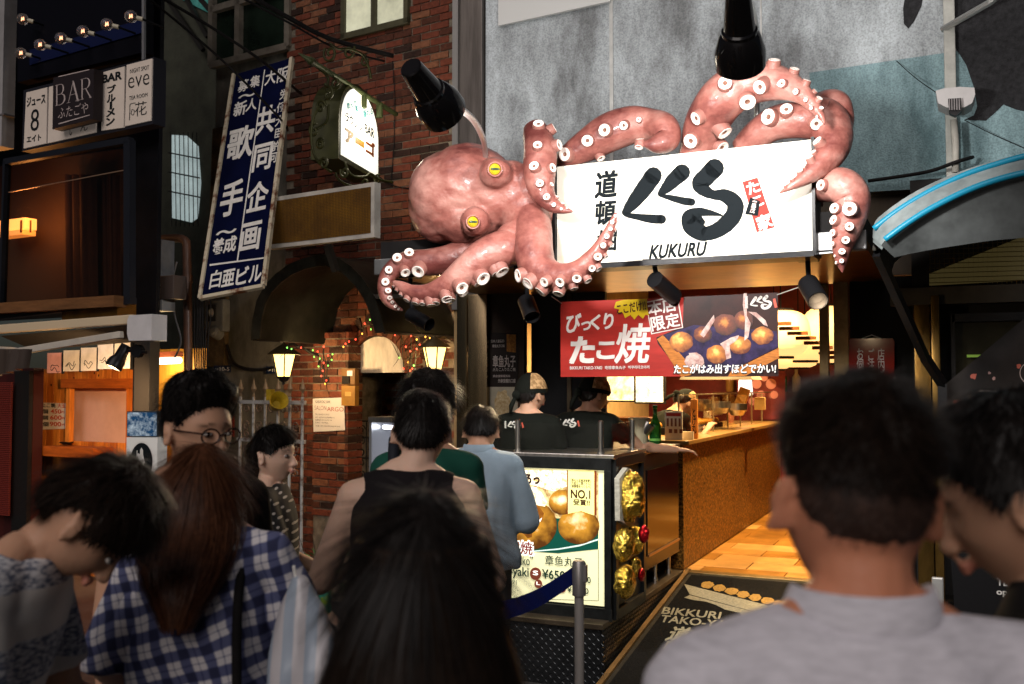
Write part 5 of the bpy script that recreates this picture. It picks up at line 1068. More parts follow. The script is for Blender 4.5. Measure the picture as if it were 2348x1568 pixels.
def serif(mb, fr, ch, x0, y0, w, h, sl):
    L = {'B': [[(0, 0, .07), (0, 1, .07)], [(0, 0, .03), (.5, 0, .03), (.72, .12, .07), (.72, .32, .07), (.5, .47, .03), (0, .47, .03)], [(.5, .47, .03), (.85, .6, .08), (.85, .86, .08), (.5, 1, .03), (0, 1, .03)], [(-.18, 0, .025), (.2, 0, .025)], [(-.18, 1, .025), (.2, 1, .025)]],
         'A': [[(.48, 0, .03), (.02, 1, .025)], [(.48, 0, .08), (.92, 1, .09)], [(.2, .64, .022), (.75, .64, .022)], [(-.14, 1, .022), (.2, 1, .022)], [(.7, 1, .022), (1.1, 1, .022)]],
         'R': [[(0, 0, .07), (0, 1, .07)], [(0, 0, .03), (.5, 0, .03), (.8, .13, .08), (.8, .36, .08), (.5, .5, .03), (0, .5, .03)], [(.4, .5, .05), (.95, 1, .08)], [(-.18, 0, .025), (.2, 0, .025)], [(-.18, 1, .025), (.2, 1, .025)], [(.8, 1, .022), (1.1, 1, .022)]]}[ch]
    for st_ in L: fr.stroke(mb, [(x0 + a * w, y0 + b * h + sl * a * w, c * w) for a, b, c in st_], .003, .0006)
mb = MB(); serif(mb, S2, 'B', 131, 196, 20, 46, -.25); serif(mb, S2, 'A', 157, 190, 24, 46, -.25); serif(mb, S2, 'R', 189, 182, 20, 46, -.25); mb.build('lettering', mpale, s, fix=False)
S2.text('ふたごや', 168, 253, 68, 26, mpale, 'lettering', s, .003, -.005, slant=.1)
mb = MB(); S2.stroke(mb, [(136, 176, 1.2), (205, 160, 1)], .003, .001); S2.stroke(mb, [(136, 284, 1.4), (206, 264, 1)], .003, .001); mb.build('light_tube', mpale, s, fix=False)
# glazed bay with orange lamp and curtains behind
bay = thing('glazed_bay', 'dark glazed bay window with orange lamp glow and curtains behind', 'window', FL.pt(-.8, 2.4, .3))
W1 = FLl(.30)
mb = MB()
for (a, b, w) in (((14, 372), (300, 322), .05), ((-20, 728), (306, 690), .05), ((297, 322), (297, 692), .07), ((16, 372), (4, 725), .03)): mb.bar(W1.hit(*a), W1.hit(*b), w, .06, up=NL)
mb.build('frame', mat('bay_steel', (.02, .022, .03), .4, .5), bay)
M_bayglass = mat('bay_glass', (.9, .9, .9), .02, spec=.5); n_ = M_bayglass.node_tree; n_.nodes.clear(); o_ = n_.nodes.new('ShaderNodeOutputMaterial'); a_ = n_.nodes.new('ShaderNodeBsdfTransparent'); a_.inputs[0].default_value = (.75, .7, .66, 1); b_ = n_.nodes.new('ShaderNodeBsdfGlossy'); b_.inputs[1].default_value = .03; m_ = n_.nodes.new('ShaderNodeMixShader'); f_ = glass_fac(n_); n_.links.new(f_.outputs[0], m_.inputs[0]); n_.links.new(a_.outputs[0], m_.inputs[1]); n_.links.new(b_.outputs[0], m_.inputs[2]); n_.links.new(m_.outputs[0], o_.inputs[0])
mb = MB(); W1.poly(mb, [(-20, 380), (297, 324), (297, 690), (-20, 724)], -.01, .005); mb.build('pane', M_bayglass, bay)
mb = MB(); W1.poly(mb, [(20, 440), (292, 388), (292, 390), (20, 442)], .0, .006); mb.build('rail', mat('rail_copper', (.45, .28, .18), .35, .7), bay)
cu_ = MB(); W0 = FLl(-.30); M_curt = mat('curtain_orange', hexc('3a1c0c'), .8, var=.35, vscale=8, stretch=(8, 8, 1))
for (x0, x1) in ((150, 215), (238, 268)):
    n = 14; vs = []
    for i in range(n + 1):
        x = x0 + (x1 - x0) * i / n; z = .03 * math.sin(i * 1.7); vs += [W0.hit(x, 400) + NL * z, W0.hit(x + 4, 690) + NL * z]
    cu_.add(vs, [(2 * i, 2 * i + 1, 2 * i + 3, 2 * i + 2) for i in range(n)])
cu_.build('curtain', M_curt, bay, smooth=True, fix=False)
mb = MB(); W00 = FLl(-.42); W00.poly(mb, [(-120, 400), (300, 340), (300, 700), (-120, 730)], 0, .02); mb.build('room_wall', mat('room_wall', (.06, .028, .012), .7), bay)
mb = MB(); mb.prism([FL.pt(u0, 2.33, -.5), FL.pt(u1b, 2.33, -.5), FL.pt(u1 - .24, 2.33, .36), FL.pt(u0, 2.33, .36)], Vector((0, 0, .06))); mb.build('sill_board', M_dark, bay)
lp = thing('wall_lamp', 'glowing orange paper lamp behind the glazed bay', 'lamp', FLl(-.2).hit(52, 540))
mb = MB(); lrect(FLl(-.3), 18, 84, 507, 532, 0, .12, mat('lamp_paper', (1, .6, .25), .7, emit=3.2, ecol=(1, .36, .08)), 'shade', lp); lrect(FLl(-.31), 20, 82, 534, 545, 0, .14, mat('lamp_paper2', (1, .6, .25), .7, emit=1.2, ecol=(1, .30, .05)), 'lower_shade', lp)
lrect(FLl(-.165), 48, 51, 505, 533, 0, .01, M_wooddark, 'slat', lp); lrect(FLl(-.165), 70, 72, 505, 533, 0, .01, M_wooddark, 'slat', lp)
ld = bpy.data.lights.new('wall_lamp_bulb', 'POINT'); ld.energy = 16; ld.color = (1, .40, .10); ld.shadow_soft_size = .1; lo = bpy.data.objects.new('wall_lamp_bulb', ld); COL.objects.link(lo); setpar(lo, lp); lo.location = FLl(-.05).hit(60, 500)
# ledge boards over the awning
lrect(FLl(.30), -30, 290, 690, 714, 0, .12, mat('ledge_wood', hexc('6e4a2c'), .5, var=.3, stretch=(1, 1, 6)), 'ledge', bar)
lrect(FLl(.14), 186, 312, 694, 740, 0, .18, mat('ledge_brass', hexc('6a4a1c'), .35, .5, var=.4), 'fascia_box', bar)
# ---------------------------------------------------------------- awning
aw = thing('folding_awning', 'cream folding awning with white end cap and jointed arm', 'awning', FL.pt(-.5, 2.2, .3))
A1 = FLl(.55)
mb = MB(); mb.bar(A1.hit(-30, 757), A1.hit(308, 732), .07, .055, up=NL, bev=.01); mb.build('cassette', mat('awning_cream', (.60, .48, .32), .5), aw)
mb = MB(); a, v1 = A1.uv(302, 724); b, v0 = A1.uv(357, 780); A1.upoly(mb, [(a + .02, v0), (b, v0 - .002), (b, v1 + .002), (a + .02, v1), (a, (v0 + v1) / 2 + .06), (a, (v0 + v1) / 2 - .04)], -.10, .14); mb.build('end_cap', mat('cap_white', (.55, .53, .53), .45, var=.08), aw)
mb = MB(); F0 = FLl(.5); mb.add([F0.hit(0, 770), F0.hit(305, 745), F0.hit(305, 775) - NL * .3, F0.hit(0, 800) - NL * .3], [(0, 1, 2, 3)]); mb.build('canvas', mat('canvas_dark', (.03, .028, .026), .8), aw)
M_armw = mat('arm_pale', (.50, .45, .38), .5, var=.15)
mb = MB(); mb.bar(A1.hit(300, 768) + NL * .08, A1.hit(110, 808) + NL * .25, .05, .045, up=NL, bev=.006); mb.build('arm', M_armw, aw)
mb = MB(); mb.bar(A1.hit(112, 806) + NL * .25, A1.hit(52, 800) + NL * .7, .045, .04, up=NL, bev=.006); mb.build('arm', M_armw, aw)
mb = MB(); mb.lathe([(.03, -.03), (.03, .03)], Matrix.Translation(A1.hit(110, 807) + NL * .25), 12); mb.build('elbow', M_steeldark, aw)
mb = MB(); mb.bar(A1.hit(-40, 790) + NL * .4, A1.hit(70, 782) + NL * .4, .045, .08, up=NL, bev=.006); mb.build('front_bar', mat('front_bar', (.42, .34, .26), .45), aw)
mb = MB(); F0 = FLl(.9); n = 12; vs = []
for i in range(n + 1):
    x = -30 + 98 * i / n; z = .03 * math.sin(i * 1.9); vs += [F0.hit(x, 800) + NL * z, F0.hit(x * .8, 868 - i * 2) + NL * z * 2]
mb.add(vs, [(2 * i, 2 * i + 1, 2 * i + 3, 2 * i + 2) for i in range(n)]); mb.build('vinyl_flap', mat('vinyl', (.08, .06, .05), .12, .2), aw, smooth=True, fix=False)
# five autograph cards
ck = [(111, 145, 809, 855, 'pinkish signed card hung first from the left under the awning', (.62, .30, .25)), (148, 186, 803, 851, 'cream signed card hung second under the awning', (.62, .55, .45)), (188, 225, 797, 850, 'pale signed card hung third under the awning', (.58, .54, .5)), (226, 263, 788, 846, 'bluish signed card hung fourth under the awning', (.55, .54, .56)), (265, 302, 783, 845, 'pale signed card behind the black spot lamp', (.58, .55, .5))]
CFr = FLl(.12)
for i, (x0, x1, y0, y1, lab, c) in enumerate(ck):
    th = thing('signed_card', lab, 'card', CFr.hit((x0 + x1) / 2, y1), 'signed cards under the awning'); lrect(CFr, x0, x1, y0, y1, 0, .012, mat('card_%d' % i, c, .45, var=.15, vscale=12), 'card', th)
    lrect(CFr, x1, x1 + 2, y0, y1 + 2, -.004, .02, M_black, 'edge', th)
    mb = MB(); rr = random.Random(i)
    for j in range(2): CFr.stroke(mb, [(x0 + 5 + rr.random() * 4 + k * 5, (y0 + y1) / 2 + 8 + rr.uniform(-7, 7) + j * 6, .7) for k in range(5)], .0135, .0006)
    mb.build('signature', M_ink, th, fix=False)
CFr.text('名物一番', 128, 820, 24, 8, mat('seal_red', hexc('b8503f'), .5), 'lettering', None, .0135) if False else None
# black spot lamp under the awning
sl = thing('awning_spot', 'black spot lamp clamped below the awning end cap', 'lamp', CFr.hit(290, 800))
F0 = FLl(.5); p, q = F0.hit(290, 792), FLl(.55).hit(270, 825)
mb = MB(); mb.lathe([(0, 0), (.04, 0), (.042, .10), (.062, .13), (.062, .19), (.055, .19), (.05, .13), (0, .12)], Matrix.Translation(p) @ (q - p).normalized().to_track_quat('Z', 'Y').to_matrix().to_4x4(), 18, cap=False); mb.build('can', M_black, sl, smooth='auto')
mb = MB(); mb.tube([p + (q - p) * .3, F0.hit(310, 805), F0.hit(335, 808)], .014, 8); mb.lathe([(.05, -.02), (.05, .02)], Matrix.Translation(F0.hit(316, 805)) @ Matrix.Rotation(R(90), 4, 'X'), 16); mb.build('mount', M_black, sl)
ld = bpy.data.lights.new('awning_spot_bulb', 'SPOT'); ld.energy = 260; ld.color = (1, .60, .28); ld.spot_size = R(120); ld.spot_blend = .7; ld.shadow_soft_size = .05; lo = bpy.data.objects.new('awning_spot_bulb', ld); COL.objects.link(lo); setpar(lo, sl); pp = q + (q - p) * .5; lo.matrix_basis = Matrix.Translation(pp) @ (-(FLl(-.5).hit(200, 960) - pp)).to_track_quat('Z', 'Y').to_matrix().to_4x4()
# ---------------------------------------------------------------- wooden kiosk below
kio = thing('wooden_kiosk', 'knotty plank kiosk front glowing orange under the awning', 'kiosk', FL.pt(-.6, 0, -.3))
KF = FLl(-.40); kx0, kx1 = KF.uv(92, 1000)[0], KF.uv(332, 1000)[0]; kzt = KF.uv(200, 845)[1]
ox0, ox1, oz0, oz1 = KF.uv(168, 950)[0], KF.uv(318, 950)[0], KF.uv(200, 1012)[1], KF.uv(200, 884)[1]
plank_m = [M_wood, mat('plank_wood_b', hexc('a4561a'), .5, var=.35, vscale=5, stretch=(9, 9, 1), bump=.08, bscale=14), mat('plank_wood_c', hexc('c47429'), .5, var=.3, vscale=5, stretch=(9, 9, 1), bump=.08, bscale=14)]
u = kx0; i = 0
while u < kx1:
    w = .098; segs = [(0, kzt)] if (u + w < ox0 or u > ox1) else [(0, oz0), (oz1 + .06, kzt)]
    for (a, b) in segs: mb = MB(); mb.box(KF.pt(u + w / 2, (a + b) / 2, 0), (w - .004, .02, b - a), Matrix.Rotation(A_L, 3, 'Z'), bev=.002); mb.build('plank', plank_m[i % 3], kio)
    u += w; i += 1
# knots
mb = MB()
for i in range(26):
    u = random.uniform(kx0, kx1); z = random.uniform(.9, kzt)
    if ox0 < u < ox1 and oz0 < z < oz1: continue
    pts = [(u + math.cos(t) * .009, z + math.sin(t) * .013) for t in [k * math.pi / 4 for k in range(8)]]; KF.upoly(mb, pts, .0105, .0008)
mb.build('knots', mat('knot', hexc('3a1a08'), .6), kio)['kind'] = 'stuff'
lrect(KF, 155, 332, 868, 890, .005, .07, mat('beam_orange', hexc('9a4c16'), .5, var=.3, stretch=(1, 1, 7)), 'header', kio, .004)
lrect(KF, 162, 171, 888, 1018, .005, .05, plank_m[2], 'jamb', kio, .003); lrect(KF, 300, 318, 888, 1018, .004, .05, plank_m[1], 'jamb', kio, .003); lrect(KF, 319, 330, 888, 1030, .006, .055, plank_m[0], 'jamb', kio, .003)
lrect(FLl(-.52), 165, 322, 880, 1020, 0, .02, mat('pink_blind', (.55, .32, .24), .7, var=.08), 'blind', kio)
lrect(KF, 148, 262, 1022, 1045, .0, .22, mat('beam_orange', hexc('9a4c16'), .5), 'shelf', kio, .004)
mb = MB(); q = KF.hit(170, 1018) + NL * .08; mb.lathe([(.03, 0), (.06, .02), (.062, .025), (.0, .012)], Matrix.Translation(q), 16, cap=False); tag(mb.build('ashtray', M_black, smooth='auto'), 'small black dish on the kiosk shelf', 'dish')
# price bill on the planks
pb_ = thing('price_bill', 'hand-lettered dumpling price bill on the kiosk planks', 'sign', KF.hit(130, 984)); BF2 = Fr(KF.pt(0, 0, .014), EXL)
lpoly(BF2, [(94, 923), (167, 925), (165, 982), (90, 985)], 0, .002, mat('bill_paper', (.62, .50, .40), .6), 'sheet', pb_)
mredp = mat('bill_red', hexc('b84018'), .6)
for t, x, y, w, h, m_ in (('たこ焼', 112, 929, 32, 10, M_ink), ('大玉', 142, 930, 18, 10, mredp), ('6個', 101, 943, 20, 10, M_ink), ('450', 129, 943, 24, 10, mredp), ('円', 145, 945, 6, 5, mredp), ('8個', 101, 957, 20, 10, M_ink), ('600', 129, 957, 26, 10, mredp), ('円', 146, 959, 6, 5, mredp), ('12個', 100, 972, 24, 10, M_ink), ('900', 128, 972, 26, 10, mredp), ('円', 146, 974, 6, 5, mredp), ('醤油', 158, 942, 12, 7, M_ink), ('ソース', 158, 958, 12, 7, M_ink), ('マヨ', 158, 972, 12, 6, M_ink)): BF2.text(t, x, y, w, h, m_, 'lettering', pb_, .004, .02)
# black post with hooks, lit yellow passage behind it
lrect(FLl(.02), 328, 363, 770, 1250, 0, .10, mat('post_black', (.018, .017, .017), .45), 'corner_post', bar, .004)
psg = thing('lit_passage', 'yellow plank passage with a fluorescent tube behind the black post', 'passage', FL.pt(.2, 0, -1.2))
YF = FLl(-1.15); lrect(YF, 340, 470, 800, 1300, 0, .03, mat('yellow_planks', hexc('b88432'), .5, var=.25, vscale=4, stretch=(8, 8, 1)), 'plank_wall', psg)
tb = thing('tube_light', 'white fluorescent tube light in the yellow passage', 'lamp', FLl(-1.0).hit(392, 835))
mb = MB(); a, b = FLl(-1.0).hit(362, 828), FLl(-1.0).hit(412, 826); mb.tube([a, b], .030, 10); mb.build('tube', mat('tube_white', (1, .95, .8), .4, emit=6, ecol=(1, .86, .58)), tb); mb = MB(); mb.bar(a + Vector((0, 0, .06)), b + Vector((0, 0, .06)), .08, .05); mb.build('housing', mat('housing_red', (.3, .08, .04), .5), tb)
ld = bpy.data.lights.new('tube_glow', 'POINT'); ld.energy = 14; ld.color = (1, .72, .36); ld.shadow_soft_size = .12; lo = bpy.data.objects.new('tube_glow', ld); COL.objects.link(lo); setpar(lo, tb); lo.location = (a + b) / 2 - Vector((0, 0, .12)) + NL * .1
# dark kiosk flank and red shutter at the picture edge
lrect(FLl(-.2), -40, 96, 845, 1300, 0, .1, mat('flank_maroon', (.035, .006, .006), .5), 'flank', kio)
lrect(FLl(-.08), 38, 72, 850, 1300, 0, .04, M_black, 'flank_post', kio)
sh = thing('roller_shutter', 'red lit roller shutter of thin slats at the left picture edge', 'shutter', FLl(.0).hit(10, 1170))
SFm = FLl(.0); a, _ = SFm.uv(-60, 1000); b, _ = SFm.uv(25, 1000); z0, z1 = SFm.uv(10, 1180)[1], SFm.uv(10, 875)[1]
sl_ = MB(); sl_.box((0, 0, 0), (b - a, .02, .011), bev=.002); o = sl_.build('slat', mat('slat_red', (.08, .014, .012), .4, emit=.02, ecol=(1, .1, .06))); dsl = o.data; bpy.data.objects.remove(o)
z = z0; 
while z < z1: o = bpy.data.objects.new('slat', dsl); COL.objects.link(o); setpar(o, sh); o.matrix_basis = Matrix.Translation(SFm.pt((a + b) / 2, z)) @ Matrix.Rotation(A_L, 4, 'Z'); z += .0165
# ---------------------------------------------------------------- penguin bar street stand
qn = Q(285, 1300, 6.3); pst = thing('light_stand', 'square street sign stand with penguin roundels and picture on top', 'sign', (qn.x, qn.y, 0))
R1 = Fr((qn.x, qn.y, 0), Vector((math.cos(R(14)), math.sin(R(14)), 0))); w1 = R1.uv(361, 1000)[0]
Lx = Vector((-math.sin(R(14)), math.cos(R(14)), 0)); R2 = Fr((qn.x, qn.y, 0), -Lx); w2 = -R2.uv(253, 1000)[0]
zt, zm, zb = R1.uv(285, 943)[1], R1.uv(285, 1001)[1], R1.uv(285, 1115)[1]
w2 = max(.12, min(.5, w2))
def prism4(z0, z1, m, nm, g=0.): mb = MB(); c = R1.pt(0, z0); mb.prism([c, R1.pt(w1, z0), R1.pt(w1, z0) + Lx * w2, c + Lx * w2], Vector((0, 0, z1 - z0))); return mb.build(nm, m, pst)
prism4(.05, zb, M_black, 'base'); prism4(zb + .002, zm - .004, mat('stand_white', (.62, .60, .56), .45, emit=.22), 'lightbox'); prism4(zm, zt, mat('stand_dark', (.04, .05, .06), .5), 'top_box')
mb = MB(); R1.upoly(mb, [(.006, zm + .006), (w1 - .006, zm + .006), (w1 - .006, zt - .006), (.006, zt - .006)], .001, .002); mb.build('picture', mat('picture_blue', hexc('1d4a72'), .2, col2=hexc('c8dce8'), vscale=22, thr=(.42, .68), emit=.25, detail=6), pst)
mb = MB(); R2.upoly(mb, [(-w2 + .006, zm + .006), (-.006, zm + .006), (-.006, zt - .006), (-w2 + .006, zt - .006)], .001, .002); mb.build('picture', mat('picture_map', hexc('8a7a52'), .4, col2=hexc('3a3020'), vscale=45, thr=(.45, .55)), pst)
def roundel(fr, cu, w, l0):
    zc = (zm + zb) / 2; n = 28; rv = (zm - zb) * .38
    ov = lambda k: [(cu + math.cos(t * 2 * math.pi / n) * w * k, zc + math.sin(t * 2 * math.pi / n) * rv * k) for t in range(n)]
    mb = MB(); fr.upoly(mb, ov(1.08), l0, .001); mb.build('roundel_ring', M_white, pst); mb = MB(); fr.upoly(mb, ov(1.0), l0 + .0015, .001); mb.build('roundel', M_ink, pst)
    pts = [(.0, .75), (.14, .62), (.16, .35), (.34, -.05), (.24, -.08), (.28, -.35), (.12, -.62), (-.16, -.62), (-.22, -.3), (-.14, .1), (-.30, .45), (-.36, .40), (-.2, .05), (-.12, .4), (-.12, .62)]
    mb = MB(); fr.upoly(mb, [(cu + a * w, zc + b * rv) for a, b in pts], l0 + .003, .001); mb.build('penguin_emblem', M_white, pst)
    mb = MB(); fr.upoly(mb, [(cu - .42 * w, zc - .5 * rv), (cu - .36 * w, zc - .5 * rv), (cu - .36 * w, zc + .6 * rv), (cu - .42 * w, zc + .6 * rv)], l0 + .003, .001); mb.build('penguin_cane', M_white, pst)
    mb = MB(); fr.upoly(mb, [(cu + math.cos(t * 2 * math.pi / n) * w * .42, zc - .62 * rv + math.sin(t * 2 * math.pi / n) * rv * .30) for t in range(n)], l0 + .0045, .001); mb.build('emblem_ball', mat('ball_red', hexc('a01810'), .4), pst)
roundel(R1, w1 / 2, w1 * .36, .001); roundel(R2, -w2 / 2, w2 * .36, .001)
# ================================================================ between the buildings: pipes, boxes, meter, wires
M_pvc = mat('pipe_brown', hexc('4a3226'), .4, var=.3)
DP = FLl(-.35)
mb = MB(); pts = [DP.hit(372, 548), DP.hit(405, 546), DP.hit(424, 552), DP.hit(428, 575), DP.hit(430, 700), DP.hit(432, 905), DP.hit(434, 1200)]; mb.tube([Vector(p) for p in smooth_path([tuple(p) for p in pts], 5)], .036, 12); mb.lathe([(.045, -.03), (.045, .03)], Matrix.Translation(DP.hit(429, 640)), 14); tag(mb.build('drain_pipe', M_pvc, smooth='auto'), 'brown drain pipe with elbow beside the black corner', 'pipe')
def jbox(fr, x0, x1, y0, y1, m, label, nm='junction_box', th=.14, cat='box'): return tag(lrect(fr, x0, x1, y0, y1, 0, th, m, nm, None, .006), label, cat)
mg_ = mat('box_grey', (.11, .11, .115), .5, var=.3)
jbox(FLl(-.30), 366, 400, 555, 655, mg_, 'tall grey equipment box beside the brown drain pipe'); jbox(FLl(-.30), 372, 402, 665, 715, mat('box_pale', (.22, .22, .22), .5), 'pale junction box under the tall grey box'); jbox(FLl(-.28), 398, 428, 635, 688, mat('box_brown', (.06, .045, .04), .5), 'brown junction box strapped to the drain pipe')
me_ = thing('electric_meter', 'grey electric meter with glass window on the concrete wall', 'meter', FB.hit(505, 775))
mF = Fr(FB.pt(0, 0, .02), EXB)
lrect(mF, 484, 528, 688, 762, 0, .10, mat('meter_grey', (.13, .125, .11), .5, var=.3), 'case', me_, .02); lrect(mF, 494, 512, 700, 738, .10, .012, mat('meter_glass', (.03, .03, .03), .08), 'window', me_); 
mb = MB(); mF.disc(mb, 503, 718, 6, 10, .113, .002); mb.build('dial', mat('dial', (.5, .48, .42), .5), me_)
mb = MB(); c = mF.hit(510, 765) + NB * .08; mb.lathe([(.06, -.05), (.06, .05), (.04, .07)], Matrix.Translation(c) @ Matrix.Rotation(R(70), 4, 'X'), 16); mb.build('terminal', mat('meter_grey', (.1, .1, .1), .5), me_, smooth='auto')
NP = [(510, 846, '10-5', 'blue house number plate under the electric meter'), (630, 848, '10-5', 'blue house number plate beside the left lantern')]
for (x, y, t, lab) in NP:
    th = thing('number_plate', lab, 'sign', mF.hit(x, y + 8), 'house number plates'); lrect(mF, x - 19, x + 19, y - 8, y + 8, .0, .006, mat('plate_navy', hexc('10203c'), .4), 'plate', th); mF.text(t, x + 6, y, 22, 9, M_white, 'lettering', th, .008, .01); mF.text('大阪', x - 12, y, 8, 5, M_white, 'lettering', th, .008, .0)
# cables: each a thing
def cable(pts, r, label, nm='overhead_cable', m=None, sag=0.): 
    mb = MB(); mb.tube([Vector(p) for p in smooth_path([tuple(p) for p in pts], 8)], r, 6); return tag(mb.build(nm, m or M_blackmatte, smooth=True), label, 'cable')
cable([Q(320, -20, 7.0), Q(500, 130, 7.6), Q(640, 270, 8.3), Q(660, 300, 9.6)], .010, 'thin black cable crossing the blue sign diagonally')
cable([Q(345, -20, 7.0), Q(480, 60, 7.4), Q(600, 140, 8.0), Q(690, 215, 9.2)], .013, 'thick black cable sloping over the brown window')
cable([Q(540, -30, 7.5), Q(660, 40, 8.0), Q(760, 90, 8.5), Q(900, 128, 8.95)], .022, 'twisted black power line ending on the brick wall')
cable([Q(545, -10, 7.5), Q(662, 52, 8.0), Q(770, 110, 8.5), Q(880, 140, 8.95)], .010, 'thin black wire under the twisted power line')
cable([DP.hit(405, 600), DP.hit(395, 650), DP.hit(400, 720), DP.hit(415, 780), DP.hit(400, 820)], .008, 'loose grey cable looping beside the drain pipe', 'loose_cable', mg_)
cable([mF.hit(520, 790), mF.hit(540, 835), mF.hit(590, 848), mF.hit(640, 840)], .016, 'black conduit curving from the meter to the left lantern', 'conduit')
cable([mF.hit(900, 140), mF.hit(905, 230), mF.hit(903, 330), mF.hit(896, 420)], .005, 'thin wire hanging down the brick wall', 'hanging_wire')
cable([mF.hit(868, 405), mF.hit(900, 425), mF.hit(940, 432), mF.hit(960, 428)], .006, 'black wire from the lounge sign to the octopus', 'sign_wire')
for i in range(7): cable([DP.hit(448 + i * 5, 640), DP.hit(444 + i * 6 + random.uniform(-4, 4), 720), DP.hit(446 + i * 5, 800 + random.uniform(-20, 20)), DP.hit(450 + i * 3, 900 + i * 20)], .006, 'dark hanging wire in the bundle, ' + ['first', 'second', 'third', 'fourth', 'fifth', 'sixth', 'seventh'][i] + ' to the right of the drain pipe', 'bundle_wire').__setitem__('group', 'wire bundle by the drain pipe')
cable([mF.hit(447, 800), mF.hit(449, 1000)], .03, 'white conduit pipe on the concrete wall', 'conduit_pipe', mat('conduit_pale', (.3, .3, .28), .5))
jbox(mF, 457, 487, 0, 0 + 1, mg_, 'x') if False else None
lrect(mF, 440, 475, 905, 940, .0, .08, mat('box_pale', (.22, .22, .22), .5), 'switch_box', None, .006).__setitem__('label', 'pale switch box low on the concrete wall'); bpy.data.objects['switch_box']['category'] = 'box'
# ---------------------------------------------------------------- slanted blue sign
b_bl = Q(463, 680, 7.9); b_tl = Q(541, 170, 8.9); b_br = Q(601, 652, 7.72)
UF = Fr(b_bl, b_br - b_bl, b_tl - b_bl)
bs = thing('blue_sign', 'tall slanted navy sign with white vertical characters', 'sign', b_bl)
lpoly(UF, [(541, 170), (667, 133), (601, 654), (463, 680)], -.05, .05, mat('sign_navy', hexc('060a26'), .8, spec=.04, var=.3, vscale=3), 'board', bs)
M_rust = mat('rusty_white', (.42, .36, .26), .6, col2=hexc('5a2c10'), vscale=7, thr=(.5, .62))
for (a, b) in (((537, 170), (459, 684)), ((669, 133), (604, 654)), ((459, 684), (604, 656))): mb = MB(); mb.bar(UF.hit(*a), UF.hit(*b), .03, .035, up=UF.n); mb.build('frame_bar', M_rust, bs)
M_sw = mat('sign_lettering_white', (.60, .57, .53), .6, var=.12, vscale=20)
for ch, x, y, w, h in (('募', 558, 197, 22, 26), ('集', 585, 187, 22, 26), ('〜', 567, 219, 38, 7), ('新', 551, 249, 27, 31), ('人', 577, 240, 24, 27), ('歌', 552, 327, 56, 70), ('手', 532, 454, 48, 76), ('〜', 519, 532, 44, 9), ('養', 501, 565, 25, 35), ('成', 528, 560, 27, 35), ('大', 621, 177, 24, 33), ('阪', 649, 171, 24, 33), ('労', 651, 216, 17, 22), ('働', 645, 246, 19, 22), ('大', 641, 277, 18, 23), ('臣', 638, 305, 14, 20), ('許', 634, 335, 18, 22), ('可', 628, 362, 15, 22), ('共', 610, 275, 40, 60), ('同', 602, 360, 40, 58), ('企', 591, 450, 46, 64), ('画', 575, 542, 42, 62), ('白', 495, 640, 24, 40), ('亜', 524, 637, 27, 36), ('ビ', 556, 632, 26, 38), ('ル', 586, 627, 27, 36)):
    UF.text(ch, x, y, w, h, M_sw, 'lettering', bs, .003, .028 if w > 24 else .018)
for pts in ([(606, 160), (608, 160), (546, 598), (543, 598)], [(481, 606), (606, 590), (606, 593), (481, 610)]): lpoly(UF, pts, .002, .001, M_sw, 'dividing_line', bs)
# ---------------------------------------------------------------- amber louvre light box
lbF = Fr(Q(615, 575, 8.15), Vector((math.cos(R(-10)), math.sin(R(-10)), 0))); lb = thing('light_box', 'unlit amber mesh light box with white frame on the brick wall', 'sign', lbF.pt(.4, 0))
a, z0 = lbF.uv(612, 571); b = lbF.uv(858, 480)[0]; z1 = z0 + .42
mb = MB(); lbF.upoly(mb, [(a, z0), (b, z0), (b, z1), (a, z1)], -.07, .07); mb.build('case', mat('case_white', (.36, .33, .29), .5, var=.3, vscale=4), lb)
m = mat('amber_mesh', hexc('5a3a0c'), .5, col2=hexc('8a5f14'), vscale=2.5, thr=(.4, .75)); 
mb = MB(); lbF.upoly(mb, [(a + .035, z0 + .035), (b - .035, z0 + .035), (b - .035, z1 - .035), (a + .035, z1 - .035)], .001, .002); mb.build('panel', m, lb)
mb = MB(); nx, nz = 70, 30
for i in range(nx): u = a + .035 + (b - a - .07) * i / (nx - 1); lbF.upoly(mb, [(u - .001, z0 + .035), (u + .001, z0 + .035), (u + .001, z1 - .035), (u - .001, z1 - .035)], .003, .002)
for i in range(nz): v = z0 + .035 + (z1 - z0 - .07) * i / (nz - 1); lbF.upoly(mb, [(a + .035, v - .001), (b - .035, v - .001), (b - .035, v + .001), (a + .035, v + .001)], .0032, .002)
mb.build('mesh_grid', mat('mesh_dark', (.03, .018, .006), .6), lb)['kind'] = 'stuff'
mb = MB(); mb.bar(lbF.pt((a + b) / 2, z0 - .2, -.2), lbF.pt((a + b) / 2, z0, -.1), .05, .05); mb.build('bracket', M_iron, lb)
# ---------------------------------------------------------------- wrought iron lounge sign
exS = Vector((-math.sin(R(11.5)), math.cos(R(11.5)), 0)); oS = Q(779, 376, 7.9); LS = Fr(oS, exS)
lo_ = thing('lounge_sign', 'arched lit lounge sign box in wrought iron scrolls', 'sign', oS)
wS = LS.uv(868, 300)[0]; hS = LS.uv(824, 205)[1] - 0; hb = LS.uv(779, 376)[1]
zS0 = LS.uv(824, 385)[1] ; zTop = LS.uv(826, 203)[1]; sh_ = zTop - wS / 2 * 1.0
def archpts(g): 
    cz = zTop - wS * .42; return [(g, zS0 + g), (wS - g, zS0 + g)] + [(wS / 2 + math.cos(math.pi * i / 16) * (wS / 2 - g), cz + math.sin(math.pi * i / 16) * (wS * .42 - g)) for i in range(17)]
M_olive = mat('iron_olive', hexc('2c2c12'), .5, .3, var=.4, vscale=10)
thk = .24
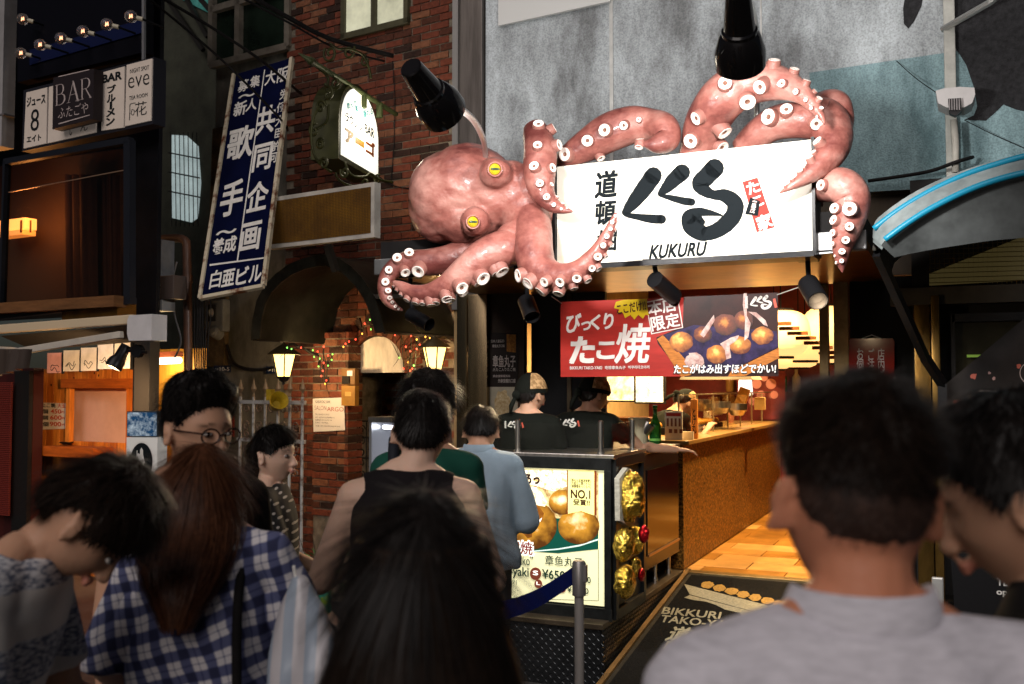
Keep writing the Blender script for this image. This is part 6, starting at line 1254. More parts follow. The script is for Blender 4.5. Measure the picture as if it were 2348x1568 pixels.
mb = MB(); LS.upoly(mb, archpts(-.02), -thk, thk - .004); mb.build('case', M_olive, lo_)
mb = MB(); LS.upoly(mb, archpts(.02), -.002, .006); mb.build('lit_panel', mat('lounge_white', (.9, .88, .8), .4, emit=.75, ecol=(1, .97, .88)), lo_)
mt_ = mat('ink_teal', hexc('1d7f86'), .6); mgrad = mat('ink_gold', hexc('7a5a1a'), .6); mgr2 = mat('ink_rust', hexc('6a3416'), .6)
def lt(s_, cx, cy, w, h, m_, o_=.01, a_=0.): LS.text(s_, cx, cy, w, h, m_, 'lettering', lo_, .006, o_, ang=a_)
cE = lambda x, y: ((850 + x / 3.137) / 1.3084, (x * 0 + y / 3.137) / 1.3084)
for s_, x, y, w, h, m_ in (('飲んで', 635, 985, 95, 75, mt_), ('唄って', 712, 1018, 90, 75, mt_), ('踊れる', 788, 1062, 95, 80, mt_)): lt(s_, *cE(x, y), w / 4.1, h / 5.2, m_, .02, 22)
lt('ラウンジ', *cE(660, 1150), 165 / 4.1, 95 / 4.6, M_ink, .03); lt('BAR', *cE(803, 1232), 90 / 4.1, 95 / 4.6, M_ink, .03)
for ch, x, y, w, h, m_ in (('ア', 615, 1292, 80, 130, mgrad), ('ー', 712, 1340, 78, 40, mgrad), ('ゴ', 812, 1395, 80, 130, mgr2)): lt(ch, *cE(x, y), w / 4.1, h / 4.3, m_, .06)
# scrolls around it, in the plane of the case front edge and the top bracket
IS = Fr(oS - exS * .04, -LS.n)     # the narrow front face of the case
ow = MB(); SP = Fr(oS - exS * .06 - LS.n * thk * .5, exS)
def px_scroll(x, y, r, turns, a0, hand=1, d=7.9, rad=.010, fr=None): 
    c = Q(x, y, d); s = d / FPX; pts = []; n = int(14 * turns)
    for i in range(n + 1):
        t = i / n; a = a0 + hand * t * turns * 2 * math.pi; q = r * s * (1 - .78 * t); pts.append(c + (EXB * math.cos(a) + Vector((0, 0, 1)) * math.sin(a)) * q)
    return pts
def ribbon(mb, pts, w=.05, th=.006):
    # flat iron strip: width across the view depth
    pts = [Vector(p) for p in pts]; wd = Vector((EXB.y * -1, EXB.x, 0)) * w / 2; 
    for i in range(len(pts) - 1): mb.bar(pts[i], pts[i + 1], th, w, up=EXB.cross((pts[i + 1] - pts[i]).normalized()) if True else (0, 0, 1))
sc = []
for (x, y, r, t, a0, h, d) in ((735, 245, 16, 1.4, 0, 1, 7.75), (752, 215, 18, 1.2, 2, -1, 7.75), (735, 330, 14, 1.4, 1, 1, 7.75), (742, 375, 14, 1.5, 3, -1, 7.75), (757, 122, 22, 1.3, 2.4, 1, 8.0), (800, 118, 18, 1.2, .5, -1, 8.2), (838, 140, 14, 1.2, 1.5, 1, 8.5), (770, 190, 16, 1.3, 0, -1, 7.9), (790, 395, 14, 1.4, 2.5, 1, 7.8), (838, 420, 14, 1.3, 0, -1, 8.3), (865, 412, 12, 1.2, 1, 1, 8.6), (720, 300, 18, 1., 1.2, 1, 7.7)): sc.append(px_scroll(x, y, r, t, a0, h, d))
for curve in ([(745, 190), (748, 215), (738, 240), (722, 262), (714, 300), (716, 340), (730, 372), (760, 395)], [(716, 300), (735, 290), (750, 275), (752, 240)], [(790, 372), (800, 395), (815, 405), (838, 405), (850, 398), (870, 412), (900, 418)], [(695, 130), (740, 165), (752, 180), (750, 200)], [(757, 100), (775, 112), (800, 112), (830, 125), (845, 155), (850, 180)], [(770, 395), (775, 410), (800, 425), (840, 430)]):
    sc.append([Q(x, y, 7.8 + (x - 740) * .004) for x, y in [(p[0], p[1]) for p in smooth_path([(a, b, 0) for a, b in curve], 6)]])
for pts in sc:
    mb = MB(); mb.tube(pts, .011, 6); mb.build('scroll', M_olive, lo_, smooth=True)
mb = MB(); A_, B_ = Q(684, 122, 7.4), Q(908, 262, 9.0); d_ = (B_ - A_); mb.tube([A_, A_ + d_ * .10, A_ + d_ * .12, A_ + d_ * .5, B_], [.004, .026, .020, .022, .022], 10); mb.build('spear_bar', mat('iron_verdigris', hexc('3c4428'), .5, .3, var=.4), lo_, smooth='auto')
mb = MB(); mb.tube([A_ + d_ * .10, A_ + d_ * .125], .032, 10); mb.build('spear_collar', M_olive, lo_)
for t in (.62, .80): 
    q = A_ + d_ * t; mb = MB(); mb.tube([q, q - Vector((0, 0, .12))], .03, 10); mb.build('hanger', MATS['iron_verdigris'], lo_)
lnp = bpy.data.lights.new('lounge_glow', 'POINT'); lnp.energy = 16; lnp.color = (1, .88, .68); lnp.shadow_soft_size = .15; l2 = bpy.data.objects.new('lounge_glow', lnp); COL.objects.link(l2); setpar(l2, lo_); l2.location = LS.pt(wS / 2, (zS0 + zTop) / 2, .12)
# ---------------------------------------------------------------- spear-topped fence
fn = thing('spear_fence', 'weathered white iron fence with spear tops and scrollwork', 'fence', FB.pt(fbu(620), 0, .5))
FF = Fr(Q(620, 1000, 8.2) * 1.0, EXB); FF.o.z = 0
M_fence = mat('fence_white', (.33, .32, .30), .5, .3, col2=(.09, .06, .045), vscale=14, thr=(.48, .68)); M_spear = mat('spear_bronze', (.20, .13, .07), .45, .5)
zsp = FF.uv(620, 868)[1]; zrl = FF.uv(620, 922)[1]; zr2 = FF.uv(620, 1010)[1]
bx = [551, 581, 608, 637, 664, 693]
for x in bx:
    u = FF.uv(x, 950)[0]; mb = MB(); mb.tube([FF.pt(u, .1), FF.pt(u, zsp - .15)], .013, 8); mb.build('picket', M_fence, fn)
    mb = MB(); mb.lathe([(.010, -.16), (.014, -.14), (.008, -.12), (.028, -.085), (.012, -.04), (.002, .0)], Matrix.Translation(FF.pt(u, zsp)) @ Matrix.Diagonal((1, .5, 1, 1)), 10); mb.build('spear_point', M_spear, fn)
ua, ub = FF.uv(545, 950)[0], FF.uv(700, 950)[0]
for zz in (zrl, zr2, .35): mb = MB(); mb.bar(FF.pt(ua, zz), FF.pt(ub, zz), .02, .03); mb.build('rail', M_fence, fn)
for i in range(len(bx) - 1):
    ucm = (FF.uv(bx[i], 950)[0] + FF.uv(bx[i + 1], 950)[0]) / 2
    for (dz, r, a0, h) in ((zrl - .05, .045, 1.5, 1), (zrl - .19, .04, 4.5, -1), (zr2 + .05, .04, 1.5, 1), (zr2 - .07, .045, 4.5, -1), (zr2 - .25, .045, 1.5, 1)):
        mb = MB(); scroll(mb, FF, ucm, dz, r, 1.2, a0, .006, h); mb.build('scroll', mat('scroll_rust', (.11, .07, .05), .5, .4), fn)
# yellow spot on the fence
ys = thing('yellow_spot', 'perforated yellow spot lamp clamped on the fence top', 'lamp', FF.pt(FF.uv(640, 915)[0], zrl))
p, q = Q(632, 930, 8.05), Q(648, 903, 7.85); Mq = Matrix.Translation(p) @ (q - p).normalized().to_track_quat('Z', 'Y').to_matrix().to_4x4()
mb = MB(); mb.lathe([(.03, -.04), (.05, .0), (.075, .12), (.078, .12), (.07, .115), (.03, .03), (0, .03)], Mq, 18, cap=False); mb.build('shade', mat('shade_yellow', hexc('8f7414'), .45, var=.3, vscale=20), ys, smooth='auto')
mb = MB(); mb.tube([p, FF.pt(FF.uv(636, 915)[0], zrl)], .012, 8); mb.box(Q(620, 905, 8.1), (.05, .05, .09)); mb.build('clamp', mat('shade_yellow', hexc('8f7414'), .45), ys)
# ---------------------------------------------------------------- lanterns by the arch
def coach_lantern(x, y, d, label):
    c = Q(x, y, d); s = d / FPX; th = thing('coach_lantern', label, 'lantern', c, 'coach lanterns by the archway')
    r1, r0, h = 29 * s, 17 * s, 50 * s; M_lg = mat('lantern_glass', (1, .85, .45), .4, emit=3.4, ecol=(1, .66, .20), var=.2, vscale=9)
    for k in range(6):
        a0, a1 = math.pi / 3 * k + .2, math.pi / 3 * (k + 1) + .2
        q = [c + Vector((math.cos(a) * r * .95, math.sin(a) * r * .95, z)) for a, r, z in ((a0, r0, -h / 2), (a1, r0, -h / 2), (a1, r1, h / 2), (a0, r1, h / 2))]
        mb = MB(); mb.add(q, [(0, 1, 2, 3)]); mb.build('pane', M_lg, th, fix=False)
        mb = MB(); mb.tube([c + Vector((math.cos(a0) * r0, math.sin(a0) * r0, -h / 2)), c + Vector((math.cos(a0) * r1, math.sin(a0) * r1, h / 2))], .006, 5); mb.build('rib', M_iron, th)
    mb = MB(); mb.lathe([(r1 * 1.35, 0), (r1 * 1.3, .01), (r1 * .7, 14 * s), (r1 * .3, 22 * s), (.01, 27 * s), (0, 30 * s)], Matrix.Translation(c + Vector((0, 0, h / 2))), 12); mb.build('cap', mat('lantern_cap', (.05, .035, .015), .5, .4), th, smooth='auto')
    mb = MB(); mb.lathe([(r0, 0), (r0 * .7, -8 * s), (.01, -13 * s), (.012, -18 * s), (0, -20 * s)], Matrix.Translation(c - Vector((0, 0, h / 2))), 12); mb.build('finial', M_iron, th)
    mb = MB(); mb.tube([c + Vector((0, 0, h / 2 + 20 * s)), c - NB * .12 + Vector((0, 0, h / 2 + 26 * s)), c - NB * .45 + Vector((0, 0, h / 2))], .012, 8); mb.build('bracket', M_iron, th)
    ld = bpy.data.lights.new('coach_lantern_bulb', 'POINT'); ld.energy = 45; ld.color = (1, .66, .32); ld.shadow_soft_size = .05; o = bpy.data.objects.new('coach_lantern_bulb', ld); COL.objects.link(o); setpar(o, th); o.location = c - NB * .09 + Vector((0, 0, -.02)) + EXB * .0
coach_lantern(650, 838, 9.0, 'glowing coach lantern left of the brick archway by the fence')
coach_lantern(996, 822, 8.2, 'glowing coach lantern right of the brick archway by the steel pier')
# fairy lights
fl_ = thing('fairy_lights', 'string of red green and amber fairy lights on twigs round the archway', 'string lights', FB.hit(870, 800))
cols = [mat('fairy_red', (1, .1, .06), .4, emit=4, ecol=(1, .06, .03)), mat('fairy_green', (.3, 1, .2), .4, emit=2, ecol=(.3, 1, .15)), mat('fairy_amber', (1, .6, .1), .4, emit=3.5, ecol=(1, .42, .06))]
bm_ = []
for q in cols: b = MB(); b.ell((0, 0, 0), (.0065, .0065, .008), None, 8, 6); o = b.build('bulb', q); bm_.append(o.data); bpy.data.objects.remove(o)
fp = [(658, 797, 1), (668, 800, 1), (690, 797, 0), (717, 803, 1), (728, 806, 0), (742, 795, 0), (752, 815, 0), (762, 812, 1), (733, 822, 1), (742, 832, 0), (730, 840, 1), (740, 850, 0), (752, 838, 1), (736, 862, 0), (748, 872, 0), (760, 825, 1), (720, 818, 1), (745, 880, 2), (787, 795, 2), (792, 788, 0), (800, 783, 0), (815, 778, 0), (830, 765, 2), (836, 742, 0), (848, 733, 1), (858, 740, 0), (872, 722, 1), (850, 755, 1), (868, 735, 0), (905, 768, 0), (920, 765, 0), (942, 770, 0), (955, 778, 2), (975, 772, 2), (985, 775, 2), (962, 790, 0), (968, 795, 0), (955, 800, 0), (975, 800, 0), (1005, 785, 1), (930, 795, 0), (940, 805, 0), (935, 830, 2), (925, 845, 0), (940, 850, 0), (948, 838, 1), (950, 860, 0), (938, 868, 0), (915, 820, 1), (945, 845, 0)]
for (x, y, k) in fp:
    o = bpy.data.objects.new('bulb', bm_[k]); COL.objects.link(o); setpar(o, fl_); o.location = Q(x, y, 8.75 - (x - 650) * .0012)
for grp in (fp[:18], fp[18:29], fp[29:]):
    pts = [Q(x, y, 8.76 - (x - 650) * .0012) for x, y, k in sorted(grp)]; mb = MB(); mb.tube(pts, .004, 4); mb.build('wire', mat('wire_green', (.02, .03, .015), .7), fl_)
tw = MB(); 
for i in range(60):
    x, y, k = random.choice(fp); c = Q(x, y, 8.78 - (x - 650) * .0012); a = c + Vector((random.uniform(-.12, .12), random.uniform(-.08, .1), random.uniform(-.15, .15))); tw.tube([c, (c + a) / 2 + Vector((random.uniform(-.03, .03), 0, random.uniform(-.03, .03))), a], [.004, .003, .001], 4)
tw.build('twigs', mat('twig', (.05, .03, .015), .8), fl_)['kind'] = 'stuff'
# karaoke bill on the pier, letter box beside the arch
KB_ = Fr(FB.pt(0, 0, PL + .012), EXB); kb_ = thing('karaoke_bill', 'white karaoke bar notice on the brick pier', 'poster', KB_.hit(755, 988))
lpoly(KB_, [(717, 914), (789, 911), (791, 986), (719, 990)], 0, .003, mat('bill_white', (.60, .57, .56), .5), 'sheet', kb_)
for t, x, y, w, h, m_ in (('KARAOKE BAR', 741, 921, 34, 7, M_ink), ('SALON', 735, 935, 27, 10, mat('salon_grey', hexc('8a6a68'), .5)), ('ARGO', 769, 938, 38, 10, mat('argo_red', hexc('8f3a2e'), .5)), ('TEL 06-6213-0722', 739, 950, 33, 3, M_ink), ('住所  大阪市中央区道頓堀1-10', 745, 957, 44, 3.4, M_ink), ('営業時間  PM 7:00-PM 1:00', 742, 963, 38, 3.4, M_ink), ('定休日   年中無休', 738, 969, 30, 3.4, M_ink), ('料金  PM 7:00-PM 9:00 ¥1,000', 752, 977, 56, 3.4, M_ink)): KB_.text(t, x, y, w, h, m_, 'lettering', kb_, .0045, 0.)
lbx = thing('letter_box', 'brown panel with meter and notice beside the archway', 'box', FB.hit(806, 930)); XF = Fr(FB.pt(0, 0, .14), EXB)
lrect(XF, 792, 823, 845, 882, 0, .06, mat('panel_brown', hexc('6a4a20'), .5, var=.3), 'upper_box', lbx, .004); lrect(XF, 792, 823, 884, 930, 0, .06, mat('panel_tan', hexc('8a6428'), .5, var=.25), 'lower_box', lbx, .004); lrect(XF, 795, 812, 862, 880, .061, .01, M_blackmatte, 'dial', lbx); lrect(XF, 806, 818, 850, 862, .061, .004, M_white, 'tag', lbx); lrect(XF, 801, 815, 898, 908, .061, .003, mat('slot', hexc('b08a4a'), .5), 'slot_plate', lbx)
# lit display fridge in front of the gate
fg = thing('display_fridge', 'small lit glass display fridge by the archway', 'fridge', FB.hit(878, 1050)); GFz = Fr(Q(850, 1100, 7.6), EXB); GFz.o.z = 0
a = GFz.uv(848, 1000)[0]; b = a + .42; zt_ = GFz.uv(870, 968)[1]
mb = MB(); GFz.upoly(mb, [(a, .5), (b, .5), (b, zt_), (a, zt_)], -.40, .02); mb.build('back', mat('fridge_back', (.55, .55, .6), .4, emit=.35, ecol=(.8, .85, 1)), fg)
for u in (a, b - .025): mb = MB(); GFz.upoly(mb, [(u, .0), (u + .025, .0), (u + .025, zt_), (u, zt_)], -.39, .40); mb.build('side', mat('fridge_frame', (.45, .45, .46), .3, .8), fg)
mb = MB(); GFz.upoly(mb, [(a, zt_), (b, zt_), (b, zt_ + .04), (a, zt_ + .04)], -.40, .42); mb.build('lid', M_steel, fg); mb = MB(); GFz.upoly(mb, [(a, 0), (b, 0), (b, .5), (a, .5)], -.38, .38); mb.build('base', M_steeldark, fg)
mb = MB(); mb.tube([GFz.pt(a + .05, zt_ - .04, -.1), GFz.pt(b - .05, zt_ - .04, -.1)], .015, 8); mb.build('light_strip', mat('strip_cool', (.9, .95, 1), .4, emit=9, ecol=(.85, .9, 1)), fg)
for i in range(3): mb = MB(); GFz.upoly(mb, [(a + .03, .65 + i * .17), (b - .03, .65 + i * .17), (b - .03, .66 + i * .17), (a + .03, .66 + i * .17)], -.36, .32); mb.build('shelf', mat('fridge_shelf', (.5, .5, .5), .3), fg)
# red notice board behind the fence
lrect(Fr(FB.pt(0, 0, .0), EXB), 502, 538, 898, 1000, 0, .02, mat('board_red', hexc('5a1c16'), .5, var=.2), 'notice_board', None); tag(bpy.data.objects['notice_board'], 'dull red notice board behind the man with glasses', 'sign')
# shrubs at the pier foot: leaves
pot = thing('potted_shrub', 'leafy green shrub at the foot of the brick pier', 'plant', (Q(745, 1330, 7.0).x, Q(745, 1330, 7.0).y, 0)); c0 = Vector((pot.location.x, pot.location.y, .32))
M_leaf = [mat('leaf_a', (.05, .12, .03), .5), mat('leaf_b', (.09, .17, .04), .5)]
lf = MB(); lf.add([(0, 0, 0), (.016, .02, .004), (0, .055, 0), (-.016, .02, .004)], [(0, 1, 2, 3)]); lms = []
for q in M_leaf: o = lf.build('leaf', q, fix=False); lms.append(o.data); bpy.data.objects.remove(o)
for i in range(130):
    o = bpy.data.objects.new('leaf', random.choice(lms)); COL.objects.link(o); setpar(o, pot)
    v = Vector((random.gauss(0, 1), random.gauss(0, 1), random.gauss(0, .8))).normalized() * random.uniform(.1, .24); o.matrix_basis = Matrix.Translation(c0 + v) @ v.to_track_quat('Y', 'Z').to_matrix().to_4x4() @ Matrix.Rotation(random.uniform(-1, 1), 4, 'X') @ Matrix.Scale(random.uniform(.9, 1.7), 4)
mb = MB()
for i in range(9): v = Vector((random.uniform(-.15, .15), random.uniform(-.15, .15), .2 + random.random() * .2)); mb.tube([(c0.x, c0.y, .1), c0 + v], [.006, .002], 5)
mb.build('stem', mat('twig', (.05, .03, .015), .8), pot); mb = MB(); mb.lathe([(.10, 0), (.14, .18), (.15, .18), (.13, .16), (0, .15)], Matrix.Translation((c0.x, c0.y, 0)), 18, cap=False); mb.build('pot', mat('terracotta', hexc('7a3c22'), .7), pot)
# ================================================================ right-hand bar front
KR = 6.75
rb_ = thing('penguin_bar_front', 'dark bar front with steel columns and window at the right edge', 'shopfront', P(2250, 1200, KR)); RFp = Fr((0, KR, 0))
def rrect(x0, x1, y0, y1, k, th, m, nm, bev=0.): fr = Fr((0, k, 0)); return lrect(fr, x0, x1, y0, y1, -th, th, m, nm, rb_, bev)
xq = P(2090, 900, KR).x
mb = MB(); mb.box(((xq + 3.4) / 2, KR + .35, 1.5), (3.4 - xq, .1, 3.1)); mb.build('wall', mat('bar_wall', (.010, .009, .008), .6, var=.4), rb_)
M_col = mat('column_brass', hexc('6a5228'), .3, .8, var=.45, vscale=4, stretch=(2, 2, .6), bump=.06)
mb = MB(); a, b = P(2096, 850, KR).x, P(2134, 850, KR).x; mb.box(((a + b) / 2, KR + .1, 1.25), (b - a, .2, 2.0), bev=.01); mb.build('column', M_col, rb_, smooth='auto')
mb = MB(); a, b = P(2136, 850, KR - .1).x, P(2156, 850, KR - .1).x; mb.box(((a + b) / 2, KR + .0, 1.25), (b - a, .2, 2.0), bev=.008); mb.build('column', M_col, rb_, smooth='auto')
rrect(2040, 2400, 655, 695, KR - .02, .1, mat('lintel', (.05, .042, .03), .6, var=.3), 'lintel')
rrect(2190, 2420, 735, 905, KR + .15, .03, mat('bar_window', (.03, .028, .016), .15, var=.5, vscale=2), 'window_pane')
rrect(2216, 2420, 812, 818, KR + .1, .01, mat('neon_green', (.2, .35, .05), .5, emit=.25), 'glow_strip')
for (a, b, c, d) in ((2182, 2192, 720, 1100), (2182, 2420, 716, 735)): rrect(a, b, c, d, KR + .05, .05, M_black, 'window_frame')
# wired glass transom
tr_ = Fr((0, KR + .05, 0)); mb = MB(); tr_.poly(mb, [(2130, 628), (2400, 520), (2400, 640), (2130, 655)], 0, .01); mb.build('wired_glass', mat('wired_glass', (.05, .045, .025), .25, var=.5, vscale=3, emit=.05, ecol=(.6, .45, .15)), rb_)
mb = MB()
for i in range(22): x = 2132 + i * 11; mb.tube([tr_.hit(x, 530) + Vector((0, -.008, 0)), tr_.hit(x, 650) + Vector((0, -.008, 0))], .0025, 4)
for i in range(11): y = 535 + i * 11; mb.tube([tr_.hit(2130, y + 4) + Vector((0, -.01, 0)), tr_.hit(2400, y - 4) + Vector((0, -.01, 0))], .0025, 4)
mb.build('wire_grid', mat('wire_brass', (.16, .12, .05), .4, .6), rb_)['kind'] = 'stuff'
sg_ = thing('bar_poster', 'black bar poster lettered in pale angular capitals at the right edge', 'sign', P(2290, 980, KR - .1)); SG = Fr((0, KR - .12, 0))
lpoly(SG, [(2168, 880), (2347, 730), (2420, 690), (2420, 1000), (2168, 1000)], -.02, .02, mat('poster_night', (.012, .009, .008), .35, var=.6, vscale=5), 'board', sg_)
SG.text('貸切パーティースペース', 2320, 901, 158, 14, mpale, 'lettering', sg_, .003, 0.); SG.text('PENGUIN BAR', 2322, 919, 164, 21, mpale, 'lettering', sg_, .003, .02)
for (x, y, r, c) in ((2232, 862, 7, 'bar_red'), (2278, 868, 4, 'bar_pink'), (2335, 840, 5, 'bar_red'), (2268, 855, 3, 'bar_pink'), (2195, 925, 9, 'bar_red')): mb = MB(); SG.disc(mb, x, y, r, r, .002, .001, 10, .3); mb.build('print', mat(c, (.5, .12, .08) if c == 'bar_red' else (.5, .3, .28), .5), sg_)
mb = MB(); n = 30
for i in range(n): a0, a1 = 2 * math.pi * i / n, 2 * math.pi * (i + 1) / n; SG.poly(mb, [(2362 + math.cos(t) * r, 855 + math.sin(t) * r * 1.0) for t, r in ((a0, 25), (a1, 25), (a1, 23.4), (a0, 23.4))], .002, .001)
mb.build('print', mpale, sg_)
bb = thing('price_board', 'low black trolley board with telephone lettering at the right edge', 'sign', P(2310, 1420, 5.6)); BBf = Fr((0, 5.6, 0))
lpoly(BBf, [(2178, 1268), (2440, 1275), (2440, 1440), (2190, 1425)], -.05, .05, M_black, 'board', bb)
BBf.text('TEL 06-6211', 2342, 1337, 115, 18, M_white, 'lettering', bb, .003, .02); BBf.text('open 18:00', 2340, 1362, 112, 18, M_white, 'lettering', bb, .003, .03)
lpoly(BBf, [(2180, 1420), (2440, 1438), (2440, 1455), (2185, 1438)], .0, .02, M_steeldark, 'bottom_rail', bb)
for x in (2210, 2400): c = BBf.hit(x, 1480); mb = MB(); mb.lathe([(.035, -.02), (.035, .02)], Matrix.Translation((c.x, 5.62, .155)) @ Matrix.Rotation(R(90), 4, 'Y'), 16); mb.bar((c.x, 5.62, .155), (c.x, 5.62, BBf.uv(x, 1430)[1]), .02, .02); mb.build('caster', M_black, bb)
mb = MB(); q = P(2150, 1370, 5.9); mb.box((q.x, 5.9, q.z), (.06, .03, .22), bev=.008); tag(mb.build('steel_tag', mat('tag_bright', (.5, .5, .48), .3, .6)), 'small white plastic plate behind the man in the pale shirt', 'plate')
# curved awning with blue tubes
ca = thing('curved_awning', 'curved grey metal awning with two blue tubes at right', 'awning', P(2250, 600, 5.6))
sp_ = [(2000, 545), (2005, 510), (2030, 485), (2080, 450), (2140, 418), (2210, 390), (2280, 368), (2347, 352), (2440, 335)]; sp2 = [(2020, 562), (2035, 545), (2075, 512), (2130, 477), (2190, 447), (2260, 423), (2320, 405), (2400, 390), (2480, 378)]
KA = 5.35; oa = smooth_path([(a, b, 0) for a, b in sp_], 5); ob = smooth_path([(a, b, 0) for a, b in sp2], 5); n = len(oa)
U = [P(a[0], a[1], KA) for a in oa]; W_ = [P(b[0], b[1], KA - .12) for b in ob]
mb = MB(); vs = U + W_; mb.add(vs, [(i, i + 1, n + i + 1, n + i) for i in range(n - 1)]); vs2 = [v + Vector((0, .02, -.02)) for v in vs]; mb.add(vs2, [(i, i + 1, n + i + 1, n + i) for i in range(n - 1)]); mb.build('fascia', mat('awning_grey', (.20, .23, .23), .4, .3, var=.4, vscale=5), ca, smooth=True)
lowp = [(2050, 590), (2120, 575), (2200, 562), (2270, 552), (2347, 545), (2440, 535)]
lw = smooth_path([(a, b, 0) for a, b in lowp], int(5 * 8 / 5)); lw = lw[:n] if len(lw) >= n else lw
m2_ = len(lw); LW = [P(x, y, KA - .1) for x, y, _ in lw]; WW = [W_[int(i * (n - 1) / (m2_ - 1))] for i in range(m2_)]
mb = MB(); mb.add(WW + LW, [(i, i + 1, m2_ + i + 1, m2_ + i) for i in range(m2_ - 1)]); mb.build('sheet', mat('poly_dark', (.05, .055, .055), .3, .2, var=.5, vscale=4), ca, smooth=True, fix=False)
mb = MB()
for i in range(n - 1):
    nx = 1
    a, b = U[i] + Vector((0, .02, -.03)), U[i + 1] + Vector((0, .02, -.03)); mb.add([a, b, b + Vector((0, 1.6, .0)), a + Vector((0, 1.6, .0))], [(0, 1, 2, 3)])
mb.build('roof_sheet', mat('roof_dark', (.05, .05, .045), .5, .3), ca, smooth=True, fix=False)
for i in range(12): 
    y = KA + .12 + i * .12; pts = [Vector((u.x, y, u.z - .05)) for u in U[::3]]; mb = MB(); mb.tube(pts, .012, 5); mb.build('corrugation', mat('corr', (.12, .115, .10), .5, .4), ca, smooth=True)
mtb = mat('tube_cyan', hexc('12708c'), .35)
mb = MB(); mb.tube([P(x, y, KA - .03) for x, y, _ in smooth_path([(2003, 525, 0), (2060, 482, 0), (2130, 440, 0), (2210, 402, 0), (2280, 378, 0), (2350, 358, 0), (2440, 340, 0)], 5)], .016, 10); mb.build('blue_tube', mtb, ca, smooth=True)
mb = MB(); mb.tube([P(x, y, KA - .16) for x, y, _ in smooth_path([(2028, 550, 0), (2080, 512, 0), (2140, 475, 0), (2215, 438, 0), (2280, 414, 0), (2350, 396, 0), (2440, 380, 0)], 5)], .016, 10); mb.build('blue_tube', mtb, ca, smooth=True)
mb = MB(); mb.bar(P(2010, 580, 5.5), P(2120, 820, 6.2), .04, .05); mb.bar(P(2120, 820, 6.2), P(2160, 880, 6.4), .04, .05); mb.bar(P(2160, 880, 6.4), P(2160, 1000, 6.4), .04, .05); mb.build('strut', M_black, ca)
mb = MB(); a, b = P(1865, 572, 5.44), P(1985, 560, 5.44); mb.bar(a, b, .05, .06); mb.build('end_bracket', mat('galv_bracket', (.40, .42, .43), .35, .8), ca)
# floodlight on a pole in front of the wall
fd = thing('flood_light', 'white fan-shaped flood lamp on a pole against the grey wall', 'lamp', P(2190, 390, 6.9))
mb = MB(); mb.tube([P(2190, 395, 6.9), P(2190, 330, 6.9), P(2186, 275, 6.9)], .022, 10); mb.build('pole', mat('pole_pale', (.45, .43, .38), .5, var=.2), fd, smooth=True)
FDf = Fr((0, 6.8, 0)); mb = MB(); FDf.poly(mb, [(2145, 212), (2165, 206), (2200, 203), (2233, 205), (2235, 220), (2228, 240), (2210, 250), (2170, 250), (2150, 240)], -.16, .20); mb.build('head', mat('flood_white', (.52, .50, .49), .4, var=.1), fd)
mb = MB(); FDf.poly(mb, [(2173, 235), (2202, 233), (2204, 262), (2190, 274), (2176, 268)], .04, .05); mb.build('ballast', M_black, fd)
for i in range(5): lrect(FDf, 2175 + i * 5.6, 2177.5 + i * 5.6, 236, 262, .09, .02, M_steeldark, 'fin', fd)
cable([P(2230, 360, 7.0), P(2190, 372, 6.85), P(2120, 395, 7.0), P(1990, 415, 7.08)], .012, 'black cable along the bottom of the grey wall', 'wall_cable')
cable([P(2055, 140, 7.12), P(2100, 180, 7.0), P(2150, 215, 6.85)], .003, 'thin stay wire from the wall hook to the flood lamp', 'stay_wire')
cable([P(2210, 275, 7.0), P(2280, 310, 7.05), P(2360, 345, 7.1)], .003, 'thin stay wire right of the flood lamp', 'stay_wire')
# ================================================================ people
def skin_mat(name, col):
    if name in MATS: return MATS[name]
    m = mat(name, col, .48, sss=.12, bump=.06, bscale=120); nt = m.node_tree; n = nt.nodes; l = nt.links; b = n['Principled BSDF']
    at = n.new('ShaderNodeAttribute'); at.attribute_name = 'tint'; mx = n.new('ShaderNodeMix'); mx.data_type = 'RGBA'; mx.blend_type = 'MULTIPLY'; mx.inputs[0].default_value = 1.
    mx.inputs[6].default_value = (*col, 1); l.new(at.outputs['Color'], mx.inputs[7]); l.new(mx.outputs[2], b.inputs['Base Color']); return m
SKIN = skin_mat('skin', (.52, .29, .185)); SKINP = skin_mat('skin_pale', (.70, .46, .34)); SKINR = skin_mat('skin_ruddy', (.56, .23, .13))
def hair_mat(name, col, rough=.42):
    m = mat(name, col, rough, var=.4, vscale=60, spec=.2); return m
H_BLACK = hair_mat('hair_black', (.010, .008, .007)); H_BROWN = hair_mat('hair_brown', (.075, .028, .013)); H_DARK = hair_mat('hair_darkbrown', (.016, .010, .007))
def capsule(mb, p0, p1, r0, r1, n=14, flat0=False, flat1=False, sy=1.0):
    p0, p1 = Vector(p0), Vector(p1); d = (p1 - p0); L = d.length; d = d / L; prof = []
    if flat0: prof += [(0, 0), (r0, 0)]
    else: prof += [(r0 * math.cos(a), -r0 * math.sin(-a) if False else r0 * math.sin(a)) for a in (R(-89), R(-60), R(-30), 0)]
    prof += [(r0 + (r1 - r0) * t, L * t) for t in (.33, .66)]
    if flat1: prof += [(r1, L), (0, L)]
    else: prof += [(r1 * math.cos(a), L + r1 * math.sin(a)) for a in (0, R(30), R(60), R(89))]
    mb.lathe([(max(r, .0005), z) for r, z in prof], Matrix.Translation(p0) @ d.to_track_quat('Z', 'Y').to_matrix().to_4x4() @ Matrix.Diagonal((1, sy, 1, 1)), n)
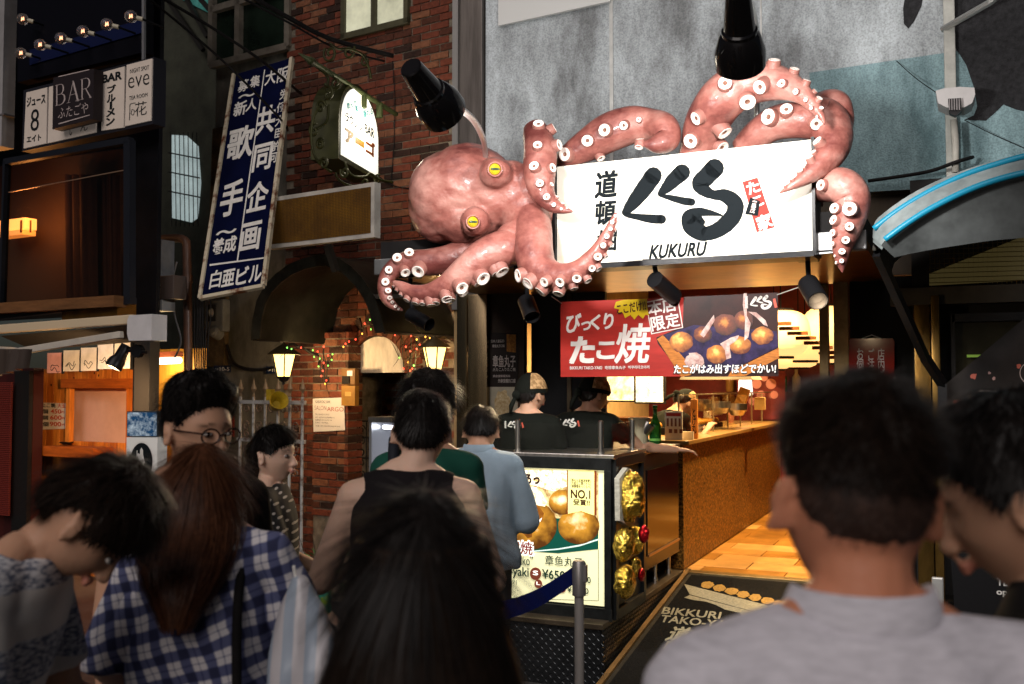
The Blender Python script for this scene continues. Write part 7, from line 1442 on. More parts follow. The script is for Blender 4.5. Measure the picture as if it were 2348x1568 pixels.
def loft(mb, rings, n=24, p=2.3):
    """rings: (centre, right, fwd, hw, hd) closed superellipse rings"""
    vs = []; fs = []
    for (c, r, f, hw, hd) in rings:
        for j in range(n):
            a = 2 * math.pi * j / n; ca, sa = math.cos(a), math.sin(a); k = (abs(ca) ** p + abs(sa) ** p) ** (-1 / p); vs.append(Vector(c) + Vector(r) * (ca * k * hw) + Vector(f) * (sa * k * hd))
    m = len(rings)
    for i in range(m - 1):
        for j in range(n): k = (j + 1) % n; fs.append((i * n + j, i * n + k, (i + 1) * n + k, (i + 1) * n + j))
    fs.append(tuple(range(n))[::-1]); fs.append(tuple(range((m - 1) * n, m * n))); mb.add(vs, fs)
def sph_grid(nu, nv, z0=-1., z1=1.):
    out = []
    for i in range(nv + 1):
        zz = z0 + (z1 - z0) * i / nv; zz = max(-.9995, min(.9995, math.sin(math.asin(max(-1, min(1, z0))) + (math.asin(max(-1, min(1, z1))) - math.asin(max(-1, min(1, z0)))) * i / nv))); rr = math.sqrt(1 - zz * zz)
        for j in range(nu): a = 2 * math.pi * j / nu; out.append((rr * math.sin(a), rr * math.cos(a), zz))   # a = 0 is the face
    return np.array(out)
def head_shape(u, fem=0.):
    """unit sphere points -> head surface, metres; x right, y front, z up"""
    x, y, z = u[:, 0], u[:, 1], u[:, 2]; X = .077 * x; Y = .098 * y; Z = .118 * z
    t = np.clip(-z, 0, 1); X = X * (1 - (.30 + .05 * fem) * t ** 1.6); Y = np.where(y < 0, Y * (1 - .50 * t ** 1.2), Y * (1 - .10 * t)); fr = (y > 0).astype(float)
    Y = Y * np.where(y > 0, .95, 1.03); top = np.clip(z, 0, 1); X = X * (1 + .02 * top)
    gs = lambda cx, cz, sx, sz: np.exp(-((X - cx) / sx) ** 2 - ((Z - cz) / sz) ** 2) * fr
    Y = Y + .013 * gs(0, -.102, .026, .02) + .005 * gs(0, -.062, .026, .02)
    for s in (-1, 1): Y = Y - .0125 * gs(s * .031, .008, .017, .012) + .004 * gs(s * .030, .030, .022, .008) + .004 * gs(s * .045, -.03, .02, .02)
    return np.stack([X, Y, Z], 1)
def add_head(mb, T, fem=0., ears=True):
    nu, nv = 44, 30; g = head_shape(sph_grid(nu, nv), fem); vs = [T @ Vector(v) for v in g]; fs = []
    for i in range(nv):
        for j in range(nu): k = (j + 1) % nu; fs.append((i * nu + j, i * nu + k, (i + 1) * nu + k, (i + 1) * nu + j))
    fs.append(tuple(range(nu))[::-1]); fs.append(tuple(range(nv * nu, (nv + 1) * nu))); mb.add(vs, fs); s = T.to_scale().x
    capsule(mb, T @ Vector((0, .088, .006)), T @ Vector((0, .108, -.032)), .008 * s, .0125 * s)
    for q in (-1, 1): mb.ell(T @ Vector((q * .011, .100, -.036)), (.009 * s, .010 * s, .008 * s), T.to_3x3().normalized(), 10, 8)
    mb.ell(T @ Vector((0, .0965, -.0585)), (.021 * s, .009 * s, .0055 * s), T.to_3x3().normalized(), 14, 8); mb.ell(T @ Vector((0, .095, -.069)), (.018 * s, .009 * s, .0065 * s), T.to_3x3().normalized(), 14, 8)
    if ears:
        for q in (-1, 1):
            M = T.to_3x3().normalized() @ Matrix.Rotation(R(-28) * q, 3, 'Z') @ Matrix.Rotation(R(8), 3, 'X')
            mb.ell(T @ Vector((q * .084, -.008, -.006)), (.008 * s, .019 * s, .031 * s), M, 14, 10)
            pts = []
            for k in range(11): a = R(-70) + R(250) * k / 10; pts.append(T @ (Vector((q * .089, -.012, -.004)) + Matrix.Rotation(R(-28) * q, 3, 'Z') @ Vector((q * .004, -.018 * math.cos(a - 1.2), .031 * math.sin(a)))))
            mb.tube(pts, .0058 * s, 7)
HL_MAN = ([0, 30, 50, 68, 82, 95, 115, 140, 180], [.55, .50, .38, .25, -.10, -.05, -.30, -.52, -.58])
HL_FEM = ([0, 30, 50, 70, 85, 100, 120, 140, 180], [.28, .22, .15, .05, -.30, -.35, -.55, -.62, -.66])
HL_BALDBACK = HL_MAN
def hairline(ph, hl): return np.interp(np.abs(ph), hl[0], hl[1])
def build_hair(name, T, parent, m, hl=HL_MAN, top=.026, side=.010, back=.016, length=.04, lift=.25, nstr=2200, seed=1, messy=.3, width=.0022, fem=0., jag=.05):
    rg = np.random.default_rng(seed); nu, nv = 120, 60; u = sph_grid(nu, nv, -.75, .9999); g = head_shape(u, fem); ph = np.degrees(np.arctan2(u[:, 0], u[:, 1])); hz = hairline(ph, hl) + jag * np.array([mnoise.noise(Vector((p * .11, seed, 0))) for p in ph])
    w = np.clip((u[:, 2] - hz) / .30, 0, 1); w = w * w * (3 - 2 * w); thick = np.where(np.abs(ph) > 120, back, side); tt = np.clip((u[:, 2] - .1) / .6, 0, 1); th = thick * (1 - tt) + top * tt
    nz = np.array([mnoise.noise(Vector((a[0] * 3 + seed, a[1] * 3, a[2] * 3))) for a in u]); nz2 = np.array([mnoise.noise(Vector((p * .45, a[2] * 3.0, seed))) for p, a in zip(ph, u)])
    disp = th * w * (1 + messy * nz * .9 + .22 * nz2) - .003 * (1 - w); nrm = g / np.linalg.norm(g, axis=1)[:, None]; s = g + nrm * disp[:, None]
    keep = u[:, 2] > hz - .06; mb = MB(); vs = [T @ Vector(v) for v in s]; fs = []
    for i in range(nv):
        for j in range(nu):
            k = (j + 1) % nu; q = (i * nu + j, i * nu + k, (i + 1) * nu + k, (i + 1) * nu + j)
            if all(keep[a] for a in q): fs.append(q)
    fs.append(tuple(range(nv * nu, (nv + 1) * nu))); mb.add(vs, fs)
    # strands lying over the cap
    idx = np.where((u[:, 2] > hz + .04))[0]; wgt = np.sqrt(1 - u[idx, 2] ** 2) + .02; pick = rg.choice(idx, nstr, p=wgt / wgt.sum()); crown = np.array([.05, -.45, .89]); S = T.to_scale().x
    vv = []; ff = []
    for i in pick:
        p = s[i] + rg.normal(0, .0015, 3); n_ = nrm[i]; fl = u[i] - crown; fl = fl - n_ * fl.dot(n_); fl = fl / (np.linalg.norm(fl) + 1e-6); fl = fl + rg.normal(0, messy * .5, 3); fl = fl - n_ * fl.dot(n_); fl = fl / (np.linalg.norm(fl) + 1e-6)
        tl = float(np.clip((u[i, 2] - hz[i]) / .5, .25, 1)) * length * rg.uniform(.6, 1.25); side_ = np.cross(n_, fl); o = len(vv); q = p.copy(); dvec = fl * (1 - lift * .4) + n_ * lift * rg.uniform(.3, 1.2); dvec /= np.linalg.norm(dvec); K = 3
        for k in range(K + 1):
            wd = width * (1 - k / K) * .5 + .0002; vv.append(T @ Vector(q - side_ * wd)); vv.append(T @ Vector(q + side_ * wd))
            q = q + dvec * tl / K; dvec = dvec - n_ * .28 * lift + np.array([0, 0, -.10]); dvec /= np.linalg.norm(dvec)
        for k in range(K): ff.append((o + 2 * k, o + 2 * k + 1, o + 2 * k + 3, o + 2 * k + 2))
    mb.add(vv, ff); return mb.build(name, m, parent, smooth=True, fix=False)
def long_hair(name, secs, T, parent, m, nstr=1600, seed=3, width=.004, wave=.012, phr=(55, 305)):
    """secs: (z, hw, hd, yc) in head units, hanging mass with strands over it"""
    rg = np.random.default_rng(seed); a = np.array(secs); zz = a[:, 0]; f = lambda z, c: np.interp(-z, -zz, a[:, c]); nz, nu = 46, 90; mb = MB(); vs = []; zs = np.linspace(zz[0], zz[-1], nz)
    def surf(z, ph, k=1., q=0.):
        hw, hd, yc = f(z, 1), f(z, 2), f(z, 3); return np.array([math.sin(ph) * hw * k, yc + math.cos(ph) * hd * k, z])
    for z in zs:
        for j in range(nu):
            ph = 2 * math.pi * j / nu; k = 1 + .07 * mnoise.noise(Vector((ph * 9, z * 3, seed))) + .05 * mnoise.noise(Vector((ph * 26, z * 2, seed))); vs.append(T @ Vector(surf(z, ph, k)))
    fs = [(i * nu + j, i * nu + (j + 1) % nu, (i + 1) * nu + (j + 1) % nu, (i + 1) * nu + j) for i in range(nz - 1) for j in range(nu)]; fs += [tuple(range(nu))[::-1], tuple(range((nz - 1) * nu, nz * nu))]; mb.add(vs, fs); vv = []; ff = []
    for _ in range(nstr):
        ph = R(rg.uniform(*phr)); z0 = zz[0] - rg.uniform(0, .3) * (zz[0] - zz[-1]); z1 = zz[-1] + rg.uniform(-.05, .35) * (zz[0] - zz[-1]); o = len(vv); K = 7; wv = rg.normal(0, wave); k0 = 1.015 + abs(rg.normal(0, .022)); phd = rg.normal(0, .10)
        for k in range(K + 1):
            t = k / K; z = z0 + (z1 - z0) * t; p = surf(max(min(z, zz[0]), zz[-1]), ph + phd * t, k0 + .03 * t); p[2] = z; p[0] += wv * math.sin(t * 3); sd = np.array([math.cos(ph), -math.sin(ph), 0]); wd = width * (.5 + .5 * (1 - t)) * .5
            vv.append(T @ Vector(p - sd * wd)); vv.append(T @ Vector(p + sd * wd))
        for k in range(K): ff.append((o + 2 * k, o + 2 * k + 1, o + 2 * k + 3, o + 2 * k + 2))
    mb.add(vv, ff); return mb.build(name, m, parent, smooth=True, fix=False)
def wrinkle(me, amp, sc=(9, 9, 5), seed=0., amp2=.0):
    a = mesh_co(me); n = np.empty(len(a) * 3); me.vertices.foreach_get('normal', n); n = n.reshape(-1, 3)
    d = np.array([mnoise.noise(Vector((v[0] * sc[0] + seed, v[1] * sc[1], v[2] * sc[2]))) + .5 * mnoise.noise(Vector((v[0] * sc[0] * 2.2, v[1] * sc[1] * 2.2 + seed, v[2] * sc[2] * 1.3 + v[0] * 6))) for v in a]); d = np.sign(d) * np.abs(d) ** .8; set_co(me, a + n * (d * amp)[:, None])
class Person: pass
def person(label, hc, a, floor=0., hair=None, fem=0., lean=0., hyaw=0., pitch=0., roll=0., arms=None, sw=1., bulk=1., shirt=None, sleeve=.55, shirt_len=.0, trousers=None, skin=None, vox=.0075, face=False, neckf=.0, hunch=0., cw=.012, wr=.004, collar=None, scale=None, loose=0., neckx=0., neckz=0.):
    """hc = (x, y, distance) of the head centre in the picture; a = heading, 0 looks away from the viewer, -90 to the right"""
    skin = skin or SKIN; o = Person(); q = Q(*hc)
    rx = Matrix.Rotation(-R(lean), 3, 'X'); PEL = Vector((0, 0, .93)); sp = lambda t: PEL + rx @ Vector((0, -.015 * math.sin(t * 3), .53 * t)) + Vector((0, hunch * t * t, 0))
    C7 = sp(1.0); fw = rx @ Vector((0, 1, 0)); rt = Vector((1, 0, 0)); hp = pitch
    hdM = Matrix.Rotation(R(-hyaw), 3, 'Z') @ Matrix.Rotation(-R(hp), 3, 'X') @ Matrix.Rotation(R(roll), 3, 'Y')
    nd = (rx @ Vector((0, .18, 1))).lerp(hdM @ Vector((0, .10, 1)), .6).normalized(); HC = C7 + nd * .050 + hdM @ Vector((0, .028, .068)) + Vector((neckx, neckf, neckz))
    s = scale or (q.z - floor) / HC.z; o.s = s; Wm = Matrix.Rotation(R(YAW + a), 4, 'Z') @ Matrix.Scale(s, 4); off = Wm @ HC; base = Vector((q.x - off.x, q.y - off.y, floor if not scale else q.z - off.z)); W = Matrix.Translation(base) @ Wm; o.W = W; o.base = base
    T = W @ Matrix.Translation(HC) @ hdM.to_4x4(); o.T = T; v = lambda p: W @ Vector(p); W3 = Wm.to_3x3().normalized(); o.v = v
    SEC = [(-.10, .150, .105), (.0, .165, .118), (.16, .150, .105), (.34, .152, .108), (.55, .165, .115), (.70, .172, .116), (.80, .172, .108), (.88, .150, .095), (.94, .105, .080), (1.0, .066, .066)]
    def torso(mb, inf, t0=-.2, t1=1.1, ws=1.):
        rg_ = []
        for (t, hw, hd) in SEC:
            if t < t0 - .001 or t > t1 + .001: continue
            c = sp(t) if t >= 0 else sp(0) + Vector((0, 0, .53 * t)); lo = loose * max(0, .8 - t) * .12
            rg_.append((v(c), W3 @ rt, W3 @ fw, (hw * bulk * (sw if t > .5 else 1) * ws + inf + lo) * s, (hd * bulk + inf + lo * .8) * s))
        loft(mb, rg_)
    sh = {k: sp(.845) + rt * (.165 * sw * k) for k in (-1, 1)}; arms = arms or {}; J = {}
    for k in (-1, 1):
        up, fo = arms.get(k, ((.16 * k, .02, -1), (.05 * k, .22, -1))); up, fo = Vector(up).normalized(), Vector(fo).normalized(); e = sh[k] + up * .285; w = e + fo * .245; J[k] = (sh[k], e, w, fo, up)
    o.J = {k: tuple(v(p) for p in J[k][:3]) for k in J}
    body = MB(); torso(body, 0.); add_head(body, T, fem); capsule(body, v(sp(.93)), v(HC + hdM @ Vector((0, -.022, -.05))), .057 * s * (1 - .12 * fem), .054 * s * (1 - .14 * fem)); af = (1 - .14 * fem) * bulk
    for k in (-1, 1):
        S, e, w, fo, up = J[k]; capsule(body, v(sp(.88) + rt * .06 * k), v(S), .062 * s * af, .056 * s * af); capsule(body, v(sp(1.0) + rt * .035 * k), v(sp(.90) + rt * .11 * k), .042 * s * af, .045 * s * af); capsule(body, v(S), v(e), .053 * s * af, .041 * s * af); capsule(body, v(e), v(w), .042 * s * af, .027 * s * af)
        # hand: palm, four fingers, thumb
        fo_ = fo; sdv = fo_.cross(Vector((0, 0, 1)) if abs(fo_.z) < .9 else Vector((0, 1, 0))).normalized(); pn = sdv.cross(fo_).normalized(); M3 = W3 @ Matrix((sdv, pn, fo_)).transposed(); pc = w + fo_ * .05
        body.ell(v(pc), (.040 * s, .016 * s, .052 * s), M3, 14, 10)
        for f, (dx, ln) in enumerate(((-.031, .060), (-.010, .072), (.011, .068), (.031, .052))):
            b0 = pc + fo_ * .035 + sdv * dx; b1 = b0 + fo_ * ln * .55 + sdv * dx * .22 - pn * .006; b2 = b1 + (fo_ * .7 - pn * .75).normalized() * ln * .5; capsule(body, v(b0), v(b1), .0088 * s, .0082 * s, 8); capsule(body, v(b1), v(b2), .0082 * s, .0068 * s, 8)
        t0 = pc - fo_ * .02 - sdv * .034 * k; t1 = t0 + (fo_ * .6 - sdv * k * .75).normalized() * .035; t2 = t1 + (fo_ - pn * .3).normalized() * .03; capsule(body, v(t0), v(t1), .012 * s, .0095 * s, 8); capsule(body, v(t1), v(t2), .0095 * s, .0075 * s, 8)
        hp_ = Vector((.088 * k, 0, .90)); kn = Vector((.095 * k, .02, .49)); an = Vector((.098 * k, -.015, .085)); capsule(body, v(hp_), v(kn), .078 * s, .052 * s); capsule(body, v(kn), v(an), .050 * s, .036 * s); body.ell(v((.1 * k, .05, .04)), (.042 * s, .12 * s, .038 * s), W3, 14, 8)
    me = remesh(body, vox * max(s, .9), 3, .5); me.materials.append(skin); me.name = 'person'; a_ = mesh_co(me); Ti = np.array(T.inverted()); hl = a_ @ Ti[:3, :3].T + Ti[:3, 3]
    col = np.ones((len(a_), 4)); x, y, z = hl.T
    lip = (np.exp(-(x / .022) ** 4 - ((z + .0635) / .0105) ** 4) * (y > .08)); col[:, 0] *= 1 - .10 * lip; col[:, 1] *= 1 - .42 * lip; col[:, 2] *= 1 - .38 * lip
    br = np.exp(-((np.abs(x) - .031) / .019) ** 4 - ((z - .0275 - .004 * (np.abs(x) < .03)) / .0042) ** 4) * (y > .05) * (.85 if not fem else .6)
    for c in range(3): col[:, c] *= 1 - .88 * br
    at = me.color_attributes.new('tint', 'FLOAT_COLOR', 'POINT'); at.data.foreach_set('color', col.ravel())
    po_ = bpy.data.objects.new('person', me); COL.objects.link(po_); po_['label'] = label; po_['category'] = 'person'; rebase_obj(po_); o.ob = po_
    if face:
        mew = mat('eye_white', (.55, .50, .46), .25); mir = mat('iris_dark', (.02, .012, .008), .1)
        for k in (-1, 1):
            mb = MB(); c = Vector((k * .031, .0835, .006)); mb.ell(T @ c, (.0135 * s, .008 * s, .0062 * s), T.to_3x3().normalized() @ Matrix.Rotation(R(-14) * k, 3, 'Z'), 14, 10); eo = mb.build('eye', mew, po_, smooth=True)
            mb = MB(); mb.ell(T @ (c + Vector((k * .0005, .0052, 0))), (.0052 * s, .0036 * s, .0052 * s), T.to_3x3().normalized(), 12, 8); mb.build('iris', mir, eo, smooth=True)
            mb = MB(); mb.tube([T @ (c + Vector((k * dx * .0155, .0075 - abs(dx) * .0055, .0052 - .0045 * dx * dx + (.001 if dx * k > 0 else 0)))) for dx in (-1, -.6, -.2, .2, .6, 1)], [.0006 * s, .0013 * s, .0016 * s, .0016 * s, .0013 * s, .0007 * s], 6); mb.build('eyelash', mir, eo)
    if shirt:
        mb = MB(); torso(mb, cw, t0=-.1 + shirt_len, t1=1.0)
        for k in (-1, 1):
            S, e, w, fo, up = J[k]
            if sleeve > 0:
                capsule(mb, v(sp(.88) + rt * .06 * k), v(S), (.064 * af + cw) * s, (.060 * af + cw) * s); L1 = min(sleeve, 1.); capsule(mb, v(S), v(S + up * .285 * L1), (.057 * af + cw) * s, (.048 * af + cw * 1.4) * s, flat1=sleeve < 1)
                if sleeve > 1: capsule(mb, v(e), v(e + fo * .245 * (sleeve - 1)), (.046 * af + cw) * s, (.036 * af + cw) * s, flat1=True)
            else: capsule(mb, v(sp(.90) + rt * .05 * k), v(sp(.875) + rt * .130 * sw * k), (.062 * af + cw) * s, (.052 * af + cw) * s, flat1=True)
        sm_ = remesh(mb, .009, 4, .5); wrinkle(sm_, wr, seed=len(label)); sm_.materials.append(shirt); o.shirt = link('shirt', sm_, po_)
    if trousers:
        mb = MB(); loft(mb, [(v((0, 0, .78)), W3 @ rt, W3 @ Vector((0, 1, 0)), .168 * s, .125 * s), (v((0, 0, .93)), W3 @ rt, W3 @ Vector((0, 1, 0)), (.168 * bulk + .008) * s, (.122 * bulk + .008) * s), (v((0, 0, 1.0)), W3 @ rt, W3 @ Vector((0, 1, 0)), (.158 * bulk + .006) * s, (.114 * bulk + .006) * s)])
        for k in (-1, 1): capsule(mb, v((.088 * k, 0, .88)), v((.095 * k, .02, .49)), .092 * s, .068 * s); capsule(mb, v((.095 * k, .02, .49)), v((.098 * k, -.01, .10)), .067 * s, .055 * s, flat1=True)
        sm_ = remesh(mb, .012, 4, .5); wrinkle(sm_, .004, seed=3); sm_.materials.append(trousers); link('trousers', sm_, po_)
        for k in (-1, 1):
            mb = MB(); mb.ell(v((.1 * k, .055, .045)), (.050 * s, .138 * s, .048 * s), W3, 16, 10); mb.box(v((.1 * k, .055, .012)), (.085 * s, .25 * s, .024), W3, .006); mb.build('shoe', mat('shoe_dark', (.03, .028, .027), .5), po_, smooth='auto')
    if collar:
        mb = MB(); n = 30; cc = sp(.985); vs = []; prof = [(.078, -.012, .002), (.070, .040, .012), (.076, .042, .012), (.092, .0, -.010), (.088, -.02, -.01)]
        for (r, dz, dy) in prof:
            for j in range(n): t = 2 * math.pi * j / n; vs.append(v(cc + rt * (r * math.cos(t)) + fw * (r * 1.02 * math.sin(t) - dy * .3 + .012) + Vector((0, 0, dz - .030 * max(0, math.sin(t))))))
        mb.add(vs, [(i * n + j, i * n + (j + 1) % n, (i + 1) * n + (j + 1) % n, (i + 1) * n + j) for i in range(len(prof) - 1) for j in range(n)]); mb.build('collar', collar, po_, smooth=True)
    if hair: hair(o, T, po_)
    return o
M_bk = mat('cloth_black', (.010, .009, .009), .85, spec=.15, var=.3, vscale=30, bump=.15, bscale=200); M_trs = mat('cloth_trousers', (.02, .02, .024), .85, var=.3, bump=.1, bscale=150)
def cloth(name, col, **k): return mat(name, col, .85, bump=.15, bscale=260, **k)
def pattern_mat(name, kind):
    m = bpy.data.materials.new(name); m.use_nodes = True; nt = m.node_tree; n = nt.nodes; l = nt.links; b = n['Principled BSDF']; b.inputs['Roughness'].default_value = .85; g = n.new('ShaderNodeNewGeometry'); dot = lambda vec: _dot(n, l, g, vec)
    return m, n, l, b, g
def _dot(n, l, g, vec, sc=1.):
    d = n.new('ShaderNodeVectorMath'); d.operation = 'DOT_PRODUCT'; d.inputs[1].default_value = tuple(x * sc for x in vec); l.new(g.outputs['Position'], d.inputs[0]); return d.outputs['Value']
def mth(n, l, op, a, b=None, c=None):
    x = n.new('ShaderNodeMath'); x.operation = op
    for i, q in enumerate((a, b, c)):
        if q is None: continue
        if isinstance(q, (int, float)): x.inputs[i].default_value = q
        else: l.new(q, x.inputs[i])
    return x.outputs[0]
# plaid: broad navy bands with thin lines, along the wearer's back
m, n, l, b, g = pattern_mat('cloth_plaid', 'plaid'); M_plaid = m
def band(coord, period, duty, soft=.04, phase=0.):
    f = mth(n, l, 'FRACT', mth(n, l, 'MULTIPLY_ADD', coord, 1 / period, phase)); d = mth(n, l, 'ABSOLUTE', mth(n, l, 'SUBTRACT', f, .5)); r = n.new('ShaderNodeMapRange'); r.interpolation_type = 'SMOOTHSTEP'; l.new(d, r.inputs[0]); r.inputs[1].default_value = duty / 2 + soft; r.inputs[2].default_value = duty / 2 - soft; return r.outputs[0]
bx_ = _dot(n, l, g, (VR.x * .96 , VR.y * .96, .28)); bz_ = _dot(n, l, g, (-VR.x * .26, -VR.y * .26, .96))
tn_ = n.new('ShaderNodeTexNoise'); tn_.inputs['Scale'].default_value = 7.; l.new(g.outputs['Position'], tn_.inputs[0]); bx_ = mth(n, l, 'MULTIPLY_ADD', tn_.outputs[0], .05, bx_); bz_ = mth(n, l, 'MULTIPLY_ADD', tn_.outputs[0], .035, bz_)
v1, h1 = band(bx_, .056, .42), band(bz_, .056, .42); v2, h2 = band(bx_, .056, .06, .02, .5), band(bz_, .056, .06, .02, .5)
sm_ = mth(n, l, 'MULTIPLY', mth(n, l, 'ADD', v1, h1), .46); sm_ = mth(n, l, 'MINIMUM', mth(n, l, 'ADD', sm_, mth(n, l, 'MULTIPLY', mth(n, l, 'ADD', v2, h2), .25)), 1.)
cr = n.new('ShaderNodeValToRGB'); l.new(sm_, cr.inputs[0]); cr.color_ramp.elements[0].color = (.74, .71, .73, 1); cr.color_ramp.elements[1].color = (.012, .014, .05, 1); e_ = cr.color_ramp.elements.new(.48); e_.color = (.08, .095, .22, 1); l.new(cr.outputs[0], b.inputs['Base Color'])
# polka dots
m, n, l, b, g = pattern_mat('cloth_polka', 'dots'); M_polka = m
cx_ = _dot(n, l, g, tuple(VR)); cz_ = _dot(n, l, g, (0, 0, 1)); P_ = .034
def cell(ox):
    fx = mth(n, l, 'SUBTRACT', mth(n, l, 'FRACT', mth(n, l, 'MULTIPLY_ADD', cx_, 1 / P_, ox)), .5); fz_ = mth(n, l, 'SUBTRACT', mth(n, l, 'FRACT', mth(n, l, 'MULTIPLY_ADD', cz_, 1 / P_, ox)), .5); d = mth(n, l, 'ADD', mth(n, l, 'MULTIPLY', fx, fx), mth(n, l, 'MULTIPLY', fz_, fz_)); return mth(n, l, 'LESS_THAN', d, .022)
dd_ = mth(n, l, 'MAXIMUM', cell(0.), cell(.5)); mx = n.new('ShaderNodeMix'); mx.data_type = 'RGBA'; l.new(dd_, mx.inputs[0]); mx.inputs[6].default_value = (.010, .009, .009, 1); mx.inputs[7].default_value = (.50, .46, .42, 1); l.new(mx.outputs[2], b.inputs['Base Color'])
# heather grey and navy stripes
m, n, l, b, g = pattern_mat('cloth_stripe', 'stripe'); M_stripe = m
cz_ = _dot(n, l, g, (VR.x * .25, VR.y * .25, .97)); t = n.new('ShaderNodeTexNoise'); t.inputs['Scale'].default_value = 1.; mp = n.new('ShaderNodeMapping'); mp.inputs['Scale'].default_value = (60, 60, 190); l.new(g.outputs['Position'], mp.inputs[0]); l.new(mp.outputs[0], t.inputs[0])
f = mth(n, l, 'FRACT', mth(n, l, 'MULTIPLY_ADD', cz_, 1 / .185, .30)); bn = mth(n, l, 'LESS_THAN', f, .52); rmp = n.new('ShaderNodeValToRGB'); l.new(t.outputs[0], rmp.inputs[0]); rmp.color_ramp.elements[0].position = .40; rmp.color_ramp.elements[1].position = .60; rmp.color_ramp.elements[0].color = (.10, .12, .18, 1); rmp.color_ramp.elements[1].color = (.62, .62, .64, 1)
mx = n.new('ShaderNodeMix'); mx.data_type = 'RGBA'; l.new(bn, mx.inputs[0]); mx.inputs[6].default_value = (.66, .62, .58, 1); l.new(rmp.outputs[0], mx.inputs[7]); l.new(mx.outputs[2], b.inputs['Base Color'])
# ---------------------------------------------------------------- the queue
def hair_fg(o, T, p):
    build_hair('hair_fade', T, p, hair_mat('hair_fade', (.040, .022, .016), .6), (HL_MAN[0], [.55, .50, .38, .20, .0, .06, -.22, -.42, -.46]), top=.004, side=.003, back=.0035, length=.010, nstr=3500, seed=15, messy=.2, width=.0012, lift=.6)
    build_hair('hair', T, p, H_DARK, (HL_MAN[0], [.56, .52, .42, .32, .22, .20, .10, .0, -.04]), top=.032, side=.005, back=.006, length=.030, nstr=6500, seed=5, messy=.5, width=.0013, lift=.6, jag=.10)
person('man seen from behind with short dark hair and pale grey collared shirt, nearest at right', (1958, 1160, 1.12), 0, hair=hair_fg, pitch=6, roll=4, shirt=mat('shirt_lavender', (.62, .60, .65), .85, var=.16, vscale=40, stretch=(1, 1, 5), bump=.2, bscale=300), collar=mat('shirt_lavender', (.66, .63, .68), .85), sleeve=1.6, trousers=M_trs, skin=SKINR, vox=.006, cw=.016, wr=.007, sw=1.02)
person('dark-haired man in profile looking down at the right picture edge', (2330, 1150, 1.34), 62, hair=lambda o, T, p: build_hair('hair', T, p, H_BLACK, top=.034, side=.018, back=.020, length=.05, nstr=3200, seed=8, messy=.5), pitch=22, shirt=M_bk, trousers=M_trs, skin=SKIN, vox=.0065)
def hair_center(o, T, p):
    build_hair('hair', T, p, H_BLACK, HL_FEM, top=.016, side=.018, back=.02, length=.12, nstr=1800, seed=11, messy=.04, width=.002, fem=1, lift=.03)
    long_hair('hair_length', [(.07, .090, .105, -.005), (.0, .100, .112, -.01), (-.08, .114, .108, -.02), (-.16, .142, .10, -.04), (-.24, .178, .085, -.065), (-.34, .195, .070, -.085), (-.48, .155, .055, -.10), (-.60, .12, .03, -.10)], T, p, H_DARK, nstr=3000, seed=4, width=.0022, wave=.006, phr=(40, 320))
person('woman with long straight black hair seen from behind in the middle foreground', (968, 1352, 1.25), 2, hair=hair_center, fem=1, shirt=M_bk, sleeve=.5, trousers=M_trs, sw=.9, bulk=.92, vox=.007)
tank = person('broad man in a black tank top seen from behind', (966, 994, 3.1), 4, hair=lambda o, T, p: build_hair('hair', T, p, H_BLACK, top=.022, side=.010, back=.010, length=.03, nstr=2600, seed=21, messy=.35), pitch=8, arms={-1: ((-.42, .10, -1), (.35, 1, .05)), 1: ((.36, .12, -1), (-.3, 1, .05))}, shirt=mat('tank_black', (.011, .009, .010), .85, bump=.1, bscale=200, spec=.15), sleeve=0, trousers=M_trs, skin=SKINP, sw=1.02, bulk=1.02, cw=.008, neckx=.035)
grn = person('man in a dark green T-shirt with a backpack strap, behind the tank top man', (980, 940, 3.75), 4, hair=lambda o, T, p: build_hair('hair', T, p, H_BLACK, top=.036, side=.022, back=.024, length=.06, nstr=3000, seed=31, messy=.7), shirt=cloth('cloth_green', (.008, .075, .050)), trousers=M_trs, sw=.88, bulk=.92, neckz=.02)
blu = person('man in a light blue long shirt reading the counter menu', (1103, 992, 4.9), -8, hair=lambda o, T, p: build_hair('hair', T, p, H_BLACK, top=.026, side=.014, back=.014, length=.045, nstr=2800, seed=41, messy=.5), pitch=32, hunch=.03, arms={-1: ((-.2, .15, -1), (.3, .8, -.2)), 1: ((.30, .10, -1), (-.35, 1, .1))}, shirt=cloth('cloth_blue', (.34, .45, .54), var=.08, vscale=8), collar=cloth('cloth_blue', (.27, .37, .46)), sleeve=1.15, shirt_len=-.0, trousers=mat('trousers_grey', (.08, .085, .09), .85), loose=.5, wr=.008, cw=.018)
def hair_polka(o, T, p):
    build_hair('hair', T, p, H_BLACK, ([0, 25, 45, 62, 75, 90, 105, 125, 180], [.40, .36, .30, .14, .0, .10, .05, -.45, -.60]), top=.022, side=.014, back=.028, length=.05, nstr=2600, seed=51, messy=.2, width=.0026, fem=1)
    mb = MB(); mb.ell(T @ Vector((0, -.105, -.06)), (.045, .04, .05), T.to_3x3().normalized(), 18, 12); mb.build('hair_bun', H_BLACK, p, smooth=True); mb = MB(); mb.ell(T @ Vector((-.02, -.10, -.105)), (.03, .02, .02), None, 12, 8); mb.build('hair_clip', mat('clip_red', hexc('8a1a1c'), .5), p, smooth=True)
pol = person('woman in a black polka dot top looking towards the stall', (630, 1046, 3.95), -82, hyaw=30, hair=hair_polka, fem=1, arms={1: ((.10, .34, -1), (.02, .75, -.75)), -1: ((-.1, .3, -1), (0, .9, -.4))}, shirt=M_polka, sleeve=.95, trousers=M_trs, skin=SKINP, vox=.0055, face=True, bulk=1.08, loose=.5, sw=.98)
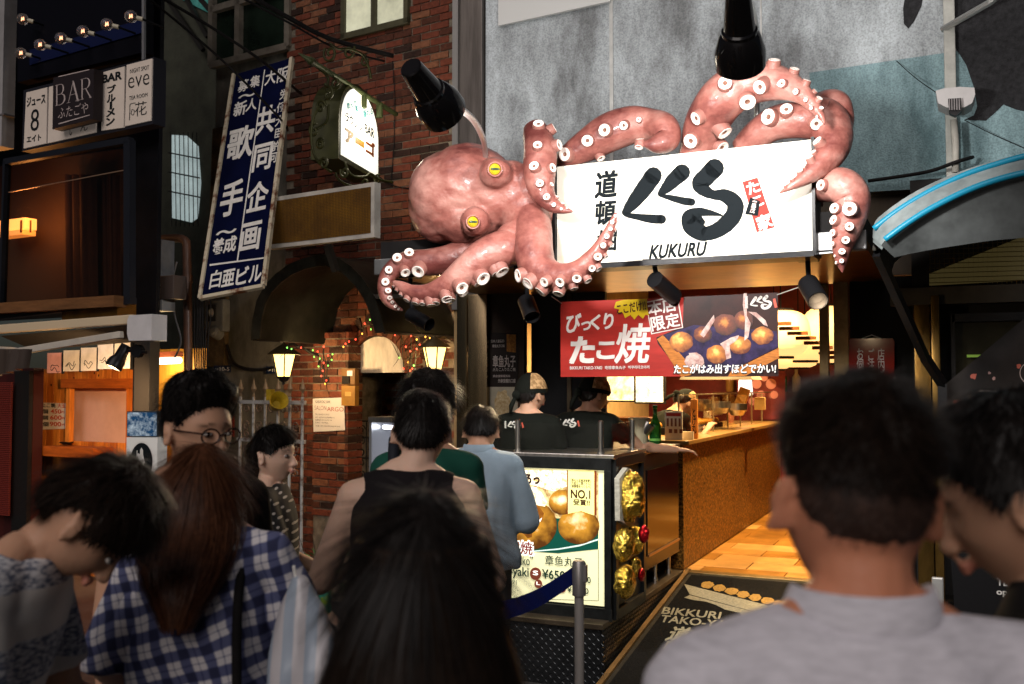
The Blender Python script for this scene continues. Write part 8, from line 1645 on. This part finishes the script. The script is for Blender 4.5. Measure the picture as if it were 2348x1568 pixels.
gls = person('man with short black hair and dark-rimmed glasses', (458, 990, 2.65), -138, hair=lambda o, T, p: build_hair('hair', T, p, H_BLACK, (HL_MAN[0], [.60, .56, .45, .30, .05, .10, -.15, -.40, -.5]), top=.046, side=.007, back=.008, length=.04, nstr=3000, seed=61, messy=.35), hyaw=-8, pitch=6, shirt=M_bk, trousers=M_trs, skin=SKIN, vox=.0055, face=True)
# glasses
T = gls.T; mgl = mat('specs_dark', (.025, .012, .010), .25); gp = thing('glasses', 'dark-rimmed round glasses worn by the short-haired man', 'glasses', T @ Vector((0, .1, 0)))
for k in (-1, 1):
    mb = MB(); mb.tube([T @ Vector((k * .033 + math.cos(t) * .0245, .106 - abs(k * .033 + math.cos(t) * .0245) * .12, .002 + math.sin(t) * .020)) for t in np.linspace(0, 2 * math.pi, 25)], .0026, 6, cap=False); mb.build('rim', mgl, gp)
    mb = MB(); mb.tube([T @ Vector((k * .058, .100, .010)), T @ Vector((k * .080, .05, .010)), T @ Vector((k * .083, -.005, .008)), T @ Vector((k * .082, -.02, -.005))], .0026, 6); mb.build('temple', mgl, gp)
mb = MB(); mb.tube([T @ Vector((-.009, .107, .005)), T @ Vector((0, .110, .008)), T @ Vector((.009, .107, .005))], .0026, 6); mb.build('bridge', mgl, gp)
def hair_plaid(o, T, p):
    build_hair('hair', T, p, H_BROWN, HL_FEM, top=.014, side=.018, back=.02, length=.12, nstr=2000, seed=71, messy=.05, width=.002, fem=1, lift=.05)
    T2 = Matrix.Translation(T.translation) @ Matrix.Rotation(R(YAW + 6), 4, 'Z') @ Matrix.Scale(o.s, 4)
    long_hair('hair_length', [(.05, .090, .105, -.002), (-.05, .100, .112, -.03), (-.10, .100, .11, -.10), (-.15, .088, .09, -.17), (-.20, .066, .07, -.215), (-.27, .035, .04, -.25)], T2, p, H_BROWN, nstr=2200, seed=6, wave=.014, phr=(50, 310))
pla = person('woman with long brown hair in a navy and white plaid shirt', (462, 1134, 2.4), 6, hyaw=-4, neckx=-.02, neckz=-.045, pitch=14, hair=hair_plaid, fem=1, arms={-1: ((-.34, .05, -1), (.1, .8, -.6)), 1: ((.52, .05, -1), (.1, .35, -1))}, shirt=M_plaid, sleeve=.98, shirt_len=0., trousers=None, skin=SKINP, sw=.92, bulk=.94, cw=.016, loose=.45, wr=.012)
mb = MB(); v = pla.v; loft(mb, [(v((0, 0, .50)), EXL * 0 + VR, VF, .26, .20), (v((0, 0, .75)), VR, VF, .23, .18), (v((0, 0, .95)), VR, VF, .19, .15), (v((0, 0, 1.0)), VR, VF, .16, .12)], 40); sm_ = remesh(mb, .012, 2); wrinkle(sm_, .012, (14, 14, 2)); sm_.materials.append(mat('lace_white', (.50, .47, .45), .85, col2=(.20, .18, .17), vscale=55, thr=(.48, .56), bump=.5, bscale=60)); link('lace_skirt', sm_, pla.ob)
# dolman sleeves of the plaid shirt
mb = MB()
for k in (-1, 1):
    S, e, w = pla.J[k]; c = pla.v((0, -.02, 1.08)); mb2 = [(S.lerp(c, .25), VR, VF, .075, .07), (S.lerp(e, .5).lerp(c, .15), VR, VF, .085, .07), (e.lerp(c, .05), VR, VF, .07, .06), (e.lerp(w, .12), VR, VF, .055, .05)]; loft(mb, mb2, 20)
sm_ = remesh(mb, .009, 6, .6); wrinkle(sm_, .006); sm_.materials.append(M_plaid); link('dolman_sleeve', sm_, pla.ob)
mb = MB(); a = pla.v((.10, -.02, 1.43)); b_ = pla.v((.105, -.165, 1.25)); c = pla.v((.12, -.19, .95)); dpt = pla.v((.16, -.15, .75)); mb.tube([Vector(p) for p in smooth_path([tuple(x) for x in (pla.v((.10, .06, 1.40)), a, b_, c, dpt)], 5)], .011, 8); hb_ = thing('shoulder_bag', 'thin black shoulder bag strap over the plaid shirt', 'bag', dpt); mb.build('strap', M_bk, hb_, smooth=True)
mb = MB(); mb.box(dpt + Vector((0, 0, -.12)), (.10, .24, .2), None, .03); mb.build('pouch', M_bk, hb_, smooth='auto')
bent = person('man in a grey and navy striped T-shirt bending his head at the left edge', (206, 1205, 1.95), -84, hair=lambda o, T, p: build_hair('hair', T, p, H_DARK, (HL_MAN[0], [.20, .18, .15, .05, .0, .28, .10, -.55, -.62]), top=.040, side=.014, back=.026, length=.07, nstr=4200, seed=81, messy=.6, width=.0022), lean=10, pitch=58, hyaw=0, neckf=.02, hunch=.05, shirt=M_stripe, sleeve=.75, trousers=M_trs, skin=SKIN, vox=.006, face=True, arms={1: ((.14, .10, -1), (0, .9, -.4)), -1: ((-.1, .2, -1), (0, .9, -.3))}, bulk=1.05)
mb = MB(); C = bent.v; cc = bent.T @ Vector((0, -.06, -.13)); 
# carried things
m, n, l, b, g = pattern_mat('bag_stripe', 'bag'); cx_ = _dot(n, l, g, tuple(VR)); f = mth(n, l, 'LESS_THAN', mth(n, l, 'FRACT', mth(n, l, 'MULTIPLY', cx_, 1 / .05)), .5); mx = n.new('ShaderNodeMix'); mx.data_type = 'RGBA'; l.new(f, mx.inputs[0]); mx.inputs[6].default_value = (.52, .50, .52, 1); mx.inputs[7].default_value = (.34, .40, .48, 1); l.new(mx.outputs[2], b.inputs['Base Color']); b.inputs['Roughness'].default_value = .3
pbg = thing('plastic_bag', 'white and pale blue striped plastic bag held beside the plaid shirt', 'bag', Q(705, 1560, 2.2))
mb = MB(); c0 = Q(705, 1500, 2.2); loft(mb, [(c0 + Vector((0, 0, -.30)), VR, VF, .07, .05), (c0 + Vector((0, 0, -.20)), VR, VF, .10, .07), (c0 + Vector((0, 0, -.02)), VR, VF, .085, .06), (c0 + Vector((-.02, 0, .10)), VR, VF, .05, .035), (c0 + Vector((-.03, 0, .17)), VR, VF, .014, .012)], 30); sm_ = remesh(mb, .008, 1); wrinkle(sm_, .010, (16, 16, 7)); sm_.materials.append(m); link('sack', sm_, pbg)
mb = MB(); mb.tube([c0 + Vector((-.03, 0, .15)), c0 + Vector((-.04, 0, .19)), pla.J[1][2]], .004, 6); mb.build('handle', M_white, pbg)
hnd = pol.J[1][2]; pc_ = thing('patterned_pouch', 'yellow-green patterned pouch in the polka dot woman’s hand', 'bag', hnd); pc_['label'] = 'yellow-green patterned pouch hanging from the hand of the polka dot woman'
mb = MB(); c0 = Q(715, 1365, dep(hnd)); mb.box(c0, (.17, .05, .14), None, .02); sm_ = remesh(mb, .008, 2); wrinkle(sm_, .006, (20, 20, 12)); sm_.materials.append(mat('pouch_print', hexc('7f9a2c'), .6, col2=hexc('2c8a78'), vscale=26, thr=(.45, .58))); link('pouch', sm_, pc_); mb = MB(); mb.tube([c0 + Vector((-.06, 0, .06)), hnd, c0 + Vector((.06, 0, .06))], .006, 6); mb.build('handle', M_bk, pc_)
# backpack of the green man
v = grn.v; bpk = thing('backpack', 'dark backpack worn over the green T-shirt', 'bag', v((0, -.2, 1.0))); mb = MB(); mb.box(v((-.03, -.20, 1.14)), (.28, .14, .40), Matrix.Rotation(R(YAW), 3, 'Z'), .05); mb.build('pack', mat('pack_navy', (.012, .014, .02), .7, bump=.1), bpk, smooth='auto')
mb = MB(); mb.tube([Vector(p) for p in smooth_path([tuple(v(q)) for q in ((-.115, -.15, 1.28), (-.12, -.085, 1.44), (-.12, .0, 1.49), (-.115, .09, 1.42), (-.12, .12, 1.25))], 5)], .022, 8); mb.build('strap', MATS['pack_navy'], bpk, smooth=True)
# ---------------------------------------------------------------- workers in the stall
M_tee = mat('tee_dark', (.007, .008, .006), .85, bump=.1, bscale=200, spec=.1); M_bandana = mat('bandana_beige', hexc('8a6a44'), .8, col2=hexc('c09a6c'), vscale=30, thr=(.45, .6))
def worker_cap(o, T, p):
    build_hair('hair', T, p, H_BLACK, top=.006, side=.012, back=.016, length=.03, nstr=900, seed=91)
    u = sph_grid(60, 24, .08, .9999); g = head_shape(u); nrm = g / np.linalg.norm(g, axis=1)[:, None]; s_ = g + nrm * (.020 + .010 * np.clip(u[:, 2], 0, 1))[:, None]; mb = MB(); mb.cur = 0; vs = [T @ Vector(x) for x in s_]; F1 = []; F2 = []
    for i in range(24):
        for j in range(60):
            k = (j + 1) % 60; q = (i * 60 + j, i * 60 + k, (i + 1) * 60 + k, (i + 1) * 60 + j); ph = math.degrees(math.atan2(u[i * 60 + j, 0], u[i * 60 + j, 1])); (F2 if (20 < ph < 120 and .25 < u[i * 60 + j, 2] < .93) else F1).append(q)
    F1.append(tuple(range(24 * 60, 25 * 60))); mb.add(vs, F1); mb.cur = 1; n0 = len(mb.f); mb.f.extend(F2); mb.mi.extend([1] * len(F2)); mb.build('cap', [M_tee, M_bandana], p, smooth=True)
    mb = MB(); mb.ell(T @ Vector((0, -.125, .0)), (.03, .02, .03), None, 12, 8); mb.tube([T @ Vector((0, -.125, 0)), T @ Vector((-.02, -.15, -.07)), T @ Vector((-.03, -.15, -.12))], [.012, .016, .008], 8); mb.build('cap_knot', M_tee, p, smooth=True)
def back_logo(o, x, y, w):
    c_ = CAMM.transposed() @ (o.v((-.03, -.15, 1.39)) - CAMP); x, y = 1173.5 - c_.x / c_.z * FPX, 784 + c_.y / c_.z * FPX; nb = (o.W.to_3x3() @ Vector((0, -1, 0))).normalized(); fr = Fr(o.v((0, -.152, 1.32)), o.W.to_3x3() @ Vector((1, 0, 0))); fr.n = nb; kukuru_logo(fr, x, y, w, mat('logo_white', (.62, .60, .55), .6), o.ob, .012, mat('seal_red', hexc('b8503f'), .5))
KFL = .10
w1_ = person('stall worker in black T-shirt and tan cap, left one with back turned', (1218, 905, 6.3), -22, floor=KFL, hair=worker_cap, hyaw=30, shirt=M_tee, trousers=M_trs, skin=SKIN, sw=1.05, arms={1: ((.25, .25, -1), (-.2, .9, -.4)), -1: ((-.2, .2, -1), (.2, .9, -.4))}); back_logo(w1_, 1208, 930, 30)
w2_ = person('stall worker in black T-shirt and tan cap stretching an arm across the counter', (1362, 906, 6.5), -30, floor=KFL, hair=worker_cap, hyaw=32, pitch=10, lean=6, shirt=M_tee, trousers=M_trs, skin=SKIN, sw=1.05, arms={1: ((.40, .72, -.52), (.80, .56, -.08)), -1: ((-.2, .3, -1), (.2, .9, -.4))}); back_logo(w2_, 1348, 933, 32)
w3_ = person('stall worker in black cap bending over the griddle behind the glass', (1568, 926, 8.4), -62, floor=KFL, hair=worker_cap, pitch=48, lean=12, hunch=.04, shirt=M_tee, trousers=M_trs, skin=SKIN, face=True, arms={1: ((.1, .25, -1), (-.1, .6, .6)), -1: ((-.1, .25, -1), (.1, .6, .6))})
# steel cup under the reaching hand
cp = Q(1474, 985, 6.5); Mq = Matrix.Translation(cp) @ Matrix.Rotation(R(YAW), 4, 'Z') @ Matrix.Rotation(R(40), 4, 'Y')
mb = MB(); mb.lathe([(.050, -.055), (.052, .055), (.048, .055), (.046, -.048), (0, -.048)], Mq, 22, cap=False); mb.tube([Mq @ Vector((.05, 0, -.03)), Mq @ Vector((.13, 0, -.06))], .012, 8); tag(mb.build('steel_cup', M_steel, smooth='auto'), 'steel measuring cup with handle resting tilted in the container', 'cup')
struct(link('kitchen_floor', (lambda mb: (mb.add([(-4.2, 6.05, .095), (XC - .6, 6.05, .095), (XC - .6, 12.5, .095), (-4.2, 12.5, .095)], [(0, 1, 2, 3)]), mb.build('kf', M_int))[1])(MB()).data)); bpy.data.objects.remove(bpy.data.objects['kf'])
# ---------------------------------------------------------------- small counter clutter in the stall
def jar(x, y, d, r, h, m, nm, lab, cat, zf=None):
    q = Q(x, y, d); z = zf if zf is not None else q.z; mb = MB(); mb.lathe([(r * .9, 0), (r, h * .1), (r, h * .7), (r * .55, h * .82), (r * .5, h), (0, h)], Matrix.Translation((q.x, q.y, z)), 16, cap=True); return tag(mb.build(nm, m, smooth='auto'), lab, cat)
zt1 = zb1 + .02
for i, (x, lab) in enumerate(((1638, 'cup stack on the long counter just past the wooden marker'), (1690, 'cup stack on the long counter by the griddle'), (1735, 'cup stack on the long counter near the foreground head'))):
    y_ = 7.9 + i * .75; q = V(x, 990, XC - .35); mb = MB(); mb.lathe([(.03, 0), (.04, .05), (.036, .052), (.041, .10), (.037, .102), (.042, .15), (0, .15)], Matrix.Translation((XC - .42, q.y, lz + .03)), 16); tag(mb.build('cup_stack', mat('cup_%d' % i, [(.6, .5, .35), (.5, .2, .12), (.55, .52, .45)][i], .5), smooth='auto'), 'paper ' + lab, 'cups')
for i in range(6):
    y_ = 8.2 + i * .5; q = (XC - .95, 12.3, 1.5)
    mb = MB(); mb.lathe([(.045, 0), (.05, .02), (.05, .17), (.02, .22), (.02, .27), (0, .27)], Matrix.Translation((-2.55 + i * .16, 12.35, 1.62)), 14); tag(mb.build('shelf_bottle', mat('shelf_b%d' % (i % 3), [(.25, .12, .03), (.05, .14, .04), (.4, .33, .2)][i % 3], .25), smooth='auto'), 'bottle on the back wall shelf, %s from the left' % ['first', 'second', 'third', 'fourth', 'fifth', 'sixth'][i], 'bottle', 'bottles on the back wall shelf')
mb = MB(); mb.box((-2.15, 12.4, 1.60), (1.2, .25, .03)); tag(mb.build('wall_shelf', M_wooddark), 'wooden wall shelf carrying bottles at the back of the stall', 'shelf')
